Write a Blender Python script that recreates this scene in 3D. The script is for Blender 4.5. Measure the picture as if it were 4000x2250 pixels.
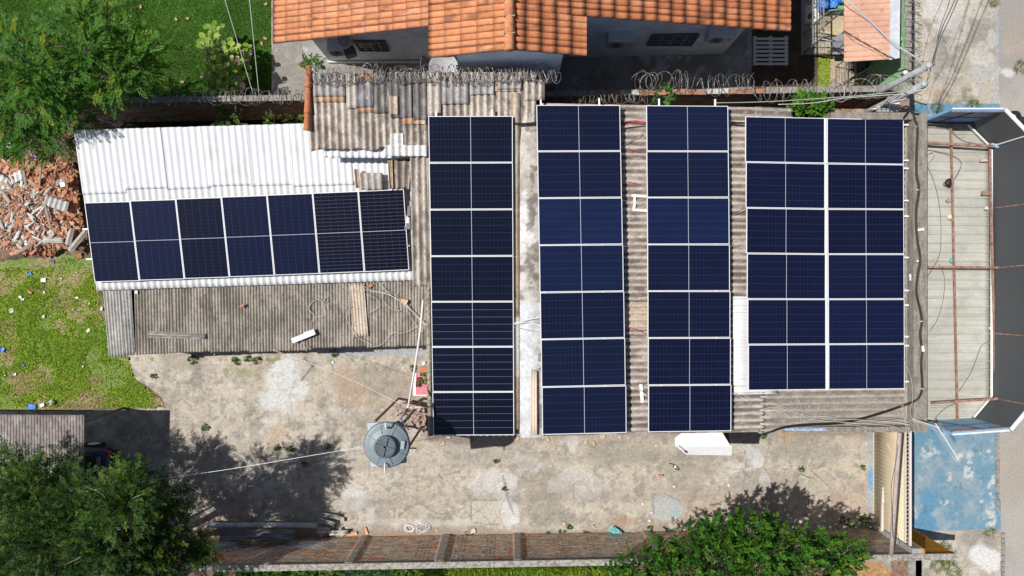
import bpy, math, random
import numpy as np
from mathutils import Vector, Matrix
for _o in list(bpy.data.objects): bpy.data.objects.remove(_o)
S = bpy.context.scene
C = S.collection
R = math.radians
# ------------------------------------------------------------ camera, sky, sun, exposure
H = 22.0            # camera height above the yard (m)
F = 2800.0          # focal length in photo pixels (photo 4000 x 2250)
cam = bpy.data.cameras.new("camera"); cam.sensor_width = 36; cam.lens = F/4000*36
cam.clip_start = 0.1; cam.clip_end = 600
camo = bpy.data.objects.new("camera", cam); C.objects.link(camo)
camo.location = (0, 0, H); camo.rotation_euler = (0, 0, 0); S.camera = camo
SD = Vector((0.6, -0.11, -1.0)).normalized()      # direction the light travels
elev = math.asin(-SD.z); azim = math.atan2(-SD.x, -SD.y)   # azimuth from +Y clockwise
w = bpy.data.worlds.new("World"); S.world = w; w.use_nodes = True
nt = w.node_tree; bg = nt.nodes["Background"]
sky = nt.nodes.new("ShaderNodeTexSky"); sky.sky_type = 'NISHITA'; sky.sun_disc = False
sky.sun_elevation = elev; sky.sun_rotation = azim
nt.links.new(sky.outputs[0], bg.inputs[0]); bg.inputs[1].default_value = 0.065
sl = bpy.data.lights.new("sun", 'SUN'); sl.energy = 4.9; sl.angle = R(0.53); sl.color = (1.0, 0.965, 0.91)
so = bpy.data.objects.new("sun", sl); C.objects.link(so); so.location = (-12, 2, 20)
so.rotation_euler = SD.to_track_quat('-Z', 'Y').to_euler()
S.view_settings.view_transform = 'Standard'; S.view_settings.look = 'None'
S.view_settings.exposure = 0.0; S.view_settings.gamma = 1.0
S.cycles.max_bounces = 6; S.cycles.transparent_max_bounces = 8

random.seed(7); RNG = np.random.default_rng(7)
def P(px, py, z=0.0):
    return Vector(((px-2000)*(H-z)/F, (1125-py)*(H-z)/F, z))
def PL(l, z): return [P(x, y, z) for x, y in l]
# ------------------------------------------------------------ numpy noise
_lat = {}
def vnoise(x, y, seed):
    L = _lat.setdefault(seed, np.random.default_rng(seed).random((256, 256)))
    xi = np.floor(x).astype(int); yi = np.floor(y).astype(int); fx = x-xi; fy = y-yi
    fx = fx*fx*(3-2*fx); fy = fy*fy*(3-2*fy)
    a = L[xi % 256, yi % 256]; b = L[(xi+1) % 256, yi % 256]; c = L[xi % 256, (yi+1) % 256]; d = L[(xi+1) % 256, (yi+1) % 256]
    return (a*(1-fx)+b*fx)*(1-fy)+(c*(1-fx)+d*fx)*fy
def fbm(x, y, f=1.0, o=4, seed=1):
    s = 0; a = 1; t = 0
    for i in range(o):
        s = s+a*vnoise(x*f+13.7*i, y*f+7.3*i, seed+i); t += a; a *= .55; f *= 2.1
    return s/t
def sm(e0, e1, x):
    t = np.clip((x-e0)/(e1-e0), 0, 1); return t*t*(3-2*t)
def mixc(c, d, m):
    return c*(1-m[..., None])+np.array(d)[None, :]*m[..., None]
# ------------------------------------------------------------ materials
MATS = {}
def nodes(name):
    m = bpy.data.materials.new(name); m.use_nodes = True
    return m, m.node_tree, m.node_tree.nodes["Principled BSDF"]
def mnoise(t, scale, detail=4, stretch=None, rough=.6):
    tc = t.nodes.new("ShaderNodeTexCoord"); n = t.nodes.new("ShaderNodeTexNoise")
    n.inputs["Scale"].default_value = scale; n.inputs["Detail"].default_value = detail; n.inputs["Roughness"].default_value = rough
    if stretch:
        mp = t.nodes.new("ShaderNodeMapping"); mp.inputs["Scale"].default_value = stretch
        t.links.new(tc.outputs["Object"], mp.inputs[0]); t.links.new(mp.outputs[0], n.inputs["Vector"])
    else: t.links.new(tc.outputs["Object"], n.inputs["Vector"])
    return n
def ramp(t, src, lo, hi, a=0.0, b=1.0):
    r = t.nodes.new("ShaderNodeMapRange"); r.inputs["From Min"].default_value = lo; r.inputs["From Max"].default_value = hi
    r.inputs["To Min"].default_value = a; r.inputs["To Max"].default_value = b
    t.links.new(src, r.inputs["Value"]); return r.outputs[0]
def mulc(t, c_sock, f_sock):
    m = t.nodes.new("ShaderNodeMix"); m.data_type = 'RGBA'; m.blend_type = 'MULTIPLY'; m.inputs[0].default_value = 1
    if hasattr(c_sock, 'is_linked') or hasattr(c_sock, 'node'): t.links.new(c_sock, m.inputs[6])
    else: m.inputs[6].default_value = (*c_sock, 1)
    t.links.new(f_sock, m.inputs[7]); return m.outputs[2]
def attr_mat(name, scale=30, amp=.35, rough=.9, bump=.3, bscale=None, spec=.3, stretch=None, cracks=0, dist=.01):
    """colour from the mesh's own paint layer, with fine procedural mottling and relief"""
    if name in MATS: return MATS[name]
    m, t, b = nodes(name)
    a = t.nodes.new("ShaderNodeAttribute"); a.attribute_name = "Col"
    n = mnoise(t, scale, 5, stretch, .7)
    out = mulc(t, a.outputs["Color"], ramp(t, n.outputs[0], .3, .7, 1-amp, 1+amp*.75))
    n7 = mnoise(t, scale/3.2, 3, stretch, .75); out = mulc(t, out, ramp(t, n7.outputs[0], .35, .65, 1-amp*.55, 1+amp*.45))
    if cracks:
        tc = t.nodes.new("ShaderNodeTexCoord"); n3 = mnoise(t, 1.5, 4)
        mx = t.nodes.new("ShaderNodeMix"); mx.data_type = 'RGBA'; mx.blend_type = 'ADD'; mx.inputs[0].default_value = .35
        t.links.new(tc.outputs["Object"], mx.inputs[6]); t.links.new(n3.outputs["Color"], mx.inputs[7])
        v = t.nodes.new("ShaderNodeTexVoronoi"); v.feature = 'DISTANCE_TO_EDGE'; v.inputs["Scale"].default_value = cracks
        t.links.new(mx.outputs[2], v.inputs["Vector"])
        c1 = ramp(t, v.outputs["Distance"], 0, .018, .62, 1)
        n4 = mnoise(t, .7, 3); msk = ramp(t, n4.outputs[0], .50, .62, 0, 1)
        mm = t.nodes.new("ShaderNodeMix"); mm.data_type = 'FLOAT'
        t.links.new(msk, mm.inputs[0]); mm.inputs[2].default_value = 1; t.links.new(c1, mm.inputs[3])
        out = mulc(t, out, mm.outputs[0])
    t.links.new(out, b.inputs["Base Color"])
    b.inputs["Roughness"].default_value = rough; b.inputs["Specular IOR Level"].default_value = spec
    if bump:
        n2 = mnoise(t, bscale or scale*1.3, 5, stretch, .7); bp = t.nodes.new("ShaderNodeBump")
        bp.inputs["Strength"].default_value = bump; bp.inputs["Distance"].default_value = dist
        t.links.new(n2.outputs[0], bp.inputs["Height"]); t.links.new(bp.outputs[0], b.inputs["Normal"])
    MATS[name] = m; return m
def mat(name, col, rough=.7, metal=0, amp=.15, scale=8, col2=None, spec=.4, bump=0, stretch=None, m_lo=.42, m_hi=.6):
    if name in MATS: return MATS[name]
    m, t, b = nodes(name)
    n = mnoise(t, scale, 5, stretch, .65)
    if col2:
        mx = t.nodes.new("ShaderNodeMix"); mx.data_type = 'RGBA'
        t.links.new(ramp(t, n.outputs[0], m_lo, m_hi), mx.inputs[0]); mx.inputs[6].default_value = (*col, 1); mx.inputs[7].default_value = (*col2, 1)
        n9 = mnoise(t, scale*4.3, 4)
        out = mulc(t, mx.outputs[2], ramp(t, n9.outputs[0], .3, .7, 1-amp, 1+amp*.7))
    else: out = mulc(t, col, ramp(t, n.outputs[0], .3, .7, 1-amp, 1+amp*.7))
    t.links.new(out, b.inputs["Base Color"])
    b.inputs["Roughness"].default_value = rough; b.inputs["Metallic"].default_value = metal; b.inputs["Specular IOR Level"].default_value = spec
    if bump:
        bp = t.nodes.new("ShaderNodeBump"); bp.inputs["Strength"].default_value = bump; bp.inputs["Distance"].default_value = .01
        t.links.new(n.outputs[0], bp.inputs["Height"]); t.links.new(bp.outputs[0], b.inputs["Normal"])
    MATS[name] = m; return m
def leaf_mat(name, rough=.45, trans=.3):
    if name in MATS: return MATS[name]
    m, t, b = nodes(name)
    a = t.nodes.new("ShaderNodeAttribute"); a.attribute_name = "Col"
    t.links.new(a.outputs["Color"], b.inputs["Base Color"]); b.inputs["Roughness"].default_value = rough; b.inputs["Specular IOR Level"].default_value = .12
    tr = t.nodes.new("ShaderNodeBsdfTranslucent"); t.links.new(a.outputs["Color"], tr.inputs[0])
    mx = t.nodes.new("ShaderNodeMixShader"); mx.inputs[0].default_value = trans
    t.links.new(b.outputs[0], mx.inputs[1]); t.links.new(tr.outputs[0], mx.inputs[2])
    t.links.new(mx.outputs[0], t.nodes["Material Output"].inputs[0]); MATS[name] = m; return m
M_CONC = lambda: mat('grey_concrete', (.33, .31, .28), .9, amp=.3, scale=9, col2=(.22, .20, .17), bump=.4)
M_WHITE = lambda: mat('white_paint', (.78, .78, .77), .5, amp=.06)
M_ALU = lambda: mat('aluminium', (.80, .81, .82), .45, amp=.03)
M_RUST = lambda: mat('rusty_steel', (.25, .12, .085), .8, amp=.35, scale=9, col2=(.38, .25, .20))
M_BLACK = lambda: mat('black_rubber', (.02, .02, .022), .5, amp=.2)
M_WIRE = lambda: mat('pale_cable', (.55, .53, .5), .6, amp=.15)
M_GALV = lambda: mat('galvanised_wire', (.34, .33, .32), .5, metal=.3, amp=.3, scale=6, col2=(.16, .12, .10))
M_WOOD = lambda: mat('weathered_wood', (.36, .29, .24), .85, amp=.3, scale=5, col2=(.27, .22, .18), stretch=(1, 8, 8))
M_PVC = lambda: mat('white_pvc', (.74, .71, .69), .45, amp=.08)
M_STEEL = lambda: mat('dark_steel', (.13, .13, .14), .5, metal=.4, amp=.2)
M_BARK = lambda: mat('bark', (.20, .17, .13), .9, amp=.4, scale=10, col2=(.32, .29, .25))
# ------------------------------------------------------------ object helpers
def tag(o, label=None, cat=None, group=None, kind=None):
    if label: o['label'] = label
    if cat: o['category'] = cat
    if group: o['group'] = group
    if kind: o['kind'] = kind
    return o
def thing(name, label, cat, loc=(0, 0, 0), group=None, rz=0):
    o = bpy.data.objects.new(name, None); C.objects.link(o); o.location = loc; o.rotation_euler = (0, 0, rz); o.empty_display_size = .2
    return tag(o, label, cat, group)
def mesh_obj(name, V, Fc, mats, parent=None, smooth=False, mi=None, col=None, face_col=None, local=False):
    V = np.asarray(V, dtype=float).reshape(-1, 3)
    if parent is not None:
        org = np.zeros(3); q_ = parent
        while q_ is not None and not local: org = org+np.array(q_.location); q_ = q_.parent
    elif local: org = np.zeros(3)
    else: org = np.array([(V[:, 0].min()+V[:, 0].max())/2, (V[:, 1].min()+V[:, 1].max())/2, V[:, 2].min()])
    me = bpy.data.meshes.new(name)
    if isinstance(Fc, np.ndarray):
        n, k = Fc.shape; me.vertices.add(len(V)); me.vertices.foreach_set("co", (V-org).ravel())
        me.loops.add(n*k); me.loops.foreach_set("vertex_index", Fc.ravel().astype(np.int32))
        me.polygons.add(n); me.polygons.foreach_set("loop_start", np.arange(0, n*k, k, dtype=np.int32)); me.polygons.foreach_set("loop_total", np.full(n, k, dtype=np.int32))
        me.update(calc_edges=True)
    else:
        me.from_pydata((V-org).tolist(), [], Fc)
    if not isinstance(mats, (list, tuple)): mats = [mats]
    for m in mats: me.materials.append(m)
    if mi is not None: me.polygons.foreach_set("material_index", np.asarray(mi, dtype=np.int32))
    if smooth: me.polygons.foreach_set("use_smooth", np.ones(len(me.polygons), dtype=bool))
    if col is not None:
        a = me.color_attributes.new("Col", 'FLOAT_COLOR', 'POINT'); c = np.ones((len(V), 4)); c[:, :3] = col
        a.data.foreach_set("color", c.ravel())
    if face_col is not None:
        a = me.color_attributes.new("Col", 'FLOAT_COLOR', 'CORNER'); lt = np.array([p.loop_total for p in me.polygons]) if not isinstance(Fc, np.ndarray) else np.full(len(Fc), Fc.shape[1])
        c = np.ones((lt.sum(), 4)); c[:, :3] = np.repeat(face_col, lt, axis=0); a.data.foreach_set("color", c.ravel())
    me.validate(); me.update()
    o = bpy.data.objects.new(name, me); C.objects.link(o)
    if parent is not None: o.parent = parent
    else: o.location = org
    return o
class MB:
    def __init__(s): s.v = []; s.f = []; s.mi = []
    def add(s, vs, fs, m=0):
        n = len(s.v); s.v += [tuple(v) for v in vs]; s.f += [tuple(i+n for i in f) for f in fs]; s.mi += [m]*len(fs); return s
    def hexa(s, a, m=0):   # 8 points: bottom 4 ccw, top 4 ccw
        return s.add(a, [(3, 2, 1, 0), (4, 5, 6, 7), (0, 1, 5, 4), (1, 2, 6, 5), (2, 3, 7, 6), (3, 0, 4, 7)], m)
    def box(s, x0, y0, z0, x1, y1, z1, m=0):
        return s.hexa([(x0, y0, z0), (x1, y0, z0), (x1, y1, z0), (x0, y1, z0), (x0, y0, z1), (x1, y0, z1), (x1, y1, z1), (x0, y1, z1)], m)
    def obox(s, c, sx, sy, sz, rz=0, m=0, rx=0, ry=0):
        M = Matrix.Translation(Vector(c)) @ Matrix.Rotation(rz, 4, 'Z') @ Matrix.Rotation(ry, 4, 'Y') @ Matrix.Rotation(rx, 4, 'X')
        q = [(-1, -1, -1), (1, -1, -1), (1, 1, -1), (-1, 1, -1), (-1, -1, 1), (1, -1, 1), (1, 1, 1), (-1, 1, 1)]
        return s.hexa([M @ Vector((a*sx/2, b*sy/2, c2*sz/2)) for a, b, c2 in q], m)
    def slab(s, pts, th, m=0):      # polygon of 3-D points, thickened downwards
        n = len(pts); pts = [Vector(p) for p in pts]
        ar = sum(pts[i].x*pts[(i+1) % n].y-pts[(i+1) % n].x*pts[i].y for i in range(n))
        if ar < 0: pts = pts[::-1]
        lo = [p-Vector((0, 0, th)) for p in pts]
        return s.add(lo+pts, [tuple(range(n-1, -1, -1)), tuple(range(n, 2*n))]+[(i, (i+1) % n, n+(i+1) % n, n+i) for i in range(n)], m)
    def beam(s, p0, p1, w, h, m=0):
        p0 = Vector(p0); p1 = Vector(p1); d = (p1-p0).normalized(); up = Vector((0, 0, 1))
        if abs(d.z) > .95: up = Vector((0, 1, 0))
        sd = d.cross(up).normalized(); u2 = sd.cross(d).normalized(); a = sd*w/2; b = u2*h/2
        return s.hexa([p0-a-b, p0+a-b, p1+a-b, p1-a-b, p0-a+b, p0+a+b, p1+a+b, p1-a+b], m)
    def tube(s, pts, r, n=6, m=0, r2=None, caps=True):
        pts = [Vector(p) for p in pts]; k = len(pts); rings = []; prev = None
        for i, p in enumerate(pts):
            d = (pts[min(i+1, k-1)]-pts[max(i-1, 0)])
            d = d.normalized() if d.length > 1e-9 else Vector((0, 0, 1))
            if prev is None: prev = Vector((0, 0, 1)).cross(d) if abs(d.z) < .9 else Vector((1, 0, 0)).cross(d)
            a = (prev-d*prev.dot(d)); a = a.normalized() if a.length > 1e-6 else d.orthogonal().normalized(); prev = a; b = d.cross(a)
            rr = r if r2 is None else r+(r2-r)*i/max(1, k-1)
            rings.append([p+(a*math.cos(2*math.pi*j/n)+b*math.sin(2*math.pi*j/n))*rr for j in range(n)])
        vs = [v for g in rings for v in g]; fs = []
        for i in range(k-1):
            for j in range(n): fs.append((i*n+j, i*n+(j+1) % n, (i+1)*n+(j+1) % n, (i+1)*n+j))
        if caps: fs += [tuple(range(n-1, -1, -1)), tuple((k-1)*n+j for j in range(n))]
        return s.add(vs, fs, m)
    def lathe(s, c, prof, n=40, m=0):    # prof: (r, z) from bottom to top
        cx, cy, cz = c; vs = []; fs = []
        for r, z in prof:
            for j in range(n): vs.append((cx+r*math.cos(2*math.pi*j/n), cy+r*math.sin(2*math.pi*j/n), cz+z))
        for i in range(len(prof)-1):
            for j in range(n): fs.append((i*n+j, i*n+(j+1) % n, (i+1)*n+(j+1) % n, (i+1)*n+j))
        fs += [tuple(range(n-1, -1, -1)), tuple((len(prof)-1)*n+j for j in range(n))]
        return s.add(vs, fs, m)
    def build(s, name, mats, parent=None, smooth=False, local=False):
        return mesh_obj(name, s.v, s.f, mats, parent, smooth, s.mi, local=local)
def curve_pts(pts, n=8):         # Catmull-Rom through 3-D points
    pts = [Vector(p) for p in pts]; out = []
    for i in range(len(pts)-1):
        p0 = pts[max(i-1, 0)]; p1 = pts[i]; p2 = pts[i+1]; p3 = pts[min(i+2, len(pts)-1)]
        for j in range(n):
            t = j/n; out.append(.5*((2*p1)+(p2-p0)*t+(2*p0-5*p1+4*p2-p3)*t*t+(3*p1-p0-3*p2+p3)*t**3))
    return out+[pts[-1]]
def cable(name, pts, r, m, label, cat='cable', group=None, n=6, parent=None, seg=5):
    o = MB().tube(curve_pts(pts, n), r, seg).build(name, m, parent, True)
    if parent is None: tag(o, label, cat, group)
    return o
def inpoly(x, y, poly):
    c = np.zeros(x.shape, bool); n = len(poly)
    for i in range(n):
        x0, y0 = poly[i]; x1, y1 = poly[(i+1) % n]
        if y0 == y1: continue
        t = ((y0 > y) != (y1 > y)) & (x < (x1-x0)*(y-y0)/(y1-y0)+x0); c ^= t
    return c
def pxy(x, y, z=0):     # world -> photo pixels
    return 2000+x*F/(H-z), 1125-y*F/(H-z)
def sheet(name, poly_px, z, step, colfn, m, jag=0.0, relief=0.0, kind='structure', parent=None):
    """ground layer: fine grid cut to an outline given in photo pixels at ground level"""
    wp = [(P(a, b).x, P(a, b).y) for a, b in poly_px]
    x0 = min(p[0] for p in wp); x1 = max(p[0] for p in wp); y0 = min(p[1] for p in wp); y1 = max(p[1] for p in wp)
    nx = max(2, int((x1-x0)/step)+1); ny = max(2, int((y1-y0)/step)+1)
    X, Y = np.meshgrid(np.linspace(x0, x1, nx), np.linspace(y0, y1, ny), indexing='ij')
    jx = X+jag*(fbm(X, Y, 2.5, 4, 91)-.5)*2; jy = Y+jag*(fbm(X, Y, 2.5, 4, 95)-.5)*2
    cx = (jx[:-1, :-1]+jx[1:, 1:])/2; cy = (jy[:-1, :-1]+jy[1:, 1:])/2
    ins = inpoly(cx, cy, wp)
    idx = np.arange(nx*ny).reshape(nx, ny)
    Fc = np.stack([idx[:-1, :-1], idx[1:, :-1], idx[1:, 1:], idx[:-1, 1:]], -1)[ins]
    u, inv = np.unique(Fc, return_inverse=True); Fc = inv.reshape(-1, 4)
    x = X.ravel()[u]; y = Y.ravel()[u]
    zz = np.full(x.shape, float(z))
    if relief: zz = zz+relief*(fbm(x, y, 1.3, 4, 33)-.5)
    px, py = pxy(x, y)
    o = mesh_obj(name, np.stack([x, y, zz], 1), Fc, m, parent, True, col=np.clip(colfn(x, y, px, py), 0.002, .95))
    if parent is None: tag(o, kind=kind)
    return o
def blob(px, py, cx, cy, rx, ry, rot=0, soft=.35, seed=5, n=.6):
    c, s = math.cos(R(rot)), math.sin(R(rot)); dx = px-cx; dy = py-cy
    u = (dx*c+dy*s)/rx; v = (-dx*s+dy*c)/ry
    d = np.sqrt(u*u+v*v)+n*(fbm(px/127, py/127, 1.6, 5, seed)-.5)*2
    return 1-sm(1-soft, 1+soft*.3, d)
def rect(px, py, x0, y0, x1, y1, soft=6, seed=5, n=10):
    q = n*(fbm(px/127, py/127, 3, 4, seed)-.5)*2; q2 = n*(fbm(px/127, py/127, 3, 4, seed+7)-.5)*2
    return sm(x0-soft, x0+soft, px+q)*(1-sm(x1-soft, x1+soft, px+q))*sm(y0-soft, y0+soft, py+q2)*(1-sm(y1-soft, y1+soft, py+q2))
def seg_mask(px, py, a, b, wd, seed=5, n=6):
    ax, ay = a; bx, by = b; L2 = (bx-ax)**2+(by-ay)**2
    px = px+n*(fbm(px/127, py/127, 2, 4, seed)-.5)*2; py = py+n*(fbm(px/127, py/127, 2, 4, seed+3)-.5)*2
    t = np.clip(((px-ax)*(bx-ax)+(py-ay)*(by-ay))/L2, 0, 1)
    d = np.hypot(px-ax-t*(bx-ax), py-ay-t*(by-ay)); return 1-sm(wd*.5, wd, d)
# corrugated sheet. A=start left, B=start right, Cc=end right, D=end left ; ridges run A->D, waves across A->B
def corr(name, A, B, Cc, D, pitch, amp, colfn, m, parent=None, th=.008, along=24, spw=8, prof='sin', phase=0.0, jag=0, seed=3, lift=0.0):
    A, B, Cc, D = [np.array(v, float) for v in (A, B, Cc, D)]
    Wd = (np.linalg.norm(B-A)+np.linalg.norm(Cc-D))/2; nw = max(1.0, Wd/pitch); nu = int(nw*spw)+1; nv = along+1
    u = np.linspace(0, 1, nu)[:, None]; v = np.linspace(0, 1, nv)[None, :]
    ve = v*np.ones_like(u)
    if jag:
        e0 = jag*(vnoise(u*nw*1.3+seed, u*0+.5, seed)-.5); e1 = jag*(vnoise(u*nw*1.3+seed+50, u*0+.5, seed)-.5)
        L = np.linalg.norm(D-A); ve = (e0/L)*(1-v)+(1+e1/L)*v
    base = (A*(1-u[..., None])+B*u[..., None])*(1-ve[..., None])+(D*(1-u[..., None])+Cc*u[..., None])*ve[..., None]
    nrm = np.cross(B-A, D-A); nrm = nrm/np.linalg.norm(nrm); nrm = nrm*(1 if abs(nrm[2]) < .05 else np.sign(nrm[2]))
    ph = (u*nw+phase)
    if prof == 'sin': hgt = np.cos(2*np.pi*ph)
    else:
        t = ph % 1.0; hgt = np.clip((.13-np.abs(t-.5))/.05, 0, 1)*2-1+.25*np.clip((.04-np.abs(np.abs(t-.5)-.25))/.02, 0, 1)
    hgt = hgt*np.ones_like(v)
    top = base+nrm*((hgt*amp+lift)[..., None])
    bot = top-nrm*th
    n = nu*nv; idx = np.arange(n).reshape(nu, nv)
    q = np.stack([idx[:-1, :-1], idx[1:, :-1], idx[1:, 1:], idx[:-1, 1:]], -1).reshape(-1, 4)
    def strip(e, fl):
        s = np.stack([e[:-1], e[1:], e[1:]+n, e[:-1]+n], -1); return s[:, ::-1] if fl else s
    Fc = np.concatenate([q, q[:, ::-1]+n, strip(idx[:, 0], True), strip(idx[:, -1], False), strip(idx[0], False), strip(idx[-1], True)])
    V = np.concatenate([top.reshape(-1, 3), bot.reshape(-1, 3)])
    w = np.linalg.norm(D-A)
    col = colfn((u*Wd*np.ones_like(v)).ravel(), (ve*w).ravel(), hgt.ravel(), top[..., 0].ravel(), top[..., 1].ravel())
    o = mesh_obj(name, V, Fc, m, parent, True, col=np.clip(np.concatenate([col, col]), .003, .95))
    return o
# ============================================================ THE GROUND
def base_mix(x, y, c1, c2, f, seed, lo=.35, hi=.65, o=5):
    m = sm(lo, hi, fbm(x, y, f, o, seed)); return np.array(c1)[None]*(1-m[:, None])+np.array(c2)[None]*m[:, None]
def soil_col(x, y, px, py):
    c = base_mix(x, y, (.22, .15, .095), (.13, .095, .065), 1.2, 11)
    c = mixc(c, (.30, .17, .10), sm(.5, .7, fbm(x, y, 2.3, 4, 17)))
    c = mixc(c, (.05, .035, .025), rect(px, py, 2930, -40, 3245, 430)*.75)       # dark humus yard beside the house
    c = mixc(c, (.12, .055, .035), sm(2200, 2240, py)*(1-sm(3300, 3400, px))*.5)
    c = mixc(c, (.40, .24, .12), rect(px, py, 3300, 2185, 3490, 2400))
    c = mixc(c, (.05, .04, .035), rect(px, py, -100, 545, 335, 660, soft=20)*.5); c = mixc(c, (.022, .016, .013), rect(px, py, 300, 385, 3560, 560, soft=10)*.95)  # second mix paints the alley's shade into the soil colour
    c = mixc(c, (.08, .07, .06), blob(px, py, 40, 1040, 90, 50, seed=44)*.8)
    return c
BIG = [(-2600, -2400), (6600, -2400), (6600, 4800), (-2600, 4800)]
tag(MB().box(-140, -140, -.30, 140, 140, -.012).build('ground', mat('far_ground', (.2, .15, .1), .95, amp=.3, scale=1, col2=(.12, .12, .07))), kind='structure')
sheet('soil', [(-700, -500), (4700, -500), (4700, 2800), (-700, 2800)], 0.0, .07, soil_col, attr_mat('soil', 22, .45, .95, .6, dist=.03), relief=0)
def lawn_col(x, y, px, py):
    c = base_mix(x, y, (.050, .15, .022), (.075, .19, .03), 1.1, 21)
    c = mixc(c, (.14, .15, .07), blob(px, py, 690, 260, 70, 60, seed=3)*.6)
    return c
sheet('lawn', [(-700, -500), (1066, -500), (1060, 392), (-700, 398)], .004, .06, lawn_col, attr_mat('turf', 45, .6, .9, .8, dist=.03), jag=.02)
def weed_col(x, y, px, py):
    c = base_mix(x, y, (.26, .31, .08), (.36, .28, .17), 1.4, 31, .46, .60)
    c = mixc(c, (.15, .26, .035), sm(.45, .6, fbm(x, y, .9, 4, 35))*.75)
    for q in [(480, 1330, 60, 26), (120, 1480, 90, 34), (230, 1180, 60, 30), (420, 1560, 90, 24), (150, 1140, 60, 40), (385, 1200, 26, 120), (440, 1010, 70, 40), (30, 1290, 40, 60), (340, 1480, 60, 22), (80, 1530, 110, 26), (330, 1590, 300, 18), (60, 1170, 50, 30), (300, 1540, 90, 22), (60, 1375, 45, 18)]:
        c = mixc(c, (.25, .155, .10), blob(px, py, *q, seed=int(q[0]))*.75)
    return c
sheet('weedy_grass', [(-700, 1035), (120, 1010), (250, 990), (350, 1010), (405, 1190), (430, 1390), (505, 1392), (520, 1480), (600, 1540), (650, 1590), (560, 1585), (350, 1600), (-700, 1600)], .004, .05, weed_col,
      attr_mat('weeds', 40, .6, .95, .8, dist=.03), jag=.10)
def yard_col(x, y, px, py):
    c = base_mix(x, y, (.475, .418, .345), (.375, .33, .275), .8, 41)
    c = mixc(c, (.50, .45, .38), sm(.52, .68, fbm(x, y, 2.2, 5, 43))*.75)
    c = mixc(c, (.25, .225, .195), sm(.56, .70, fbm(x, y, 3.1, 5, 47))*.6)
    c = mixc(c, (.42, .29, .20), sm(.58, .72, fbm(x, y, .55, 4, 49))*.3)
    sp = fbm(x, y, 9, 3, 67); c = c*(1+.20*(sp[:, None]-.5)*2); c = mixc(c, (.60, .56, .50), sm(.62, .72, fbm(x, y, 7, 3, 69))*.5); c = mixc(c, (.22, .20, .17), sm(.60, .72, fbm(x, y, 5.5, 4, 68))*.55)
    for a in [(1470, 1490, 170, 70, 10, (.27, .225, .18), .55), (1370, 1520, 110, 60, 30, (.44, .33, .21), .5), (1620, 1480, 50, 120, 0, (.30, .25, .20), .5),
              (2150, 1890, 150, 70, 0, (.29, .255, .21), .6), (2420, 1770, 200, 60, 0, (.28, .25, .205), .5), (2140, 2010, 110, 50, 0, (.27, .25, .215), .6), (3000, 1880, 170, 45, 0, (.29, .26, .22), .5), (2700, 1800, 110, 120, 0, (.27, .24, .195), .45),
              (3160, 1760, 140, 60, 0, (.27, .25, .215), .5), (3330, 1960, 140, 60, 0, (.40, .30, .22), .4), (1830, 1730, 160, 40, 0, (.40, .36, .31), .6),
              (960, 1440, 90, 40, 0, (.42, .32, .25), .4), (1090, 1700, 60, 50, 0, (.46, .33, .22), .5), (1200, 1790, 50, 28, 0, (.45, .33, .23), .5), (2440, 2040, 60, 30, 0, (.40, .25, .16), .6)]:
        c = mixc(c, a[5], blob(px, py, *a[:5], seed=int(a[0]))*a[6])
    W2 = (.60, .60, .59)
    for a in [(1115, 1490, 100, 130, 12, 1.0), (1120, 1580, 40, 30, 0, .6), (1945, 1890, 100, 55, 10, .65), (1985, 2000, 34, 75, -12, .85), (2010, 2035, 30, 35, 0, .95), (1380, 1930, 60, 55, 0, .6), (1450, 2010, 22, 60, 0, .5), (1550, 2030, 14, 60, 0, .5),
              (2235, 1740, 28, 55, 0, .8), (2940, 1770, 32, 55, -35, .85), (2870, 1830, 60, 20, -20, .8), (2985, 1880, 26, 40, 0, .5), (2260, 1890, 110, 50, 0, .35), (1270, 1820, 40, 40, 0, .5), (2050, 1800, 60, 30, 20, .4), (2150, 2075, 160, 14, 0, .6), (860, 2060, 25, 40, 0, .4), (1660, 2040, 300, 12, 0, .3)]:
        c = mixc(c, W2, blob(px, py, *a[:5], .3, int(a[0]+3), 1.1)*a[5]*(.62+.38*sm(.36, .50, fbm(x, y, 6, 4, 63))))
    c = mixc(c, (.52, .50, .42), rect(px, py, 1845, 1955, 1952, 2048, 4)*.75)                  # square cast slab
    c = mixc(c, (.42, .44, .43), blob(px, py, 2605, 1985, 62, 58, 0, .15, 9, .15)*.85)          # round grey manhole patch
    c = mixc(c, (.30, .46, .50), blob(px, py, 2640, 2000, 22, 26, seed=10)*.5)
    c = mixc(c, (.46, .43, .37), rect(px, py, 1165, 1405, 1215, 1470, 5)*.8)
    c = mixc(c, (.30, .36, .42), rect(px, py, 1270, 1350, 1660, 1388, 6, n=16)*.6)            # old blue paint by the shed
    c = mixc(c, (.52, .32, .12), rect(px, py, 3052, 1685, 3105, 1708, 3)*.85+blob(px, py, 3070, 1722, 14, 16)*.8)
    c = mixc(c, (.32, .40, .47), rect(px, py, 3386, 1690, 3418, 1990, 8, n=8)*.65)
    c = mixc(c, (.13, .33, .58), blob(px, py, 3402, 1870, 11, 50, seed=77)*.9)
    c = mixc(c, (.13, .25, .50), blob(px, py, 3398, 2003, 7, 9, seed=78)*.9)
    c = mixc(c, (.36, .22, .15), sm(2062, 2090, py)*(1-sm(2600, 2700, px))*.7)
    c = mixc(c, (.22, .16, .11), rect(px, py, 3100, 1690, 3390, 1702, 4)*.7)
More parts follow.
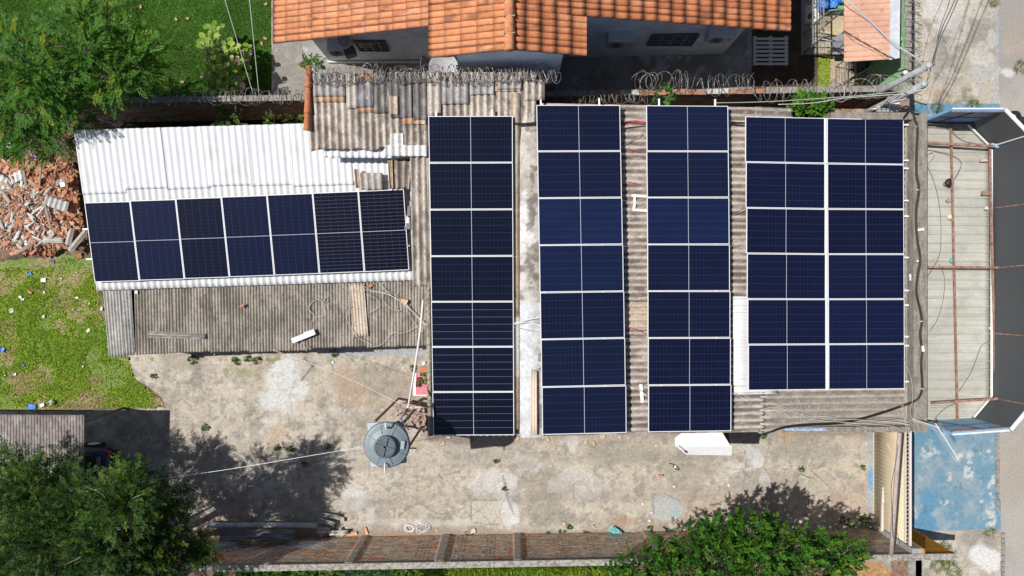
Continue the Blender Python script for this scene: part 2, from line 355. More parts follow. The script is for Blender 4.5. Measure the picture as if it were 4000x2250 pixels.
    for q in [((2955, 1834), (3385, 1830), 5), ((3158, 1800), (3160, 1990), 4), ((2912, 1760), (2915, 1840), 3), ((3166, 1838), (3250, 1910), 8)]:
        c = mixc(c, (.50, .43, .34), seg_mask(px, py, q[0], q[1], q[2]+4)*.6); c = mixc(c, (.17, .15, .12), seg_mask(px, py, q[0], q[1], q[2]*.35)*.8)
    for q in [((1190, 1400), (1222, 1432), 5), ((1222, 1432), (1180, 1484), 6), ((1845, 1953), (1935, 1955), 3), ((1842, 1960), (1840, 2030), 3), ((1850, 2045), (1950, 2052), 3), ((1965, 1860), (1985, 1960), 5), ((1985, 1960), (2010, 2010), 4), ((2548, 1950), (2552, 2010), 4), ((2600, 1930), (2655, 1960), 3)]:
        c = mixc(c, (.10, .09, .07), seg_mask(px, py, q[0], q[1], q[2], n=5)*.6)
    c = mixc(c, (.20, .16, .14), rect(px, py, 1665, 1640, 1860, 1728, 8, n=22)*.8)
    rc = np.random.default_rng(53)
    for k in range(34):          # wandering cracks
        qx, qy = rc.uniform(520, 3380), rc.uniform(1400, 2080); an = rc.uniform(0, 6.28); L_ = int(rc.integers(5, 16))
        for j in range(L_):
            nx_, ny_ = qx+26*math.cos(an), qy+26*math.sin(an); sel = (np.abs(px-qx) < 60) & (np.abs(py-qy) < 60)
            if sel.any(): c[sel] = mixc(c[sel], (.13, .115, .10), seg_mask(px[sel], py[sel], (qx, qy), (nx_, ny_), 3.0, n=6)*.32)
            qx, qy = nx_, ny_; an += rc.normal(0, .45)
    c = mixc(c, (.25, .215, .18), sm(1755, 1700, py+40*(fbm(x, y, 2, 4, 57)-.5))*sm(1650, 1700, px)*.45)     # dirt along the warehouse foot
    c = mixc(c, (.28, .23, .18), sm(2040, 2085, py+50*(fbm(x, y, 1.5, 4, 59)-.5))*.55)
    for a_, b_ in (((700, 1980), (3380, 1900)), ((700, 1830), (3380, 1760))): c = mixc(c, (.30, .27, .235), seg_mask(px, py, a_, b_, 34, n=22)*.30)
    c = mixc(c, (.14, .22, .05), sm(.66, .74, fbm(x, y, 2.7, 5, 61))*sm(1.0, 0.0, (py-1380)/160)*.8)
    return c
sheet('concrete_yard', [(470, 1300), (2600, 1100), (3560, 1100), (3540, 2110), (350, 2140), (-700, 2150), (-700, 1600), (350, 1604), (600, 1596), (655, 1592), (620, 1540), (515, 1470), (500, 1392)], .004, .035, yard_col,
      attr_mat('yard_concrete', 42, .34, .95, .45, cracks=4.2, dist=.012), jag=.06)
def apron_col(x, y, px, py):
    c = base_mix(x, y, (.33, .31, .28), (.24, .225, .20), 1.0, 51)
    c = mixc(c, (.50, .51, .52), sm(.56, .7, fbm(x, y, 3, 5, 55))*.7)
    return c
sheet('house_apron', [(1062, -500), (2935, -500), (2935, 395), (1062, 392)], .03, .07, apron_col, attr_mat('apron', 30, .3, .9, .3))
def walk_col(x, y, px, py):
    c = base_mix(x, y, (.45, .40, .33), (.31, .28, .24), .9, 71)
    c = mixc(c, (.55, .53, .50), blob(px, py, 3680, 40, 90, 80, seed=8)*.9)
    c = mixc(c, (.15, .145, .105), sm(.5, .64, fbm(x, y, 4, 5, 73))*blob(px, py, 3640, 190, 110, 110, seed=12)*.8)
    c = mixc(c, (.15, .145, .105), sm(.5, .64, fbm(x, y, 3, 5, 74))*blob(px, py, 3700, 380, 150, 50, seed=13)*.6)
    c = mixc(c, (.42, .44, .44), blob(px, py, 3830, 270, 50, 60, seed=14)*.6)
    c = mixc(c, (.50, .36, .22), sm(.57, .67, fbm(x, y, 1.5, 4, 79))*.25); c = mixc(c, (.58, .56, .52), sm(.54, .64, fbm(x, y, 2.6, 5, 85))*.5)
    c = mixc(c, (.33, .42, .48), rect(px, py, 3885, 40, 3900, 430, 4)*.5)
    c = mixc(c, (.68, .68, .66), blob(px, py, 3850, 2180, 75, 50, 30, seed=16)*.85)
    c = mixc(c, (.60, .58, .54), blob(px, py, 3690, 2130, 60, 60, seed=18)*.5)
    c = mixc(c, (.20, .25, .10), sm(.55, .66, fbm(x, y, 2.4, 4, 83))*blob(px, py, 3690, 2170, 60, 90, seed=19)*.8)
    return c
WM = lambda: attr_mat('pavement', 34, .35, .95, .4, dist=.012)
sheet('pavement', [(3545, -500), (3898, -500), (3905, 430), (3905, 1600), (3895, 1690), (3905, 2060), (3925, 2250), (3930, 2800), (3545, 2800)], .012, .045, walk_col, WM(), jag=.03)
def blue_col(x, y, px, py):
    c = base_mix(x, y, (.125, .25, .345), (.17, .285, .36), .7, 101)
    c = mixc(c, (.085, .25, .42), blob(px, py, 3620, 2010, 70, 90, seed=4)*.5)
    c = mixc(c, (.27, .33, .36), sm(.50, .66, fbm(x, y, 2.2, 6, 103))*.75)
    pm = sm(.62, .70, fbm(x, y, 3.6, 6, 107))
    c = mixc(c, (.50, .52, .50), pm*.25)
    for q in [(3630, 1760, 40, 30), (3690, 1970, 34, 20), (3780, 1840, 16, 40), (3835, 1950, 14, 22), (3760, 1780, 40, 18), (3870, 2000, 22, 60), (3880, 1900, 16, 50), (3560, 2010, 16, 40), (3700, 1870, 16, 20), (3850, 1770, 30, 16)]:
        c = mixc(c, (.56, .56, .52), blob(px, py, *q, 0, .5, int(q[0]), 1.3)*sm(.50, .54, fbm(x, y, 9, 5, 119))*.8)
    c = mixc(c, (.14, .15, .14), sm(.73, .77, fbm(x, y, 5, 4, 109))*.6)
    return c
sheet('painted_driveway', [(3560, 405), (3902, 405), (3902, 1700), (3888, 1780), (3892, 1900), (3905, 1960), (3908, 2066), (3720, 2072), (3560, 2072)], .017, .035, blue_col, attr_mat('blue_floor_paint', 40, .22, .8, .25, dist=.008), jag=.03)
def road_col(x, y, px, py):
    c = base_mix(x, y, (.40, .37, .335), (.33, .30, .275), .7, 111)
    c = mixc(c, (.40, .35, .28), sm(.5, .7, fbm(x, y, .5, 4, 113))*.6)
    c = mixc(c, (.42, .32, .24), blob(px, py, 3960, 150, 40, 50, .3, .6, 5, 1.2)*.35)
    c = mixc(c, (.62, .61, .60), blob(px, py, 3930, 285, 30, 18, 20, .6, 6, 1.6)*.8)
    return c
sheet('street', [(3890, -500), (4700, -500), (4700, 2800), (3915, 2800), (3898, 1700)], .008, .05, road_col, attr_mat('road', 60, .3, .9, .5, dist=.01), jag=.0)
# pale mortar kerb stones between driveway and road
mb = MB(); k = 0
for py in list(range(1700, 2010, 26)):
    c = P(3896+random.uniform(-2, 2), py, .03); mb.obox((c.x, c.y, .045), .10, random.uniform(.12, .19), .05, R(random.uniform(-8, 8)))
for py in list(range(2090, 2250, 22)):
    c = P(3916+random.uniform(-2, 2), py, .03); mb.obox((c.x, c.y, .045), .10, random.uniform(.12, .17), .05, R(random.uniform(-8, 8)))
tag(mb.build('kerb', M_CONC()), kind='structure')
# ------------------------------------------------------------ grass blades (nobody could count them)
def blades(name, n, poly_px, z, length, colfn, seed, dens=None, wid=.012):
    rg = np.random.default_rng(seed); wp = [(P(a, b).x, P(a, b).y) for a, b in poly_px]
    x0 = min(p[0] for p in wp); x1 = max(p[0] for p in wp); y0 = min(p[1] for p in wp); y1 = max(p[1] for p in wp)
    x = rg.uniform(x0, x1, n); y = rg.uniform(y0, y1, n); k = inpoly(x, y, wp)
    if dens is not None: k &= rg.random(n) < dens(x, y, *pxy(x, y))
    x = x[k]; y = y[k]; n = len(x); a = rg.uniform(0, 2*np.pi, n); t = rg.uniform(.3, 1.1, n); L = length*rg.uniform(.5, 1.3, n)
    b = np.stack([x, y, np.full(n, z)], 1); d = np.stack([np.cos(a)*np.sin(t), np.sin(a)*np.sin(t), np.cos(t)], 1)
    s = np.stack([-np.sin(a), np.cos(a), np.zeros(n)], 1)*wid
    V = np.stack([b-s, b+s, b+d*(L*.6)[:, None]+s*.7, b+d*L[:, None]-np.array([0, 0, .25])*(L*np.sin(t))[:, None]], 1).reshape(-1, 3)
    Fc = np.arange(4*n).reshape(n, 4)
    o = mesh_obj(name, V, Fc, leaf_mat('blade', .6, .35), col=np.repeat(colfn(rg, x, y, n), 4, axis=0)); return tag(o, kind='stuff')
def lawn_b(rg, x, y, n):
    m = fbm(x, y, 1.3, 4, 201); b = np.array([.098, .225, .036])[None]*(.6+.9*m[:, None])*rg.uniform(.6, 1.5, (n, 1)); return b+rg.uniform(0, .02, (n, 1))*np.array([1.5, 1, .2])
o = blades('lawn_grass', 90000, [(-60, -60), (1058, -60), (1056, 388), (-60, 388)], .004, .07, lawn_b, 5)
tag(o, 'short dense green lawn in front of the tiled house', 'grass')
WP = [(-60, 1060), (120, 1040), (250, 1000), (345, 1030), (400, 1190), (428, 1390), (503, 1392), (520, 1480), (600, 1540), (640, 1590), (300, 1590), (-60, 1585)]
def weed_d(x, y, px, py):
    d = 1-sm(.46, .58, fbm(x, y, 1.4, 4, 31))
    for q in [(480, 1330, 60, 26), (120, 1480, 90, 34), (230, 1180, 60, 30), (420, 1560, 90, 24), (30, 1290, 40, 60)]: d = d*(1-.85*blob(px, py, *q, seed=int(q[0])))
    d = d*(1-.8*blob(px, py, 385, 1200, 26, 120, seed=385))
    return np.clip(d*.75+.10+.6*blob(px, py, 540, 1530, 60, 70, seed=3), 0, 1)
def weed_b(rg, x, y, n):
    m = fbm(x, y, .9, 4, 35)[:, None]; b = (np.array([.47, .55, .09])*(1-m)+np.array([.28, .47, .06])*m)*rg.uniform(.55, 1.5, (n, 1)); return b
tag(blades('weed_grass', 110000, WP, .004, .085, weed_b, 6, weed_d, .014), 'patchy yellow green weeds and grass growing on the bare lot', 'grass')

# ============================================================ BOUNDARY WALLS
def brick_col(u, v, L, Hh, x, cell=.0):
    """u along, v up: red hollow brick courses under grey render and soot"""
    row = np.floor(v/.10); cu = (u/.25+.5*(row % 2)); col = np.floor(cu)
    rr = vnoise(col*7.3, row*3.1, 301); fu = cu-col; fv = v/.10-row
    br = np.array([.62, .46, .33])[None]*(1-rr[:, None])+np.array([.46, .34, .25])[None]*rr[:, None]
    red = (rr > .90) | (fbm(u, v, 1.5, 4, 303) > .70)
    br = np.where(red[:, None], np.array([.80, .30, .13])[None]*(.6+.4*rr[:, None]), br)
    jt = ((fu < .07) | (fv < .24)) & (fbm(u, v, 3, 3, 309) > .36); br = br*(.70+.6*vnoise(col*5.3+2, row*8.7, 333))[:, None]
    c = np.where(jt[:, None], np.array([.15, .12, .10])[None], br)
    c = mixc(c, (.55, .46, .37), sm(.45, .65, fbm(u, v, 2.2, 4, 305))*.45)
    c = mixc(c, (.25, .22, .20), sm(Hh*.72, Hh*.98, v+.3*(fbm(u, v*0, 2, 3, 307)-.5))*.8)
    return c
def wall_slab(name, p0, p1, zt, th, colfn, side, m, parent, step=(.05, .025), z0=0.0):
    """one painted vertical face, thickened behind. p0->p1 along; side=+1: thickness to the left"""
    p0 = np.array(p0, float); p1 = np.array(p1, float); d = p1-p0; L = np.hypot(*d); d /= L; nrm = np.array([-d[1], d[0]])*side
    nu = int(L/step[0])+2; nv = int((zt-z0)/step[1])+2
    U, Vv = np.meshgrid(np.linspace(0, L, nu), np.linspace(z0, zt, nv), indexing='ij'); u = U.ravel(); v = Vv.ravel()
    c, rel = colfn(u, v, L, zt)
    base = np.stack([p0[0]+d[0]*u-nrm[0]*rel, p0[1]+d[1]*u-nrm[1]*rel, v], 1)
    idx = np.arange(nu*nv).reshape(nu, nv); q = np.stack([idx[:-1, :-1], idx[1:, :-1], idx[1:, 1:], idx[:-1, 1:]], -1).reshape(-1, 4)
    if side < 0: q = q[:, ::-1]
    n = len(base); a = p0+nrm*th; b = p1+nrm*th
    ex = np.array([[a[0], a[1], z0], [b[0], b[1], z0], [b[0], b[1], zt], [a[0], a[1], zt]])
    V = np.concatenate([base, ex]); i00, i10, i11, i01 = idx[0, 0], idx[-1, 0], idx[-1, -1], idx[0, -1]
    ex_f = [[n, n+3, n+2, n+1], [i01, i11, n+2, n+3], [i00, i01, n+3, n], [i10, n+1, n+2, i11]]
    Fc = np.concatenate([q, np.array(ex_f)])
    col = np.concatenate([c, np.tile(np.array([[.2, .17, .14]]), (4, 1))])
    return mesh_obj(name, V, Fc, m, parent, False, col=np.clip(col, .003, .95))
BR = lambda: attr_mat('brickwork', 26, .45, .95, .5, dist=.02)
# south wall ------------------------------------------------
def Ys(X): return -7.63+.0167*(X+5.3)
root = thing('brick_wall', 'long old brick wall with concrete coping along the bottom of the yard', 'wall', (0, Ys(0), 0))
def south_f(u, v, L, Hh):
    X = -18+u; c = brick_col(u, v, L, Hh, X); px = 2000+X*F/H; rel = .006*(fbm(u, v, 9, 4, 311)-.5)+.012*((np.floor(v/.075) % 2) > 0)*0
    row = v/.10-np.floor(v/.10); rel = rel-.020*(row < .24)
    for pc in (1130, 1425, 1745, 2020, 2525, 2870):
        pw = .13; xc = (pc-2000)*H/F
        m = (np.abs(X-xc) < pw).astype(float); c = mixc(c, (.36, .31, .27), m*.9); rel = rel+.035*m
        c = mixc(c, (.55, .17, .07), ((np.abs(np.abs(X-xc)-pw-.05) < .05)*(vnoise(u*9, v*9, 317) > .6)).astype(float)*.8)
    Wh = (.75, .76, .78)
    c = mixc(c, Wh, sm(.38, .5, fbm(u, v, 2, 4, 313))*sm(-9.9, -9.5, X)*(1-sm(-5.6, -5.2, X))*sm(.25, .4, v)*(1-sm(.8, 1.0, v+.3*(fbm(u, v, 2, 3, 331)-.5)))*.9)
    c = mixc(c, (.36, .38, .40), (np.abs(X-3.45) < .55)*(v < .75)*sm(.4, .5, fbm(u, v, 3, 4, 315))*.8)
    c = mixc(c, (.22, .21, .21), sm(7.5, 8.3, X)*.6*sm(.38, .5, fbm(u, v, 2.5, 4, 319)))
    c = mixc(c, (.55, .22, .01), (X > 11.62).astype(float)*.95)
    c = mixc(c, (.30, .10, .05), ((X > 11.60) & (X < 11.65)).astype(float))
    return c, rel
wall_slab('wall', (-18, Ys(-18)), (12.25, Ys(12.25)), 2.2, .14, south_f, -1, BR(), root, (.04, .022))
mb = MB(); a, b = -18, 12.25
mb.hexa([(a, Ys(a)-.15, 2.202), (b, Ys(b)-.15, 2.202), (b, Ys(b)+.02, 2.202), (a, Ys(a)+.02, 2.202), (a, Ys(a)-.15, 2.25), (b, Ys(b)-.15, 2.25), (b, Ys(b)+.02, 2.25), (a, Ys(a)+.02, 2.25)])
mb.build('coping', mat('coping_concrete', (.42, .40, .35), .9, amp=.3, scale=14, col2=(.20, .18, .15), bump=.5), root)
# north wall ------------------------------------------------
def Yn(X): return 5.18+.0150*(X+9.9)
root = thing('brick_wall', 'dark brick wall with razor wire between the workshop and the tiled house', 'wall', (0, Yn(0), 0))
def north_f(u, v, L, Hh):
    c = brick_col(u, v, L, Hh, u)*.8; rel = -.008*((v/.075-np.floor(v/.075)) < .2)+.006*(fbm(u, v, 9, 4, 321)-.5)
    return c, rel
wall_slab('wall', (-12.0, Yn(-12)-.06), (10.9, Yn(10.9)-.06), 2.2, .14, north_f, 1, BR(), root, (.06, .025))
mb = MB(); a, b = -12.0, 2.6
mb.hexa([(a, Yn(a)-.07, 2.202), (b, Yn(b)-.07, 2.202), (b, Yn(b)+.09, 2.202), (a, Yn(a)+.09, 2.202), (a, Yn(a)-.07, 2.24), (b, Yn(b)-.07, 2.24), (b, Yn(b)+.09, 2.24), (a, Yn(a)+.09, 2.24)])
a, b = 7.0, 10.9
mb.hexa([(a, Yn(a)-.07, 2.202), (b, Yn(b)-.07, 2.202), (b, Yn(b)+.10, 2.202), (a, Yn(a)+.10, 2.202), (a, Yn(a)-.07, 2.25), (b, Yn(b)-.07, 2.25), (b, Yn(b)+.10, 2.25), (a, Yn(a)+.10, 2.25)])
mb.build('coping', M_CONC(), root)
mb = MB(); a = 2.6; i = 0
while a < 7.0:
    L = random.uniform(.2, .42); mb.box(a, Yn(a)-.06+random.uniform(-.01, .01), 2.203, a+L-.012, Yn(a)+.08+random.uniform(-.01, .01), 2.203+random.uniform(.01, .05), 0 if random.random() < .6 else 1); a += L
mb.build('brick_course', [mat('red_brick', (.42, .20, .11), .9, amp=.3, col2=(.30, .2, .15)), mat('pale_mortar', (.55, .52, .48), .9, amp=.2)], root)
# street-side wall of the green yard --------------------------
root = thing('painted_wall', 'pale green block wall with bare top between the small yard and the pavement', 'wall', (10.8, 7, 0))
x0, x1 = 10.84, 11.0
mb = MB().box(x0, 5.62, 0, x1, 12, 2.2); mb.build('wall', mat('green_wall_paint', (.27, .50, .27), .8, amp=.15, scale=3, col2=(.36, .58, .36)), root)
mb = MB(); y = 5.5
while y < 12:
    L = .19; mb.box(x0-.01+random.uniform(0, .02), y, 2.202, x1+.02, y+L-.015, 2.22+random.uniform(0, .03)); y += L
mb.build('block_top', M_CONC(), root)
# short wall and pier where the alley meets the street
root = thing('concrete_pier', 'dirty concrete pier at the street end of the dark alley', 'pier', (10.6, 4.9, 0))
mb = MB().box(10.62, 4.30, 0, 10.92, 5.42, 2.3); mb.build('post', mat('rusty_render', (.40, .28, .20), .9, amp=.3, col2=(.24, .16, .12), scale=5), root)
mb = MB().box(9.2, 4.62, 0, 10.6, 5.1, 1.6); mb.build('rubble_base', mat('rusty_render', (0, 0, 0)), root)
# wall running south below the gate
root = thing('brick_wall', 'short brick wall running off the bottom edge beside the white weedy pavement', 'wall', (12.2, -8.8, 0))
mb = MB().box(11.62, -14, 0, 11.76, Ys(12)-.17, 1.0); mb.build('wall', mat('rusty_render', (0, 0, 0)), root)
mb = MB().box(11.58, -14, 1.002, 11.80, Ys(12)-.17, 1.05); mb.build('coping', M_CONC(), root)
sheet('side_path', [(3405, 2155), (3600, 2155), (3600, 2500), (3500, 2500), (3490, 2240)], .012, .05, lambda x, y, px, py: mixc(base_mix(x, y, (.36, .35, .31), (.26, .25, .22), 1.5, 121), (.62, .63, .64), blob(px, py, 3540, 2230, 60, 22, 35, seed=2)), WM(), jag=.05)
# ============================================================ ROOFS AND BUILDINGS
ASB = lambda: attr_mat('fibre_cement', 38, .34, .92, .4, dist=.008)
WHT = lambda: attr_mat('white_fibre_cement', 30, .04, .85, .1, spec=.15, dist=.004)
def asb_col(c_hi=(.57, .50, .43), c_lo=(.19, .15, .125), tint_w=1.0, seed=401, dark=.5, sheetw=.92, pale=.35):
    def f(u, v, h, x, y):
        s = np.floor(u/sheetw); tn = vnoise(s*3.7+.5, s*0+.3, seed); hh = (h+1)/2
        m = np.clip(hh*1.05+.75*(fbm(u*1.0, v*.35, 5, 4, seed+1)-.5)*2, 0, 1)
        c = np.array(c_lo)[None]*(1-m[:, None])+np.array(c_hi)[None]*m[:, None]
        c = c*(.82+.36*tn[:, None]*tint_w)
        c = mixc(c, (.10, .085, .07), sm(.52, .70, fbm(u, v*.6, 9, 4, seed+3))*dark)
        c = mixc(c, (.62, .57, .50), sm(.58, .70, fbm(u, v, 8, 4, seed+5))*pale)
        return c
    return f
def white_col(tone=.80, seed=451, warm=0.0, sheetw=.92):
    def f(u, v, h, x, y):
        s = np.floor(u/sheetw); tn = vnoise(s*2.9+.5, s*0+.7, seed)
        c = np.tile(np.array([[tone*.985, tone, tone*(1.02-warm)]]), (len(u), 1))*(.95+.06*tn[:, None])
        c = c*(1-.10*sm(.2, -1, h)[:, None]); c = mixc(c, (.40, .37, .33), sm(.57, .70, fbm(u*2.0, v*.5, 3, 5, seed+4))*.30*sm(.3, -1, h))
        c = mixc(c, (.50, .47, .43), sm(.55, .74, fbm(u, v, 1.6, 5, seed+1))*.35)
        return c
    return f
def quadP(pts):   # [(px,py,z)...]
    return [P(*p) for p in pts]
WALLM = lambda: mat('old_render', (.40, .36, .30), .9, amp=.25, scale=3, col2=(.28, .24, .2))
def wall_box(mb, pts, z0, z1f, th=.15, m=0):
    """closed ring of walls below a roof; pts: world xy; z1f: height function"""
    n = len(pts); cx = sum(p[0] for p in pts)/n; cy = sum(p[1] for p in pts)/n
    for i in range(n):
        a = Vector((pts[i][0], pts[i][1], 0)); b = Vector((pts[(i+1) % n][0], pts[(i+1) % n][1], 0)); d = (b-a).normalized(); nn = Vector((-d.y, d.x, 0))
        if nn.dot(Vector((cx, cy, 0))-a) < 0: nn = -nn
        b2 = b-d*th*0; a2 = a+d*th
        q = [a2, b2, b2+nn*th, a2+nn*th]
        if (b-a).cross(nn).z < 0: q = q[::-1]
        mb.hexa([Vector((p.x, p.y, z0)) for p in q]+[Vector((p.x, p.y, z1f(p.x, p.y))) for p in q], m)
# ---- white-roofed shed
wr = thing('white_roof_shed', 'long shed with white corrugated roof between the rubble heap and the solar columns', 'shed', (-7, 1.5, 0))
zA, zB = 3.23, 2.50
def rows(p, q, t): return tuple(p[i]*(1-t)+q[i]*t for i in range(3))
TL, TR, BR_, BL = (290, 508, zA), (1700, 470, zA), (1662, 1093, zB), (378, 1135, zB)
w0 = P(*TL); w1 = P(*TR); w2 = P(*BR_); w3 = P(*BL)
w1 = Vector((w2.x-.16, w1.y, w1.z)); t_mid = .335
def lerp3(a, b, t): return a*(1-t)+b*t
m0 = lerp3(w0, w3, t_mid); m1 = lerp3(w1, w2, t_mid)
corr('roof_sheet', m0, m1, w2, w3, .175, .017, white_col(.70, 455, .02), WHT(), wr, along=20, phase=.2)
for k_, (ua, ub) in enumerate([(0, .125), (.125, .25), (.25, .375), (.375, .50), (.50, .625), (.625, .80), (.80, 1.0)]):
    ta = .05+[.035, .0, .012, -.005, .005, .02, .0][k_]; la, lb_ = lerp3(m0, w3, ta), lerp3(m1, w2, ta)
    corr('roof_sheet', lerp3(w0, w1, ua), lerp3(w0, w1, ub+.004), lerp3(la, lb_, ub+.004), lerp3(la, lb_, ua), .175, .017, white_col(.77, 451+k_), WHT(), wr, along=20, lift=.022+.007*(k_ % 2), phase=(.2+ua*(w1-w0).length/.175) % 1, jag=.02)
mb = MB(); zf = lambda x, y: zB-.06+(zA-zB)*(y-w3.y)/(w0.y-w3.y)
wall_box(mb, [(w3.x+.15, w3.y+.25), (w2.x-.1, w2.y+.2), (w2.x-.2, w0.y-.2), (w0.x+.1, w0.y-.2)], 0, zf); mb.build('wall', WALLM(), wr)
# ---- low grey lean-to
gr = thing('grey_lean_to', 'low lean-to under dull grey finely corrugated sheets below the white roof', 'shed', (-7, -1, 0))
z1, z2 = 2.38, 2.14
def gcol(seed, hi=(.47, .42, .355), lo=(.13, .11, .09)): return asb_col(hi, lo, .3, seed, .35, .45, .08)
g0 = P(525, 1120, z1); g1 = P(1672, 1085, z1); g2 = P(1672, 1350, z2); g3 = P(532, 1385, z2)
seams = [0, .065, .13, .19, .255, .32, .39, .53, .60, .665, .73, .79, .86, .93, 1.0]; seams = [0, .13, .255, .39, .60, .79, 1.0]
for i in range(len(seams)-1):
    a, b = seams[i], seams[i+1]
    dz = Vector((0, 0, .012*(i % 2))); dy = Vector((0, [0, .02, 0, -.03, .03, .0][i], 0))
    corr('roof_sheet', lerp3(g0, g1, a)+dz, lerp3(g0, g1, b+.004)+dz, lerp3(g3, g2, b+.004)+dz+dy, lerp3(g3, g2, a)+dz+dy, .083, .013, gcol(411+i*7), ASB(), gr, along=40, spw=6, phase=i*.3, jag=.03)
c0 = P(403, 1130, z1+.02); c1 = P(468, 1127, z1+.02); c2 = P(486, 1393, z2+.02); c3 = P(426, 1396, z2+.02)
LG = asb_col((.60, .58, .54), (.30, .285, .26), .3, 433, .15, .45)
corr('roof_sheet', c0, c1, c2, c3, .083, .014, LG, ASB(), gr, along=14, spw=6)
d0 = P(466, 1127, z1+.01); d1 = P(512, 1124, z1+.01); d2 = P(528, 1386, z2+.01); d3 = P(486, 1388, z2+.01)
corr('roof_sheet', d0, d1, d2, d3, .083, .014, asb_col((.52, .51, .48), (.24, .23, .215), .3, 437, .2, .45), ASB(), gr, along=14, spw=6)
mb = MB(); wall_box(mb, [(c3.x+.12, c3.y+.1), (g2.x-.1, g2.y+.12), (g2.x-.1, g1.y-.2), (c3.x+.12, g1.y-.2)], 0, lambda x, y: 2.06+.24*(y-g2.y)/(g1.y-g2.y)); mb.build('wall', WALLM(), gr)
# pale sheet laid on the lean-to, loose strips
def loose(name, label, cat, pts, z_up, pitch, amp, colf, along=10, group=None, jag=.0, spw=8, m=None):
    q = [P(a, b, z)+Vector((0, 0, z_up)) for a, b, z in pts]
    o = corr(name, *q, pitch, amp, colf, m or ASB(), None, along=along, jag=jag, spw=spw); return tag(o, label, cat, group)
loose('corrugated_sheet', 'pale cream corrugated sheet lying over the grey lean-to roof', 'roofing sheet', [(1366, 1112, 2.36), (1424, 1110, 2.36), (1440, 1312, 2.2), (1382, 1316, 2.2)], .045, .083, .013, asb_col((.72, .62, .50), (.50, .38, .28), .2, 439, .1, .45), 14, jag=.06, spw=6)
loose('corrugated_sheet', 'narrow grey corrugated offcut lying askew on the left of the lean-to', 'roofing sheet', [(584, 1318, 2.21), (584, 1292, 2.22), (806, 1304, 2.22), (806, 1324, 2.21)], .05, .083, .012, asb_col((.36, .35, .33), (.17, .16, .15), .3, 441, .2, .45), 14, spw=6)
# ---- old patched workshop (ridges north-south)
def zp(Y): return 4.0-.149*(5.4-Y)
def PW(px, py):     # point on the workshop roof plane
    z = 3.3
    for _ in range(12): z = zp((1125-py)*(H-z)/F)
    return P(px, py, z)
ws = thing('old_workshop', 'old workshop with brown weathered corrugated roof patched with odd sheets', 'workshop', (-2, 1, 0))
a = PW(1214, 292); b = PW(1530, 288); c = PW(1530, 582); d = PW(1214, 584); a.x = d.x; b.x = c.x
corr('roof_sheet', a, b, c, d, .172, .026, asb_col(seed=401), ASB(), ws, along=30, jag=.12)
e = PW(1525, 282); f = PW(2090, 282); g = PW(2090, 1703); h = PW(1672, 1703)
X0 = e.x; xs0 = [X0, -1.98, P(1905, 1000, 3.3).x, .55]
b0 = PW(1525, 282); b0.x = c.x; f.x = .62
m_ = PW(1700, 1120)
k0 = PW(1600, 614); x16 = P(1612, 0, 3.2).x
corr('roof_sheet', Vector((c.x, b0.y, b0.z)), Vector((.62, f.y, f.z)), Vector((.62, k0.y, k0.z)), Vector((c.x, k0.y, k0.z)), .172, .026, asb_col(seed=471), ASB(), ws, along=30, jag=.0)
corr('roof_sheet', Vector((x16, k0.y+.1, k0.z-.03)), Vector((.60, k0.y+.1, k0.z-.03)), Vector((.60, m_.y, m_.z-.02)), Vector((x16, m_.y, m_.z-.02)), .172, .026, asb_col(seed=475), ASB(), ws, along=36, jag=.0)
m0_ = PW(1672, 1100)
xl = PW(1676, 1400).x
corr('roof_sheet', Vector((xl, m0_.y, m0_.z-.03)), Vector((.45, m0_.y, m0_.z-.03)), Vector((.45, g.y, g.z-.03)), Vector((xl, h.y, h.z-.03)), .172, .026, asb_col(seed=479), ASB(), ws, along=40)
mb = MB()
wall_box(mb, [(a.x+.1, 5.42), (.62, 5.42), (.62, -3.75), (xl+.12, -3.75), (xl+.12, 0.6), (a.x+.1, 2.9)][0:2]+[(.60, -3.75), (xl+.12, -3.75), (xl+.12, 3.85), (a.x+.1, 3.85)], 0, lambda x, y: zp(y)-.06); mb.build('wall', WALLM(), ws)
# workshop patches
def patch(pts, colf, up=.03, jag=.03, name='roof_patch', along=8, pitch=.172):
    q = [PW(x, y) for x, y in pts]
    q = [v+Vector((0, 0, up)) for v in q]
    q[3].x = q[0].x; q[2].x = q[1].x
    return corr(name, *q, pitch, .026, colf, ASB(), ws, along=along, jag=jag, phase=((q[0].x-c.x)/.172) % 1)
G1 = asb_col((.45, .43, .42), (.28, .25, .24), .3, 501, .15); BN = asb_col((.66, .44, .27), (.48, .27, .15), .3, 503, .1); GD = asb_col((.30, .275, .265), (.15, .135, .13), .3, 505, .3); CR = asb_col((.66, .60, .52), (.48, .42, .36), .3, 507, .1)
WP2 = asb_col((.82, .81, .80), (.72, .71, .70), .2, 509, 0)
patch([(1222, 292), (1346, 292), (1346, 400), (1226, 400)], BN, .022); patch([(1222, 290), (1348, 290), (1346, 378), (1226, 378)], G1, .045)
patch([(1350, 290), (1390, 290), (1384, 424), (1346, 424)], CR, .05); patch([(1392, 285), (1458, 285), (1458, 440), (1388, 440)], BN, .022); patch([(1386, 320), (1458, 320), (1458, 420), (1388, 420)], asb_col((.36, .35, .37), (.20, .19, .20), .3, 511, .3), .05)
patch([(1458, 286), (1520, 286), (1516, 443), (1460, 443)], GD, .035); patch([(1522, 288), (1608, 288), (1620, 462), (1524, 462)], GD, .05, .0); patch([(1522, 378), (1556, 378), (1556, 450), (1524, 450)], asb_col((.62, .46, .34), (.42, .30, .22), .3, 513, .1), .075)
patch([(1574, 455), (1664, 455), (1664, 486), (1574, 486)], BN, .03, .0); patch([(1612, 286), (1668, 286), (1668, 470), (1620, 470)], GD, .035); patch([(1668, 282), (1722, 284), (1716, 455), (1670, 455)], CR, .06)
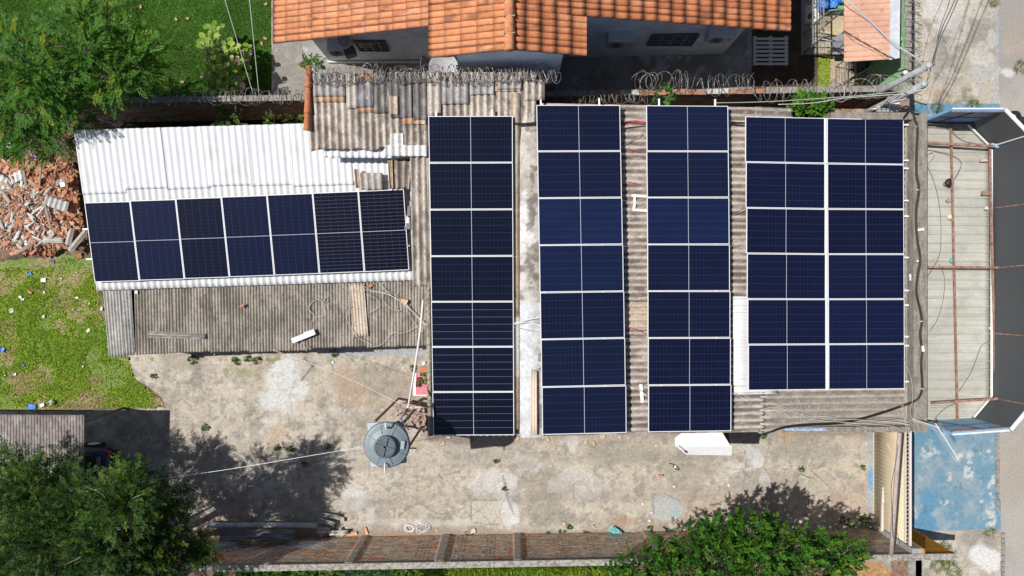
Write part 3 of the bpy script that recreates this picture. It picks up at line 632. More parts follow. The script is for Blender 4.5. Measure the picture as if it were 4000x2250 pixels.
patch([(1724, 288), (1830, 288), (1834, 408), (1732, 408)], G1, .05); patch([(1834, 300), (1930, 300), (1936, 371), (1832, 371)], asb_col((.50, .48, .46), (.34, .31, .29), .3, 515, .1), .045); patch([(1934, 300), (2032, 300), (2030, 358), (1936, 358)], BN, .03); patch([(1942, 300), (2036, 300), (2036, 350), (1942, 350)], G1, .06)
patch([(2050, 312), (2128, 312), (2128, 392), (2110, 392)], asb_col(seed=517), .03)
patch([(1526, 522), (1576, 522), (1584, 580), (1532, 580)], WP2, .05, .02); patch([(1505, 568), (1670, 568), (1670, 612), (1505, 612)], WP2, .06, .02)
for q_, cf, zz in [([(1262, 571), (1512, 571), (1514, 617), (1265, 617)], WP2, 3.62), ([(1200, 508), (1270, 508), (1270, 700), (1210, 700)], white_col(.8, 457), 3.36)]:
    pass
qq = [P(1264, 568, 3.60), P(1558, 570, 3.60), P(1556, 618, 3.54), P(1268, 616, 3.54)]
corr('roof_patch', *qq, .172, .024, white_col(.82, 461), WHT(), ws, along=4)
# lower brown sheets south of the step
for pts, cf in [([(1522, 628, 3.3), (1608, 622, 3.3), (1600, 740, 3.1), (1532, 742, 3.1)], asb_col((.44, .38, .32), (.15, .12, .10), .3, 521, .5)),
                ([(1516, 622, 3.32), (1534, 622, 3.32), (1538, 736, 3.12), (1522, 738, 3.12)], BN),
                ([(1406, 676, 3.16), (1495, 676, 3.16), (1497, 742, 3.06), (1412, 742, 3.06)], asb_col((.58, .52, .48), (.36, .30, .27), .3, 523, .1)),
                ([(1385, 662, 3.2), (1402, 662, 3.2), (1408, 734, 3.08), (1392, 734, 3.08)], asb_col((.55, .36, .25), (.42, .27, .18), .3, 525, .1))]:
    q = [P(*p)+Vector((0, 0, .05)) for p in pts]; corr('roof_patch', *q, .172, .025, cf, ASB(), wr, along=8, jag=.03)
corr('roof_patch', P(1600, 785, 2.98), P(1680, 785, 2.98), P(1672, 1060, 2.62), P(1612, 1060, 2.62), .172, .024, asb_col((.62, .60, .57), (.42, .38, .33), .3, 527, .15), ASB(), wr, along=8)
# clay ridge tiles capping the west edge
for i, (y0, y1, xo) in enumerate([(262, 345, 0), (338, 445, -2), (438, 512, -5)]):
    p0 = PW(1212+xo, y0)+Vector((-.02, 0, .05)); p1 = PW(1210+xo, y1)+Vector((-.02, 0, .09))
    MB().tube([p0, lerp3(p0, p1, .9), p1], .075, 8, r2=.10).build('ridge_tile', mat('clay_tile', (.55, .19, .08), .8, amp=.2, col2=(.42, .15, .07)), ws, True)
# ---- main warehouse, ridges east-west
def zw(X): return 3.72-.077*(X-.6)
wh = thing('warehouse', 'wide low warehouse with corrugated roof carrying most of the solar panels', 'warehouse', (6, 0, 0))
def PH(px, py):
    z = 3.3
    for _ in range(12): z = zw((px-2000)*(H-z)/F)
    return P(px, py, z)
yT = 4.72; yB = -3.78; xR = PH(3549, 1000).x
def whcol(seed, hi=(.63, .555, .485), lo=(.19, .145, .125)):
    f0 = asb_col(hi, lo, .35, seed, .35)
    def f(u, v, h, x, y):
        c = f0(u, v, h, x, y)
        c = mixc(c, (.60, .48, .36), ((y > -1.42+.35) & (y < -.72+.35) & (x > 1.5) & (x < 4.5)).astype(float)*.7)
        c = mixc(c, (.24, .21, .185), sm(7.5, 8.2, x)*sm(3.9, 4.2, y)*.6)
        c = mixc(c, (.30, .26, .22), sm(6.7, 7.0, x)*(1-sm(-3.0, -2.6, y))*.55)
        return c
    return f
A_ = Vector((.75, yB, zw(.75))); B_ = Vector((.75, yT, zw(.75))); C_ = Vector((6.6, yT, zw(6.6))); D_ = Vector((6.6, yB+.02, zw(6.6)))
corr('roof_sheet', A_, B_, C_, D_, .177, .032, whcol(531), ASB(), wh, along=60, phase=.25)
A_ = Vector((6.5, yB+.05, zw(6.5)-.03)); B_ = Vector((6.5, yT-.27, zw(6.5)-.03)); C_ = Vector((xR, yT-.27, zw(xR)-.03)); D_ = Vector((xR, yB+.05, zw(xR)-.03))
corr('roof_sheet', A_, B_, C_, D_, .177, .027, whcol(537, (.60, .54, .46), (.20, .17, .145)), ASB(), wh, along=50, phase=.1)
A_ = Vector((6.35, yT-.42, zw(6.35)+.02)); B_ = Vector((6.35, yT+.02, zw(6.35)+.02)); C_ = Vector((7.35, yT, zw(7.4)+.02)); D_ = Vector((7.35, yT-.42, zw(7.4)+.02))
corr('roof_sheet', A_, B_, C_, D_, .177, .027, whcol(539, (.40, .37, .32), (.22, .19, .17)), ASB(), wh, along=14, jag=.06)
# white new sheets under the fourth column
A_ = PH(2862, 1540); B_ = PH(2862, 1158); up = Vector((0, 0, .03))
A_, B_, C_, D_ = [v+up for v in (A_, B_, Vector((6.95, B_.y, zw(6.95))), Vector((6.95, A_.y, zw(6.95))))]
corr('roof_patch', A_, B_, C_, D_, .09, .008, white_col(.70, 463), WHT(), wh, along=4)
mb = MB(); wall_box(mb, [(.9, yB+.12), (10.1, yB+.12), (10.1, 4.25), (6.6, 4.25), (6.6, yT-.1), (.9, yT-.1)], 0, lambda x, y: zw(x)-.06); mb.build('wall', WALLM(), wh)
# plastered strip between workshop and warehouse: brown ridges | flashing | mortar | brick
def strip_col(x, y, L=None):
    n1 = fbm(x*1.5, y*.8, 2.2, 5, 541)
    c = base_mix(x, y*.5, (.56, .53, .48), (.38, .34, .29), 2.5, 543)
    c = mixc(c, (.70, .70, .70), sm(.5, .6, fbm(x, y, 2.2, 5, 545))*.7)
    c = mixc(c, (.17, .15, .13), sm(.57, .68, fbm(x, y, 4, 5, 547))*.8)
    return c
nx, ny = 16, 260; X, Y = np.meshgrid(np.linspace(.20, .80, nx), np.linspace(yB-.02, 4.45, ny), indexing='ij')
x = X.ravel(); y = Y.ravel(); zz = 3.80-.02*y*0+.05*(fbm(x, y, 2, 4, 549)-.5)+.02*(fbm(x, y, 9, 3, 551)-.5)+.03*np.cos((x-.45)*9)
zz = np.where(y < 0, zz, zz)
cc = strip_col(x, y); wm = sm(-.2, -.6, y)*sm(.22, .3, x+.1*fbm(x, y, 2, 3, 553)); cc = mixc(cc, (.60, .62, .63), wm*(1-sm(.62, .68, x))*.85)
rl = sm(-1.3, -1.2, y)*0
idx = np.arange(nx*ny).reshape(nx, ny); q = np.stack([idx[:-1, :-1], idx[1:, :-1], idx[1:, 1:], idx[:-1, 1:]], -1).reshape(-1, 4)
mesh_obj('mortar_cap', np.stack([x, y, zz], 1), q, attr_mat('mortar', 14, .22, .95, .6, dist=.02), wh, True, col=cc)
MB().box(.22, yB, 0, .78, 4.44, 3.73).build('party_wall', WALLM(), wh)
# half-round fibre-cement gutter cap on the workshop side
nx, ny = 20, 160; X, Y = np.meshgrid(np.linspace(-.02, .20, nx), np.linspace(yB-.02, 4.9, ny), indexing='ij'); x = X.ravel(); y = Y.ravel()
zb = np.maximum(zp(y)+.05, zp(y)+.05); zz = zb+.07*np.cos((x-.09)/.11*1.5)
cc = asb_col((.60, .50, .38), (.30, .23, .17), .3, 561, .4)(x, y, np.cos((x-.09)/.11*1.5)*2-1, x, y); cc = mixc(cc, (.80, .80, .79), ((y < -.75) & (y > -2.35)).astype(float)*.9)
idx = np.arange(nx*ny).reshape(nx, ny); q = np.stack([idx[:-1, :-1], idx[1:, :-1], idx[1:, 1:], idx[:-1, 1:]], -1).reshape(-1, 4)
mesh_obj('cap_sheet', np.stack([x, y, zz], 1), q, ASB(), ws, True, col=np.clip(cc, 0.01, .9))
# west eave gutter edge of the workshop, below panels
mb = MB(); p0 = PW(1673, 1130); p1 = PW(1682, 1700); mb.tube([p0+Vector((0, 0, .02)), p1+Vector((0, 0, .02))], .07, 10)
mb.build('edge_tile', mat('edge_cement', (.42, .37, .30), .95, amp=.4, scale=12, col2=(.20, .17, .13), bump=.6), ws, True)
# parapets round the east end
pz = 3.35
mb = MB(); x0 = P(3569, 0, pz).x; x1 = P(3622, 0, pz).x; yt = P(0, 440, pz).y; yb = P(0, 1688, pz).y
def par_col(u, v, w_): pass
PM = mat('parapet_concrete', (.30, .265, .225), .95, amp=.35, scale=6, col2=(.20, .175, .15), bump=.5, stretch=(1.5, .4, 1))
MB().box(x0, yb, 0, x1, yt, pz).build('parapet', PM, wh)
mb = MB(); yb2 = P(0, 466, pz).y; xl2 = P(3248, 0, pz).x
mb.box(xl2, yb2, 0, x0-.003, yt+.01, pz-.02); mb.build('parapet', PM, wh)
mb = MB(); mb.box(xR+.002, yb+.1, 2.8, x0-.003, yb2-.003, 3.04); mb.build('gutter_bed', mat('cream_gutter', (.55, .50, .40), .8, amp=.2, scale=4, col2=(.36, .42, .40)), wh)
mb = MB(); mb.box(P(3065, 0, 3.2).x, P(0, 1689, 3.2).y, 2.8, x0-.003, P(0, 1668, 3.2).y, 3.19); mb.build('parapet', PM, wh)
mb = MB(); mb.box(P(3068, 0, 3.25).x, P(0, 1684, 3.25).y, 3.192, P(3230, 0, 3.25).x, P(0, 1674, 3.25).y, 3.22); mb.build('paint_patch', mat('blue_tar', (.18, .32, .55), .5, amp=.4, scale=16, col2=(.5, .55, .65)), wh)
# ============================================================ SOLAR PANELS
def panel_mat(name, row_b, col_b):
    m, t, b = nodes(name)
    tc = t.nodes.new("ShaderNodeTexCoord"); sp = t.nodes.new("ShaderNodeSeparateXYZ"); t.links.new(tc.outputs["Generated"], sp.inputs[0])
    def M(op, a, b_=None):
        n = t.nodes.new("ShaderNodeMath"); n.operation = op
        for i, v in enumerate((a, b_)):
            if v is None: continue
            if isinstance(v, (int, float)): n.inputs[i].default_value = v
            else: t.links.new(v, n.inputs[i])
        return n.outputs[0]
    def line(coord, cnt, wd):
        f = M('FRACT', M('MULTIPLY', coord, cnt)); return M('LESS_THAN', M('MINIMUM', f, M('SUBTRACT', 1.0, f)), wd)
    rl = line(sp.outputs[1], 6, .022); cl = line(sp.outputs[0], 22, .030)
    mid = M('LESS_THAN', M('ABSOLUTE', M('SUBTRACT', sp.outputs[0], .5)), .0028)
    oi = t.nodes.new("ShaderNodeObjectInfo")
    n1 = mnoise(t, .9, 2); n2 = mnoise(t, 3.5, 3)
    mx = t.nodes.new("ShaderNodeMix"); mx.data_type = 'RGBA'
    f = M('ADD', M('MULTIPLY', oi.outputs["Random"], .6), M('MULTIPLY', n1.outputs[0], .5)); t.links.new(f, mx.inputs[0])
    mx.inputs[6].default_value = (.0055, .0072, .021, 1); mx.inputs[7].default_value = (.0082, .013, .042, 1)
    def over(base, fac, col):
        x = t.nodes.new("ShaderNodeMix"); x.data_type = 'RGBA'; t.links.new(fac, x.inputs[0]); t.links.new(base, x.inputs[6]); x.inputs[7].default_value = (*col, 1); return x.outputs[2]
    mt = t.nodes.new('ShaderNodeMix'); mt.data_type = 'RGBA'; mt.blend_type = 'MULTIPLY'; mt.inputs[0].default_value = 1; t.links.new(mx.outputs[2], mt.inputs[6]); t.links.new(oi.outputs['Color'], mt.inputs[7])
    c = over(mt.outputs[2], cl, col_b); c = over(c, rl, row_b); c = over(c, mid, (.50, .52, .58))
    t.links.new(c, b.inputs["Base Color"]); b.inputs["Roughness"].default_value = .22; b.inputs["Specular IOR Level"].default_value = .5
    b.inputs['Roughness'].default_value = .11
    return m
PM0 = panel_mat('solar_cells', (.026, .035, .072), (.018, .024, .050))
PM1 = panel_mat('solar_cells_glare_fingers', (.03, .035, .05), (.13, .13, .16))  # glare painted in as brighter lines between cell columns
PM2 = panel_mat('solar_cells_glare_rows', (.14, .14, .17), (.016, .02, .034))  # same glare painted into the row lines
PL_, PW_ = 2.08, 1.16
def make_panel(m):
    r_ = thing('solar_panel', '-', 'solar panel')
    fw = .016; t = .035; x, y = PL_/2, PW_/2
    mb = MB(); mb.box(-x, -y, 0, x, -y+fw, t); mb.box(-x, y-fw, 0, x, y, t); mb.box(-x, -y+fw, 0, -x+fw, y-fw, t); mb.box(x-fw, -y+fw, 0, x, y-fw, t)
    mb.build('frame', M_ALU(), r_, local=True)
    MB().box(-x+fw, -y+fw, .012, x-fw, y-fw, t-.004).build('glass', m, r_, local=True); return r_
protos = {}
ORD = ['top', 'second from the top', 'third from the top', 'middle', 'third from the bottom', 'second from the bottom', 'bottom']
def put_panel(q, m, label, group, tint=(1, 1, 1)):
    """q: corners at top-left, top-right, bottom-right, bottom-left; the long side runs from q0 to q1"""
    c = (q[0]+q[1]+q[2]+q[3])/4; ex = ((q[1]-q[0])+(q[2]-q[3]))/2; ey = ((q[0]-q[3])+(q[1]-q[2]))/2
    lx, ly = ex.length-.010, ey.length-.010; X = ex.normalized(); Z = X.cross(ey.normalized()).normalized(); Y = Z.cross(X)
    if m.name in protos:
        src = protos[m.name]; r_ = src.copy(); C.objects.link(r_)
        for ch in src.children:
            k = ch.copy(); C.objects.link(k); k.parent = r_
    else: r_ = protos[m.name] = make_panel(m)
    M = Matrix(((X.x, Y.x, Z.x, c.x), (X.y, Y.y, Z.y, c.y), (X.z, Y.z, Z.z, c.z), (0, 0, 0, 1)))
    [setattr(k, 'color', (*tint, 1)) for k in r_.children]
    r_.matrix_world = M @ Matrix.Diagonal((lx/PL_, ly/PW_, 1, 1)); tag(r_, label, 'solar panel', group)
    return r_
def at_plane(px, py, zf):
    z = 3.2
    for _ in range(14):
        p = P(px, py, z); z = zf(p)
    return P(px, py, z)
def col_array(bl, br, xs, zf, desc, group, mats_=None, tints=None):
    n = len(bl)-1; (x0t, x1t, x0b, x1b) = xs
    for i in range(n):
        def pt(side, j):
            ys = bl if side == 0 else br; t = (ys[j]-ys[0])/(ys[-1]-ys[0]); x = (x0t*(1-t)+x0b*t) if side == 0 else (x1t*(1-t)+x1b*t)
            return at_plane(x, ys[j], zf)
        q = [pt(0, i), pt(1, i), pt(1, i+1), pt(0, i+1)]
        put_panel(q, (mats_ or {}).get(i, PM0), f"{ORD[i]} solar panel of the {desc}", group, tints[i])
up_b = lambda p: 4.0-.149*(5.4-p.y)+.20
up_w = lambda p: zw(p.x)+.23
col_array([453, 636, 819, 1000, 1178, 1354, 1530, 1700], [453, 635, 817, 999, 1177, 1353, 1529, 1698], (1673, 2003, 1692, 2009), up_b, 'single column nearest the water tank', 'solar panels in the column beside the water tank', {4: PM2, 5: PM2, 6: PM2}, [(.62, .58, .52)]*2+[(.55, .50, .45)]*2+[(.60, .56, .52)]*3)
col_array([411, 592, 775, 958, 1142, 1326, 1511, 1698], [411, 591, 772, 955, 1138, 1319, 1505, 1690], (2094, 2421, 2118, 2448), lambda p: zw(p.x)+.25, 'single column right of the pale mortar strip', 'solar panels in the column right of the mortar strip', None, [(.95, 1, 1), (.9, .85, .9), (1.1, 1.3, 1.45), (1.1, 1.35, 1.55), (.85, .85, .9), (.8, .85, .85), (.75, .78, .8)])
col_array([412, 592, 772, 955, 1137, 1320, 1504, 1688], [415, 592, 772, 955, 1137, 1319, 1502, 1683], (2523, 2843, 2531, 2856), up_w, 'single column above the white awning', 'solar panels in the column above the white awning', None, [(1, 1, 1.05), (.9, .92, .95), (1.0, 1.15, 1.35), (.9, .85, .95), (.85, .85, .95), (.7, .65, .75), (.75, .72, .85)])
yl = [455, 634, 812, 990, 1168, 1346, 1525]; ym = [462, 639, 817, 993, 1169, 1344, 1522]; yr = [468, 644, 818, 993, 1168, 1343, 1519]
O6 = ['top', 'second from the top', 'third from the top', 'third from the bottom', 'second from the bottom', 'bottom']
for i in range(6):
    for cidx, (ya, yb_, xa, xb, xc, xd) in enumerate([(yl, ym, 2908, 3219, 2921, 3226), (ym, yr, 3227, 3527, 3234, 3532)]):
        t0, t1 = i/6, (i+1)/6
        q = [at_plane(xa+(xc-xa)*t0, ya[i], up_w), at_plane(xb+(xd-xb)*t0, yb_[i], up_w), at_plane(xb+(xd-xb)*t1, yb_[i+1], up_w), at_plane(xa+(xc-xa)*t1, ya[i+1], up_w)]
        put_panel(q, PM0, f"{O6[i]} solar panel in the {['left','right'][cidx]} half of the street column", 'solar panels in the double column by the street', [(.85, .80, .95), (.80, .72, .88), (.85, .76, .95), (.9, .85, 1.05), (.85, .8, 1.0), (.9, .9, 1.1)][i])
za = lambda p: zB+(zA-zB)*(p.y-w3.y)/(w0.y-w3.y)+.15
OA = ['leftmost', 'second from the left', 'third from the left', 'middle', 'third from the right', 'second from the right', 'rightmost']
for i in range(7):
    t0, t1 = i/7, (i+1)/7
    def tp(t): return at_plane(332+(1578-332)*t, 792+(738-792)*t, za)
    def bt(t): return at_plane(372+(1600-372)*t, 1103+(1055-1103)*t, za)
    put_panel([bt(t0), tp(t0), tp(t1), bt(t1)], PM1 if i >= 5 else PM0, f"{OA[i]} solar panel of the row on the white roof" + (' with bright lines' if i >= 5 else ''), 'solar panels in the row on the white roof', [(.75, .78, .85), (.8, .8, .95), (.65, .62, .62), (.8, .82, .95), (.75, .75, .85), (.55, .5, .5), (.5, .45, .45)][i])
# mounting rails
def rail(p0, p1, label):
    tag(MB().beam(p0, p1, .04, .045).build('mounting_rail', M_ALU()), label, 'mounting rail', 'mounting rails under the solar panels')
for (x0, y0, x1, y1, zf, lab) in [(1703, 436, 1720, 1698, up_b, 'left rail of the column nearest the tank'), (1921, 426, 1930, 1698, up_b, 'right rail of the column nearest the tank'),
        (2112, 386, 2140, 1694, lambda p: zw(p.x)+.25, 'left rail of the column by the mortar strip'), (2340, 384, 2365, 1692, lambda p: zw(p.x)+.25, 'right rail of the column by the mortar strip'),
        (2574, 386, 2584, 1686, up_w, 'left rail of the column above the awning'), (2793, 388, 2800, 1684, up_w, 'right rail of the column above the awning')]:
    rail(at_plane(x0, y0, lambda p: zf(p)-.03), at_plane(x1, y1, lambda p: zf(p)-.03), 'white mounting stub and '+lab)
for k, (xa, ya, xb, yb_) in enumerate([(324, 896, 1572, 840), (338, 1013, 1600, 960)]):
    rail(at_plane(xa, ya, lambda p: za(p)-.03), at_plane(xb, yb_, lambda p: za(p)-.03), ['upper', 'lower'][k]+' white rail under the row on the white roof')
for i, y in enumerate([488, 627, 658, 784, 845, 1006, 1135, 1192, 1315, 1350, 1490]):
    rail(at_plane(3480, y, lambda p: zw(p.x)+.13), at_plane(3558, y, lambda p: zw(p.x)+.13), f'short rail end at the street side of the double column, number {i+1} from the top')
rail(at_plane(3223, 462, lambda p: zw(p.x)+.245), at_plane(3230, 1524, lambda p: zw(p.x)+.245), 'long white rail in the vertical gap of the street side double column')
# inverter box in the shade beside the row on the white roof
r_ = thing('cable_box', 'dark grey box at the right end of the solar row on the white roof', 'electrical box', P(1595, 850, 2.9)); 
q = P(1592, 850, 2.95); MB().obox((q.x, q.y, 2.93), .16, .62, .10).build('case', M_STEEL(), r_); MB().obox((q.x, q.y-.05, 2.985), .08, .2, .012).build('label_plate', M_WHITE(), r_)

# ============================================================ WATER TANK
tz = 3.55; tc_ = P(1508, 1741, 4.65)
tx, ty = tc_.x, tc_.y
tw = thing('tank_stand', 'thin steel stand with pale concrete slab holding the water tank', 'tank stand', (tx, ty, 0))
sl_ = [P(1434, 1652, 3.9), P(1576, 1648, 3.9), P(1588, 1808, 3.9), P(1448, 1824, 3.9)]
MB().slab([Vector((v.x, v.y, 3.9)) for v in sl_], .07).build('slab', mat('pale_slab', (.46, .49, .51), .85, amp=.15, scale=5), tw)
mb = MB()
for sx in (-.38, .38):
    for sy in (-.40, .40): MB().tube([(tx-.05+sx, ty+.03+sy, 0), (tx-.05+sx, ty+.03+sy, 3.82)], .035, 6).build('leg', M_STEEL(), tw)
for sy in (-.40, .40): mb.tube([(tx-.62, ty+.03+sy*.7, 3.8), (tx+.62, ty+.03+sy*.7, 3.8)], .018, 6)
mb.build('crossbar', M_STEEL(), tw)
tk = thing('water_tank', 'round blue grey plastic water tank with dark screw lid', 'water tank', (tx, ty, 3.905))
TM = mat('tank_plastic', (.215, .255, .28), .45, amp=.08, scale=3, spec=.5); LM = mat('tank_lid', (.085, .11, .13), .5, amp=.2, scale=14)
MB().lathe((tx, ty, 3.905), [(.44, 0), (.45, .03), (.50, .48), (.535, .56), (.545, .60), (.548, .64), (.53, .665), (.50, .675), (.40, .73), (.29, .77), (.265, .775), (.262, .80), (.01, .80)], 64).build('body', TM, tk)
MB().lathe((tx, ty, 3.905), [(.546, .585), (.562, .592), (.565, .62), (.546, .628)], 64).build('rim', LM, tk, True)
ml = MB().lathe((tx, ty, 4.705), [(.262, 0), (.272, .01), (.272, .085), (.258, .10), (.225, .105), (.215, .09), (.01, .085)], 48)
ld = ml.build('lid', LM, tk)
mb = MB()
for a_ in (R(-14), R(76)):
    d = Vector((math.cos(a_), math.sin(a_), 0)); o_ = Vector((tx, ty, 4.81)); mb.beam(o_-d*.24, o_+d*.24, .05, .035)
mb.build('cross_rib', LM, ld)
mb = MB()
for k in range(8):
    a_ = 2*math.pi*k/8+.3; d = Vector((math.cos(a_), math.sin(a_), 0)); mb.beam(Vector((tx, ty, 4.682))+d*.295, Vector((tx, ty, 4.58))+d*.505, .018, .03)
mb.build('rib', TM, tk)
mb = MB(); p = Vector((tx+.02, ty+.44, 4.62)); mb.tube([p, p+Vector((0, 0, .16)), p+Vector((0, .05, .2)), p+Vector((0, .15, .2))], .022, 8)
p = Vector((tx-.02, ty-.43, 4.62)); mb.tube([p, p+Vector((0, 0, .06)), p+Vector((0, -.04, .10)), p+Vector((0, -.22, .10))], .02, 8)
mb.build('vent_pipe', M_PVC(), tk)
q = Vector((tx+.40, ty+.02, 4.668)); MB().obox(q, .09, .2, .004, R(-8), 0, 0, R(14)).build('sticker', mat('faded_sticker', (.42, .46, .46), .6, amp=.15), tk)
# pipes to the roof
o = MB().tube(curve_pts([P(1652, 1172, 2.7), P(1640, 1300, 2.75), P(1615, 1470, 3.2), P(1593, 1598, 3.9)], 6), .028, 8).build('water_pipe', M_PVC(), None, True); tag(o, 'long white plastic pipe slanting from the lean-to roof to the water tank', 'pipe')
o = MB().tube([P(1593, 1598, 3.9), P(1560, 1636, 4.2), P(1554, 1650, 4.2)], .035, 8).build('water_pipe', mat('grey_pvc', (.42, .36, .38), .6, amp=.2), None, True); tag(o, 'short grey elbow pipe entering the water tank', 'pipe')
o = MB().tube([P(1620, 1590, 3.2), P(1672, 1592, 3.0)], .018, 6).build('water_pipe', M_PVC(), None, True); tag(o, 'thin white pipe stub between the tank and the workshop eave', 'pipe')
cable('guy_rope', [P(1420, 1745, 4.3), P(1200, 1782, 4.25), P(900, 1832, 4.1), P(570, 1880, 4.0), P(300, 1925, 3.9), P(-50, 1990, 3.9)], .007, M_WHITE(), 'taut white line from the water tank into the dark tree', 'rope')
# ============================================================ WHITE AWNING
aw = thing('awning', 'white boxed metal awning jutting from the warehouse wall over the yard', 'awning', P(2760, 1735, 2.2))
mb = MB(); hi, lo = 3.0, 2.84
T = [P(2702, 1690, hi+.1), P(2822, 1690, hi+.1), P(2856, 1746, hi), P(2679, 1745, hi)]
mb.slab(T, .03); mb.build('top_panel', M_WHITE(), aw)
mb = MB(); b0_, b1_ = P(2680, 1776, lo), P(2858, 1779, lo); mb.hexa([b0_, b1_, b1_+Vector((0, .03, 0)), b0_+Vector((0, .03, 0)), T[3], T[2]+Vector((.02, 0, 0)), T[2]+Vector((.02, .03, 0)), T[3]+Vector((0, .03, 0))]); mb.build('front_panel', M_WHITE(), aw)
mb = MB(); l0, l1, l2 = P(2662, 1692, hi), P(2637, 1711, hi-.05), P(2637, 1739, lo+.1)
mb.slab([l0, T[0]+Vector((0, 0, -.01)), T[3]+Vector((0, 0, -.01)), l1], .02); mb.slab([l1, T[3]+Vector((0, 0, -.02)), b0_+Vector((0, 0, .01)), l2], .02); mb.build('side_panel', M_WHITE(), aw)
mb = MB(); u0, u1 = P(2690, 1650, 2.5), P(2840, 1650, 2.5); mb.slab([u0, u1, b1_, b0_], .03); mb.box(u0.x, b0_.y+.1, 2.3, u0.x+.03, u0.y, 2.9); mb.build('underside', M_STEEL(), aw)
q = lerp3(l2, b0_, .80)+Vector((.035, .05, .06)); MB().obox(q+Vector((-.01, .0, .03)), .085, .05, .02, R(-43)).build('dark_sticker', mat('dark_red_sticker', (.16, .05, .06), .5), aw)
mb = MB(); 
for k in range(6):
    t = .2+.09*k; q = lerp3(l2, b0_, t)+Vector((.03, .045, .075)); mb.obox(q, .035, .03+.02*(k % 2), .012, R(-43))
mb.build('faded_lettering', mat('faded_letters', (.35, .36, .38), .6, amp=.3), aw)
# ============================================================ SHOP FRONT CANOPY
cp = thing('shop_canopy', 'street side canopy with beige metal roof inside a tall blue and black fascia', 'canopy', (11.9, .4, 0))
xa = 10.98; ya_, yb_ = -3.56, 4.38
corr('roof_sheet', (xa, ya_, 2.72), (xa, yb_, 2.72), (12.93, yb_, 2.66), (12.93, ya_, 2.66), .245, .016, lambda u, v, h, x, y: mixc(base_mix(u, v*.4, (.50, .495, .44), (.42, .41, .36), 1.2, 601), (.30, .28, .24), sm(.58, .72, fbm(u, v, 2.6, 5, 603))*.35)*(1-.22*(fbm(u*7, v*.4, 3, 3, 605) > .62)[:, None]*.5), attr_mat('beige_sheet', 20, .10, .6, .1), cp, along=10, spw=26, prof='box')
BP = [(10.98, 4.42), (12.26, 4.42), (12.88, 3.78), (12.88, -2.93), (12.40, -3.50), (10.98, -3.60)]
blue = mat('fascia_blue', (.20, .42, .62), .5, amp=.1, scale=3); blk = mat('fascia_black', (.068, .073, .08), .55, amp=.12, scale=40)
bluei = mat('fascia_blue_shaded', (.12, .25, .45), .5, amp=.12, scale=3)  # darker copy of the fascia blue, shade of the north panel painted in
lightb = mat('fascia_blue_sunlit', (.24, .44, .60), .5, amp=.1, scale=2)  # lighter copy, sunlight on the south panel put into the colour
zb_, zt_ = 2.45, 4.12
for i in range(5):
    a_, b__ = Vector((*BP[i], 0)), Vector((*BP[i+1], 0)); d = (b__-a_).normalized(); nn = Vector((d.y, -d.x, 0))*-1   # outward
    nn = Vector((-d.y, d.x, 0))
    mi_ = {0: bluei, 4: lightb}.get(i, blk)
    mb = MB(); q0, q1 = a_, b__; th = .02
    def vz(v, z): return Vector((v.x, v.y, z))
    for (o0, o1, mm) in [(0, th, 0), (th+.001, .08, 1)]:
        A4 = [q0+nn*o0, q1+nn*o0, q1+nn*o1, q0+nn*o1]
        if (A4[1]-A4[0]).cross(A4[2]-A4[1]).z < 0: A4 = A4[::-1]
        mb.hexa([vz(v, zb_) for v in A4]+[vz(v, zt_-.005) for v in A4], mm)
    mb.build('fascia_panel', [mi_, blue], cp)
    mb = MB(); mb.beam(vz(q0+nn*.05, zt_+.01), vz(q1+nn*.05, zt_+.01), .085 if 0 < i < 4 else .035, .03); mb.build('trim', M_WHITE(), cp)
    if i in (0, 4):
        mb = MB(); mb.beam(vz(q0-nn*.01, zt_-.03), vz(q1-nn*.01, zt_-.03), .04, .04); mb.build('top_angle', M_RUST(), cp)
        mb = MB(); dk = M_STEEL() if i == 0 else mat('dark_blue_frame', (.05, .10, .16), .5)
        mb.beam(vz(q0-nn*.01, 3.45), vz(q1-nn*.01, 3.45), .012, .012); t = lerp3(q0, q1, .22 if i == 0 else .75); t2 = lerp3(q0, q1, .52 if i == 0 else .42); mb.beam(vz(t-nn*.012, 2.75), vz(t2-nn*.012, 4.08), .018, .02); mb.build('stay', dk, cp)
MB().beam((12.22, 4.37, 2.80), (12.845, 3.75, 2.80), .03, .06).build('trim', M_WHITE(), cp); MB().beam((12.845, -2.90, 2.80), (12.37, -3.46, 2.80), .03, .06).build('trim', M_WHITE(), cp)
mb = MB().beam((12.845, 3.74, 2.80), (12.845, -2.89, 2.80), .03, .06); mb.build('trim', M_WHITE(), cp)
for q_ in ((3612, 558, 3900, 573), (3625, 1043, 3910, 1045), (3638, 1574, 3922, 1555)): MB().beam(P(q_[0], q_[1], 2.98), P(q_[2], q_[3], 2.98), .062, .08).build('cross_beam', M_RUST(), cp)
for q_ in ((3714, 488, 3740, 1648), (3866, 560, 3888, 1575)): MB().beam(P(q_[0], q_[1], 2.84), P(q_[2], q_[3], 2.84), .042, .06).build('purlin', M_RUST(), cp)
mb = MB(); mb.beam(P(3612, 478, 2.85), P(3812, 480, 2.85), .10, .12); mb.build('dark_beam', M_STEEL(), cp)
mb = MB(); mb.beam(P(3870, 566, 2.96), P(3900, 573, 2.99), .09, .09); mb.build('blue_beam_end', lightb, cp)
for y0, y1 in ((812, 798), (1047, 1036), (1303, 1311), (1558, 1578)): MB().tube([P(3890, y0, 2.9), P(4004, y1, 4.0)], .022, 6).build('stay', M_RUST(), cp)
p0 = P(3886, 568, 2.95); p1 = Vector((12.84, 3.80, 4.10)); MB().tube([p0, p1], .02, 6).build('stay', M_PVC(), cp)
for x in (11.1, 12.7):
    for y in (4.2, -3.3): MB().box(x-.05, y-.05, 0, x+.05, y+.05, 2.65).build('post', M_STEEL(), cp)
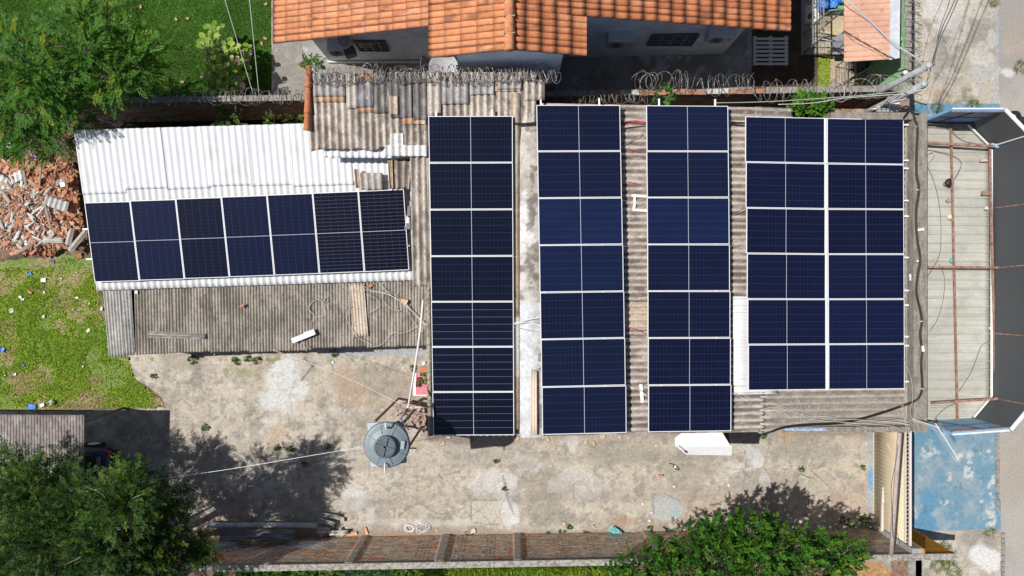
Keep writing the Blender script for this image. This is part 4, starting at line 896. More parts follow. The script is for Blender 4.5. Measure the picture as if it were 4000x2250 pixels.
mb = MB().box(10.93, -3.55, 0, 10.975, 4.3, 2.9); mb.build('wall', M_STEEL(), cp)
# things lying on the canopy roof
def scrap(name, label, cat, px, py, z, sx, sy, sz, rz, m, group=None, tilt=0):
    """small bent flat scrap: a crumpled plate of several facets"""
    c = P(px, py, z); rg = np.random.default_rng(int(px*7+py)); n = 5; xs = np.linspace(-.5, .5, n)
    V = []; 
    for s in (1, 0):
        for i in range(n):
            for j in range(n): V.append((xs[i]*sx*(1+.3*(vnoise(np.array([j*1.7+px]), np.array([py*1.]), 5)[0]-.5)), xs[j]*sy*(1+.3*(vnoise(np.array([i*1.7+py]), np.array([px*1.]), 6)[0]-.5)), s*.006+sz*(vnoise(np.array([i*.9+px]), np.array([j*.9+py]), 9)[0])))
    V = np.array(V); cr, sr = math.cos(rz), math.sin(rz); V = np.stack([V[:, 0]*cr-V[:, 1]*sr+c.x, V[:, 0]*sr+V[:, 1]*cr+c.y, V[:, 2]+z], 1)
    idx = np.arange(n*n).reshape(n, n); q = np.stack([idx[:-1, :-1], idx[1:, :-1], idx[1:, 1:], idx[:-1, 1:]], -1).reshape(-1, 4)
    e = []
    for a_, fl in ((idx[:, 0], 0), (idx[-1], 0), (idx[::-1, -1], 0), (idx[0, ::-1], 0)): e.append(np.stack([a_[:-1], a_[:-1]+n*n, a_[1:]+n*n, a_[1:]], -1)[:, ::-1])
    Fc = np.concatenate([q, q[:, ::-1]+n*n]+e); o = mesh_obj(name, V, Fc, m); return tag(o, label, cat, group)
bl_ = thing('deflated_ball', 'black deflated ball lying on the beige canopy roof', 'ball', P(3702, 716, 2.72)); c = P(3702, 716, 2.72)
MB().lathe((c.x, c.y, 2.735), [(.06, 0), (.105, .02), (.12, .06), (.10, .10), (.05, .12), (.01, .122)], 20).build('ball', M_BLACK(), bl_, True); MB().tube(curve_pts([(c.x-.05, c.y-.07, 2.80), (c.x-.13, c.y-.05, 2.76), (c.x-.12, c.y+.03, 2.76)], 4), .014, 5).build('torn_flap', mat('brown_flap', (.25, .15, .12)), bl_)
SW = mat('white_plastic', (.75, .75, .74), .5, amp=.1); CRM = mat('cream_plastic', (.66, .60, .44), .6, amp=.15)
bt_ = MB().lathe((*P(3708, 848, 2.74).xy, 2.735), [(.05, 0), (.075, .02), (.08, .06), (.05, .09), (.02, .10), (.02, .12)], 16).build('broken_pot', CRM, None, True); tag(bt_, 'small cream pot fallen on the beige canopy roof', 'pot')
scrap('paper_scrap', 'grey soggy paper scrap left of the long rusty purlin', 'scrap', 3703, 784, 2.74, .14, .10, .04, .6, mat('grey_paper', (.32, .29, .26)))
scrap('brick_scrap', 'brown burnt board piece near the right edge of the canopy roof', 'scrap', 3848, 755, 2.74, .24, .11, .03, 0, mat('brown_scrap', (.30, .20, .15)))
scrap('paper_scrap', 'small white paper at the right edge of the canopy roof', 'scrap', 3869, 1282, 2.74, .10, .07, .02, 0, SW)
scrap('plastic_cup', 'crushed clear cup beside the right rusty purlin', 'cup', 3850, 813, 2.74, .11, .09, .04, 0, mat('clear_plastic', (.55, .57, .55)))
scrap('plastic_scrap', 'red and white crushed wrapper on the beige canopy roof', 'scrap', 3840, 627, 2.74, .20, .07, .04, 0, mat('pale_wrapper', (.6, .52, .5), col2=(.65, .15, .15), scale=10))
ut = thing('toy_racket', 'toy racket with white stick and turquoise head above the middle cross beam', 'toy', P(3690, 1016, 2.74)); c = P(3716, 1017, 2.75); e = P(3650, 1012, 2.76)
MB().tube([e, c], .010, 6).build('handle', SW, ut); MB().lathe((c.x, c.y, 2.75), [(.05, 0), (.075, .015), (.07, .05), (.03, .06)], 14).build('head', mat('turquoise', (.12, .45, .42), .5, amp=.3, scale=20), ut)
for i, (pts, lab) in enumerate([([(3612, 496), (3660, 498), (3710, 505), (3735, 530), (3770, 552), (3810, 560), (3835, 572)], 'dark wire curling across the top bay of the canopy roof'), ([(3614, 587), (3650, 590), (3720, 608), (3755, 635), (3740, 680), (3722, 705)], 'dark wire ending at the deflated ball'),
        ([(3618, 640), (3645, 700), (3668, 790), (3676, 900), (3668, 1000), (3622, 1080)], 'thin dark wire along the left side of the canopy roof'), ([(3668, 1030), (3690, 1090), (3682, 1180), (3660, 1250), (3630, 1295)], 'thin dark wire below the middle cross beam'), ([(3905, 1325), (3840, 1345), (3815, 1400), (3790, 1460), (3745, 1530)], 'wire from the right fascia to the lower purlin'), ([(3740, 1572), (3700, 1590), (3670, 1615), (3650, 1640)], 'short dark wire in the lower bay of the canopy roof')]):
    cable('wire', [P(x, y, 2.765) for x, y in pts], .007, mat('dark_wire', (.10, .10, .11)), lab, 'wire')
cable('wire', [P(3615, 655, 2.78), P(3615, 610, 2.82), P(3630, 594, 2.85), P(3650, 600, 2.8), P(3622, 640, 2.78)], .008, M_WHITE(), 'white wire loop in the canopy top left corner', 'wire')
# ============================================================ GATE
gx = 11.08; gy0, gy1 = -3.72, -7.17
gt = thing('gate', 'beige ribbed metal gate with square lattice along its top rail', 'gate', (gx, -5.5, 0))
corr('gate_sheet', (gx, gy1, .08), (gx, gy0, .08), (gx, gy0, 1.80), (gx, gy1, 1.80), .115, .008, lambda u, v, h, x, y: base_mix(u, v, (.60, .50, .345), (.66, .56, .40), .8, 611), attr_mat('gate_paint', 8, .06, .55, 0), gt, along=2, spw=14, prof='box')
mb = MB(); cm = mat('cream_gate_paint', (.66, .58, .47), .5, amp=.08); pk = mat('pink_white_paint', (.72, .62, .58), .5, amp=.08)
mb.beam((gx, gy0, 1.80), (gx, gy1, 1.80), .05, .05); mb.beam((gx, gy0, .06), (gx, gy1, .06), .05, .05); mb.build('rail', cm, gt)
MB().beam((gx, gy0, 2.05), (gx, gy1, 2.05), .055, .055).build('top_rail', pk, gt)
mb = MB(); y = gy0
while y > gy1: mb.box(gx-.012, y-.012, 1.826, gx+.012, y+.012, 2.022); y -= .113
mb.build('lattice', cm, gt)
MB().beam(P(3452, 1903, .62), P(3449, 1965, .62), .05, .06).build('closer_arm', M_WHITE(), gt); MB().beam(P(3449, 1966, .60), P(3446, 2074, .60), .07, .07).build('closer_body', pk, gt)
MB().beam(P(3470, 1855, .82), P(3472, 2065, .82), .022, .03).build('push_bar', cm, gt)
mb = MB(); mb.beam(P(3480, 1748, 1.0), P(3478, 1762, 1.0), .07, .05); mb.tube([P(3468, 1730, .95), P(3470, 1748, .95)], .01, 5); mb.build('lock', cm, gt)
pr = thing('gate_pier', 'grey cement pier where the gate meets the bottom brick wall', 'pier', (gx+.1, -7.3, 0))
MB().box(gx-.02, gy1-.26, 0, gx+.26, gy1-.03, 2.20).build('post', mat('smooth_cement', (.36, .37, .34), .9, amp=.15, scale=3, col2=(.28, .28, .26)), pr)
MB().box(gx+.262, gy1-.26, 0, gx+.30, gy1-.02, 2.24).build('orange_face', mat('orange_paint', (.62, .24, .01), .6, amp=.1), pr)
q = Vector((gx-.026, gy1-.13, 1.3)); MB().obox(q, .012, .12, .18).build('tile', mat('pale_aqua', (.45, .56, .48)), pr)
tb = MB().tube([P(3514, 1690, 3.22), P(3503, 1850, 2.95), P(3492, 2010, 2.68), P(3481, 2168, 2.42)], .056, 10, r2=.060).build('wooden_beam', mat('pinkish_wood', (.46, .37, .34), .85, amp=.2, scale=3, col2=(.38, .30, .27), stretch=(6, .5, 6)), None, True); tag(tb, 'long weathered wooden beam lying above the beige gate', 'beam')
cable('wire', [P(3508, 1740, 3.2), P(3500, 1800, 3.1), P(3482, 1900, 2.9), P(3484, 2000, 2.9), P(3490, 2100, 2.6), P(3510, 2150, 2.3)], .008, mat('dark_wire', (0, 0, 0)), 'thin dark wire twisted round the wooden beam', 'wire')
# ============================================================ TV ANTENNA
an = thing('tv_antenna', 'rod television antenna pointing out over the blue driveway', 'antenna', (10.45, -3.42, 3.3))
MB().tube([(10.45, -3.42, 3.3), (10.45, -3.42, 4.45)], .022, 8).build('mast', M_PVC(), an)
p0 = Vector((10.38, -3.32, 4.42)); p1 = P(3745, 1797, 4.42); MB().beam(p0, p1, .018, .018).build('boom', M_PVC(), an)
mb = MB(); d = (p1-p0).normalized(); sd = Vector((-d.y, d.x, 0))
for k in range(22):
    q = lerp3(p0, p1, .04+.95*k/21); L = .13-.03*k/21; mb.tube([q-sd*L, q+sd*L], .0026, 4)
mb.build('element', M_PVC(), an)
# ============================================================ UTILITY POLES AND LINES
PCM = mat('pole_concrete', (.40, .41, .42), .85, amp=.15, scale=4, col2=(.30, .31, .32))
def pole(label, x, y, zt, z0=0.0):
    r_ = thing('utility_pole', label, 'utility pole', (x, y, z0)); MB().tube([(x, y, z0), (x, y, zt)], .09, 14, r2=.072).build('shaft', PCM, r_, True)
    MB().lathe((x, y, zt), [(.074, 0), (.078, .03), (.05, .05), (.01, .055)], 14).build('cap', mat('pale_cap', (.42, .44, .45), .8), r_, True)
    mb = MB(); mb.tube([(x+.05, y+.05, zt-.12), (x+.14, y+.02, zt-.10), (x+.15, y+.03, zt-.02)], .014, 5); mb.tube([(x+.05, y-.05, zt-.3), (x+.15, y-.02, zt-.3)], .014, 5); mb.build('bracket', M_STEEL(), r_); return r_
pole('taller grey concrete pole leaning out from the corner of the green yard', 10.15, 5.42, 4.55)
p2 = pole('shorter grey pole wrapped in wires just below the green yard corner', 10.09, 5.0, 4.45)
mb = MB(); rg = random.Random(3)
for k in range(7):
    mb.tube([(10.09+.12*math.cos(t*1.3+k), 5.0+.12*math.sin(t*1.3+k), 2.6+t*.22+.1*k) for t in np.linspace(0, 7, 20)], .009, 4)
mb.build('wire_wrap', M_PVC(), p2)
pt1, pt2 = Vector((10.27, 5.45, 4.45)), Vector((10.2, 5.02, 4.35))
DW = mat('dark_wire', (0, 0, 0))
for i, (a_, tgt, r_, lab) in enumerate([(pt1, P(3745, -40, 4.7), .012, 'black power line leaving the taller pole upwards'), (pt1+Vector((.03, 0, .05)), P(3722, -40, 4.7), .009, 'thin dark line just left of the black power line'), (pt2, P(3757, -40, 4.9), .012, 'black power line leaving the shorter pole'), (P(3606, 232, 3.6), P(3695, -40, 4.2), .006, 'thinnest line crossing the pavement on its way up')]):
    m_ = lerp3(a_, tgt, .5)-Vector((0, 0, .15)); cable('power_line', [a_, m_, tgt, tgt+(tgt-a_)*1.5], r_, DW, lab, 'power line', n=8)
cable('service_cable', [P(3607, 242, 3.1), P(3500, 175, 3.6), P(3400, 85, 4.1), P(3290, -15, 4.6), P(3100, -180, 5.2)], .022, M_WHITE(), 'thick white cable slanting over the pink tiled roof', 'cable')
cable('service_cable', [pt1+Vector((-.2, 0, -.1)), P(3480, 170, 3.9), P(3400, 90, 4.2), P(3290, 10, 4.5), P(3200, -120, 5)], .008, DW, 'thin dark cable above the white cable over the pink roof', 'cable')
cable('service_cable', [P(3545, 356, 3.6), P(3300, 378, 3.3), P(3000, 397, 3.2), P(2790, 402, 3.3)], .011, mat('greenish_cable', (.40, .46, .40)), 'upper pale cable across the dark alley', 'cable')
cable('service_cable', [P(3550, 366, 3.6), P(3300, 383, 3.3), P(3180, 402, 3.2), P(3040, 408, 3.25)], .011, M_WIRE(), 'lower pale cable across the dark alley', 'cable')
for x0, y0, x1, y1, lab in [(870, -30, 990, 370, 'left'), (972, -30, 1012, 370, 'right')]:
    cable('clothes_line', [P(x0, y0, 4.2), P((x0+x1)/2, (y0+y1)/2, 3.3), P(x1, y1, 2.35)], .008, M_WHITE(), f'{lab} one of two thin white lines over the lawn beside the tiled house', 'line')
cable('thin_string', [P(1065, 1366, 2.2), P(1340, 1470, 2.4), P(1560, 1575, 2.8), P(1640, 1600, 3)], .005, M_WHITE(), 'thin pale string from the lean-to across the yard to the tank', 'string')
# black cable over the parapet
CP = [(3545, 426), (3562, 430), (3572, 470), (3582, 500), (3578, 600), (3578, 680), (3587, 740), (3576, 830), (3580, 930), (3592, 1010), (3582, 1080), (3577, 1140), (3594, 1220), (3598, 1260), (3592, 1310), (3600, 1370), (3596, 1420), (3600, 1490), (3598, 1528), (3580, 1560), (3520, 1585), (3440, 1612), (3340, 1640), (3260, 1652), (3140, 1658), (3060, 1668), (3010, 1685), (2975, 1696), (2955, 1692)]
for s_, lab in ((0, 'inner'), (.035, 'outer')):
    cable('black_cable', [P(x+(s_*130 if y < 1530 else 0), y+(s_*130 if y >= 1530 else 0), 3.40 if x > 3558 else max(3.18, zw((x-2000)*.0066)+.10) if x > 2990 else 3.2) for x, y in CP], .018, M_BLACK(), f'{lab} strand of the thick black cable pair winding along the concrete parapet', 'cable', n=5, seg=7)
for x, y, sx, sy, lab in [(3584, 742, .07, .05, 'upper'), (3583, 1020, .06, .04, 'second'), (3597, 1255, .06, .03, 'third'), (3601, 1518, .08, .05, 'lowest'), (3582, 494, .07, .03, 'topmost')]:
    scrap('cable_clip', f'{lab} white clip holding the black cable to the parapet', 'clip', x, y, 3.39, sx, sy, .03, .1, SW)
for x, y, sx, sy, lab, z in [(3562, 1082, .18, .16, 'bright white plastic rag on the parapet gutter', 3.2), (3602, 1362, .07, .16, 'pale tape wrapped over the black cable', 3.42), (3592, 897, .20, .07, 'small white sheet under the black cable', 3.36)]:
    scrap('plastic_scrap', lab, 'scrap', x, y, z, sx, sy, .05, .1, SW)
for pts, lab in [([(3520, 422), (3545, 415), (3565, 440), (3590, 445)], 'black hose loop at the top corner of the parapet'), ([(3528, 460), (3545, 440), (3552, 428), (3566, 422)], 'second black hose at the top corner of the parapet')]:
    cable('black_cable', [P(x, y, 3.42) for x, y in pts], .02, M_BLACK(), lab)
# junction cables between the panel columns
for pts, z, m_, r_, lab in [([(2005, 482), (2040, 485), (2096, 480)], 3.95, M_BLACK(), .03, 'thick black conduit between the tank column and the mortar strip column'), ([(1592, 845), (1620, 850), (1650, 840), (1680, 822)], 3.1, M_BLACK(), .022, 'black conduit from the white roof row to the tank column'),
        ([(2850, 476), (2880, 480), (2912, 480)], 3.5, M_BLACK(), .028, 'black conduit into the top of the double column'), ([(2425, 473), (2460, 476), (2525, 482)], 3.60, mat('red_cable', (.55, .03, .06)), .010, 'upper red cable in the roof gap'), ([(2432, 478), (2480, 472), (2523, 479)], 3.61, mat('red_cable', (0, 0, 0)), .010, 'second red cable in the roof gap'),
        ([(2440, 500), (2480, 495), (2523, 492)], 3.60, M_BLACK(), .010, 'black cable in the roof gap'), ([(2455, 580), (2490, 592), (2525, 593)], 3.6, mat('red_cable', (0, 0, 0)), .007, 'red cable beside the second panels'), ([(2440, 708), (2490, 718), (2525, 738)], 3.6, mat('red_cable', (0, 0, 0)), .007, 'red cable beside the third panels'),
        ([(2445, 1276), (2490, 1290), (2525, 1305)], 3.6, mat('red_cable', (0, 0, 0)), .007, 'red cable beside the fifth panels'), ([(2860, 835), (2885, 825), (2912, 812)], 3.5, M_BLACK(), .009, 'black cable beside the third panel of the double column'), ([(2438, 565), (2475, 545), (2522, 512)], 3.6, mat('green_string', (.18, .30, .18)), .008, 'green string in the roof gap'),
        ([(2010, 1262), (2060, 1250), (2120, 1238)], 3.95, M_WHITE(), .010, 'upper white wire crossing the mortar strip'), ([(2008, 1266), (2070, 1258), (2118, 1272)], 3.95, M_WHITE(), .010, 'middle white wire crossing the mortar strip'), ([(2010, 1280), (2070, 1292), (2118, 1300)], 3.95, M_WIRE(), .006, 'lower thin wire crossing the mortar strip'),
        ([(2448, 1506), (2490, 1520), (2528, 1545)], 3.6, M_WHITE(), .008, 'white wire beside the bottom panels'), ([(2858, 1535), (2885, 1545), (2910, 1560)], 3.5, M_WIRE(), .006, 'thin wire on the white patch sheets')]:
    cable('cable', [P(x, y, z) for x, y in pts], r_, m_, lab)
rgw = random.Random(11)
for i, pts in enumerate([[(2866, 1602), (2885, 1630), (2895, 1665), (2915, 1668), (2950, 1615), (2990, 1595), (3040, 1592), (3100, 1610), (3200, 1632), (3350, 1640), (3480, 1648), (3555, 1660)], [(2868, 1622), (3000, 1615), (3070, 1615), (3110, 1648), (3170, 1640), (3190, 1625), (3260, 1630)], [(3000, 1572), (3090, 1600), (3180, 1638), (3330, 1652), (3480, 1664), (3530, 1690)], [(3040, 1585), (3150, 1575), (3160, 1600), (3130, 1620)], [(3300, 1655), (3420, 1652), (3500, 1640), (3560, 1655), (3575, 1700)], [(3520, 1570), (3530, 1620), (3542, 1690)], [(3528, 1580), (3538, 1640), (3550, 1680), (3562, 1692)], [(3548, 1640), (3600, 1655), (3640, 1670), (3660, 1690)], [(3560, 1632), (3555, 1600), (3565, 1560), (3560, 1480), (3530, 1400)], [(3310, 1658), (3400, 1670), (3470, 1690)], [(3120, 1560), (3135, 1600), (3128, 1640)]]):
    cable('wire', [P(x, y, 3.24 if x < 3555 else 3.45) for x, y in pts], .0075 if i < 3 else .005, M_WIRE(), f'pale wire number {i+1} in the tangle crossing the roof corner near the gate', 'wire', 'pale wires tangled over the roof corner near the gate')
for i, pts in enumerate([[(1408, 1112), (1430, 1132), (1500, 1146), (1560, 1172), (1610, 1215), (1660, 1268), (1690, 1285)], [(1420, 1115), (1450, 1134), (1520, 1150), (1580, 1190), (1640, 1245), (1680, 1280)], [(1480, 1106), (1530, 1155), (1590, 1195), (1650, 1262)], [(1430, 1150), (1470, 1165), (1478, 1200), (1440, 1222)], [(1490, 1150), (1500, 1180), (1530, 1206)], [(1370, 1195), (1354, 1240), (1370, 1280), (1400, 1320), (1440, 1340), (1450, 1358)], [(1455, 1355), (1490, 1345), (1530, 1302), (1580, 1300), (1640, 1268)], [(1620, 1312), (1650, 1290), (1655, 1245)], [(1600, 1215), (1590, 1190), (1520, 1140), (1492, 1155)], [(1585, 1200), (1610, 1250), (1635, 1285)], [(1570, 1205), (1550, 1215), (1545, 1180), (1548, 1145)]]):
    cable('wire', [P(x, y, 2.42-.0008*(y-1110)+.05) for x, y in pts], .008 if i < 3 else .006, M_WIRE(), f'pale wire number {i+1} in the tangle over the right end of the grey lean-to', 'wire', 'pale wires tangled over the grey lean-to')
for pts, lab in [([(1220, 1285), (1215, 1262), (1227, 1235), (1205, 1205), (1220, 1180), (1240, 1170), (1262, 1178)], 'pale cord curling up from the white panel on the lean-to'), ([(1238, 1238), (1255, 1238), (1266, 1228), (1262, 1185), (1275, 1160), (1282, 1170), (1275, 1180)], 'second pale cord loop on the lean-to roof'), ([(1176, 1325), (1187, 1350), (1198, 1372)], 'short cord below the white panel on the lean-to')]:
    cable('cord', [P(x, y, 2.36) for x, y in pts], .007, M_WIRE(), lab, 'cord')
lp = thing('light_fitting', 'bright white rectangular light fitting lying on the grey lean-to', 'light fitting', P(1187, 1310, 2.27)); 
a_, b__ = P(1144, 1331, 2.27), P(1232, 1296, 2.27); MB().beam(a_+Vector((0, 0, .05)), b__+Vector((0, 0, .05)), .14, .07).build('housing', SW, lp); MB().beam(lerp3(a_, b__, .55)+Vector((-.01, .045, .05)), b__+Vector((-.01, .03, .05)), .10, .069).build('end_cap', SW, lp)
# painted marks on the warehouse sheets
mk = MB()
for pts in [[(2466, 764), (2525, 768)], [(2478, 768), (2478, 800), (2474, 816)], [(2470, 820), (2526, 824)]]:
    for i in range(len(pts)-1):
        a_, b__ = PH(*pts[i]), PH(*pts[i+1]); mk.beam(a_+Vector((0, 0, .034)), b__+Vector((0, 0, .034)), .065, .006)
for pts in [[(2502, 1500), (2505, 1530)], [(2505, 1530), (2508, 1572)]]:
    a_, b__ = PH(*pts[0]), PH(*pts[1]); mk.beam(a_+Vector((0, 0, .034)), b__+Vector((0, 0, .034)), .085, .006)
mk.build('white_sealant', mat('white_sealant', (.78, .77, .74), .8, amp=.2, scale=20), wh)
# pale board leaning along the mortar strip
o = corr('fibre_board', P(2073, 1700, 3.9), P(2097, 1700, 3.9), P(2096, 1450, 3.9), P(2076, 1443, 3.9), .075, .006, lambda u, v, h, x, y: base_mix(u, v*.3, (.62, .47, .36), (.70, .56, .44), 2, 621), attr_mat('board', 12, .1, .8, 0), None, along=4, th=.02); tag(o, 'long pinkish board lying along the mortar strip near the yard', 'board')
# ============================================================ TILED HOUSE
def tile_roof(name, x_eave, x_ridge, y0, y1, z_eave, z_ridge, parent, seed=701, tp=.157, tl=.36, lift=0.0, tint=(.60, .245, .115), tilt=0.0, m=None, amp=.022):
    """clay tiles: channels run from ridge to eave, courses step along the slope. y0 nearest the yard"""
    L = abs(x_ridge-x_eave); sg = 1 if x_ridge > x_eave else -1
    nc = int(round(L/tl)); tl = L/nc; us = []
    for i in range(nc): us += [i*tl+1e-4, i*tl+tl*.33, i*tl+tl*.66, (i+1)*tl-1e-4]
    us = np.array(us); W_ = y1-y0; nr = int(W_/tp); vs = []
    for j in range(nr):
        for t in (0.0, .10, .2, .35, .5, .65, .8, .92): vs.append((j+t)*tp)
    vs = np.array(vs)
    U, Vv = np.meshgrid(us, vs, indexing='ij'); u = U.ravel(); v = Vv.ravel()
    ci = np.floor(u/tl+1e-6).astype(int).clip(0, nc-1); fu = u/tl-ci; ri = np.floor(v/tp+1e-6).astype(int); fv = v/tp-ri
    hh = np.where(fv < .2, -.6+0*fv, np.sin((fv-.2)/.8*np.pi)**.25)
    wob = (vnoise(ci*3.1, ri*5.3, seed)-.5)*.012
    z = z_eave+(z_ridge-z_eave)*u/L+lift+amp*hh+.018*(1-fu)+wob
    x = x_eave+sg*u; y = y0+v+tilt*(u)+(vnoise(ci*2.7, ri*0+3.3, seed+1)-.5)*.012
    rr = vnoise(ci*7.9+.5, ri*9.1+.5, seed+2); r2 = vnoise(ci*5.1+.5, ri*3.7+.5, seed+3)
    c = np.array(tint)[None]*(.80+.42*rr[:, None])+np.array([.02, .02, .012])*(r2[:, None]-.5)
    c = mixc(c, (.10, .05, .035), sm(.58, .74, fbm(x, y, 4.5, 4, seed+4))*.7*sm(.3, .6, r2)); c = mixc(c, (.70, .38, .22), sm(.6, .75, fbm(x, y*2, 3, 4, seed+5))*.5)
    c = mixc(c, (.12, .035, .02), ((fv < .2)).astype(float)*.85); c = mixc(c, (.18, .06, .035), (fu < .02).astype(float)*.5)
    n = len(us); k = len(vs); idx = np.arange(n*k).reshape(n, k); q = np.stack([idx[:-1, :-1], idx[1:, :-1], idx[1:, 1:], idx[:-1, 1:]], -1).reshape(-1, 4)
    if sg < 0: q = q[:, ::-1]
    top = np.stack([x, y, z], 1); bot = np.stack([x, y, z_eave+(z_ridge-z_eave)*u/L+lift-.05], 1)
    e = []
    for a_ in (idx[:, 0][::-1], idx[0], idx[:, -1], idx[-1][::-1]):
        s = np.stack([a_[:-1], a_[1:], a_[1:]+n*k, a_[:-1]+n*k], -1); e.append(s if sg < 0 else s[:, ::-1])
    Fc = np.concatenate([q, q[:, ::-1]+n*k]+e); V = np.concatenate([top, bot])
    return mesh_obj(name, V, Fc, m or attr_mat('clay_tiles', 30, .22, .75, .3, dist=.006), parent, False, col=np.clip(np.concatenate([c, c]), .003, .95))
hs = thing('tiled_house', 'pale house under an orange clay tile roof along the top edge', 'house', (0, 8, 0))
xl_, xr_, xd = -6.20, 7.22, -.06; ze, zr = 3.42, 5.22
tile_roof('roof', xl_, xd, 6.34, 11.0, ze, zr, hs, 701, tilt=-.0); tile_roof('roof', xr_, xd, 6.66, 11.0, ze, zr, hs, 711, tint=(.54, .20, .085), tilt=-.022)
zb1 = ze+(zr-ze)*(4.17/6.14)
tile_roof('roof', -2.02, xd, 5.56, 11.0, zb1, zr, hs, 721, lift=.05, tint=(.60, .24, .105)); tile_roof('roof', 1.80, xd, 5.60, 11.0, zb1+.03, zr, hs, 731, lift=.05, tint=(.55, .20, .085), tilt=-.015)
i = 0; y = 5.54
while y < 11:
    MB().tube([(xd, y, zr+.10), (xd, y+.36, zr+.075), (xd, y+.40, zr+.07)], .125, 10, r2=.10).build('ridge_tile', mat('clay_ridge', (.58, .20, .085), .8, amp=.2, col2=(.66, .33, .18)), hs, True)
    MB().obox((xd, y+.38, zr+.12), .26, .035, .10).build('ridge_mortar', M_CONC(), hs) if i < 5 else None; y += .40; i += 1
HW = mat('house_white', (.80, .86, .96), .85, amp=.05, scale=2, col2=(.66, .70, .78))
mb = MB()
def prism_wall(mb, pts, z0, ztop, th, m=0):
    for (a, b) in pts:
        a, b = Vector((*a, 0)), Vector((*b, 0)); d = (b-a).normalized(); nn = Vector((-d.y, d.x, 0))*th
        A4 = [a, b, b+nn, a+nn]
        if (A4[1]-A4[0]).cross(A4[2]-A4[1]).z < 0: A4 = A4[::-1]
        mb.hexa([Vector((p.x, p.y, z0)) for p in A4]+[Vector((p.x, p.y, ztop(p.x))) for p in A4], m)
zt = lambda x: (ze+(zr-ze)*min((x-xl_)/6.14, (xr_-x)/7.28))-.08
prism_wall(mb, [((-5.58, 6.93), (-1.35, 7.0)), ((-5.58, 11), (-5.58, 6.93))], .034, zt, .15); prism_wall(mb, [((1.25, 7.06), (6.45, 7.17)), ((6.45, 7.17), (6.45, 11))], .034, zt, .15)
prism_wall(mb, [((-1.35, 7.0), (-1.35, 5.66)), ((-1.35, 5.66), (xd, 5.68)), ((xd, 5.68), (1.25, 5.70)), ((1.25, 5.70), (1.25, 7.06))], .034, zt, .12)
mb.build('wall', HW, hs)
MB().box(-5.62, 6.88, .034, -1.4, 6.925, .16).build('plinth', M_WHITE(), hs)
def window(x0, x1, z0, z1, y, slope=.017):
    f = MB(); w_ = .04
    f.box(x0, y-.05, z0, x1, y-.005, z0+w_); f.box(x0, y-.05, z1-w_, x1, y-.005, z1); f.box(x0, y-.05, z0+w_, x0+w_, y-.005, z1-w_); f.box(x1-w_, y-.05, z0+w_, x1, y-.005, z1-w_)
    fr = f.build('window', M_STEEL(), hs)
    g = MB().box(x0+w_, y-.012, z0+w_, x1-w_, y-.004, z1-w_); g.build('pane', mat('dark_glass', (.015, .018, .022), .15), fr)
    b = MB(); n = 6
    for i in range(1, n): z = z0+(z1-z0)*i/n; b.box(x0+w_, y-.035, z-.008, x1-w_, y-.02, z+.008)
    for i in range(1, 4): x = x0+(x1-x0)*i/4; b.box(x-.015, y-.04, z0+w_, x+.015, y-.018, z1-w_)
    b.build('bars', mat('grey_bars', (.30, .31, .33), .6), fr)
window(3.92, 5.25, 1.07, 1.95, 7.11); window(-4.45, -3.55, 1.1, 1.9, 6.94); window(1.75, 2.1, 1.3, 2.0, 7.06)
def ac_unit(x, y, z, label, wd=.72):
    r_ = thing('air_conditioner', label, 'air conditioner', (x, y, z)); d = .30; h_ = .52
    MB().box(x-wd/2, y-d, z, x+wd/2, y, z+h_).build('case', mat('ac_case', (.55, .56, .57), .5, amp=.08), r_)
    mb = MB()
    for rr in (.20, .15, .10, .05): 
        mb.tube([(x-.10+rr*math.cos(t), y-d-.012, z+.26+rr*math.sin(t)) for t in np.linspace(0, 2*math.pi, 20)], .006, 4, caps=False)
    for t in range(8): mb.tube([(x-.10, y-d-.012, z+.26), (x-.10+.2*math.cos(t*.785), y-d-.012, z+.26+.2*math.sin(t*.785))], .005, 4)
    mb.build('fan_grille', M_STEEL(), r_)
    mb = MB(); mb.box(x-.2, y-d, z-.05, x-.16, y, z-.002); mb.box(x+.2, y-d, z-.05, x+.24, y, z-.002); mb.build('bracket', M_STEEL(), r_)
    MB().obox((x+.24, y-d-.004, z+.30), .09, .006, .05).build('badge', mat('red_badge', (.35, .06, .05), .6), r_)
ac_unit(3.03, 7.10, 1.68, 'air conditioner unit on the house wall left of the barred window'); ac_unit(5.74, 7.14, 1.95, 'air conditioner unit on the house wall near the wooden pallet'); ac_unit(-4.85, 6.93, 1.5, 'air conditioner unit under the left eave of the tiled house', .62)
r_ = thing('standing_fan', 'round fan unit fixed beside the left window of the house', 'fan', (-4.65, 6.55, 1.9)); cx, cy = P(1343, 160, 2.3).xy
MB().lathe((cx, cy, 2.16), [(.12, 0), (.20, .06), (.20, .12), (.16, .13)], 24).build('housing', mat('ac_case', (0, 0, 0)), r_, True); mb = MB()
for rr in (.06, .11, .16): mb.tube([(cx+rr*math.cos(t), cy+rr*math.sin(t), 2.30) for t in np.linspace(0, 2*math.pi, 20)], .007, 4, caps=False)
mb.build('grille', M_STEEL(), r_); MB().obox((cx+.1, cy-.2, 1.95), .3, .22, .3, .3).build('motor', M_STEEL(), r_)
r_ = thing('satellite_dish', 'round grey satellite dish in the shade under the house eave', 'satellite dish', P(1732, 262, 1.0)); c = P(1732, 262, 2.9)
V0 = MB().lathe((c.x, c.y, 2.78), [(.05, 0), (.2, .02), (.34, .07), (.395, .11), (.385, .112), (.33, .08), (.2, .032), (.01, .012)], 36); V0.build('dish', mat('dish_grey', (.36, .36, .37), .6), r_, True)
MB().tube([(c.x, c.y, 1.8), (c.x, c.y, 2.78)], .03, 8).build('mast', M_STEEL(), r_); MB().tube([(c.x, c.y-.35, 2.86), (c.x, c.y-.05, 3.1)], .012, 6).build('feed_arm', M_STEEL(), r_)
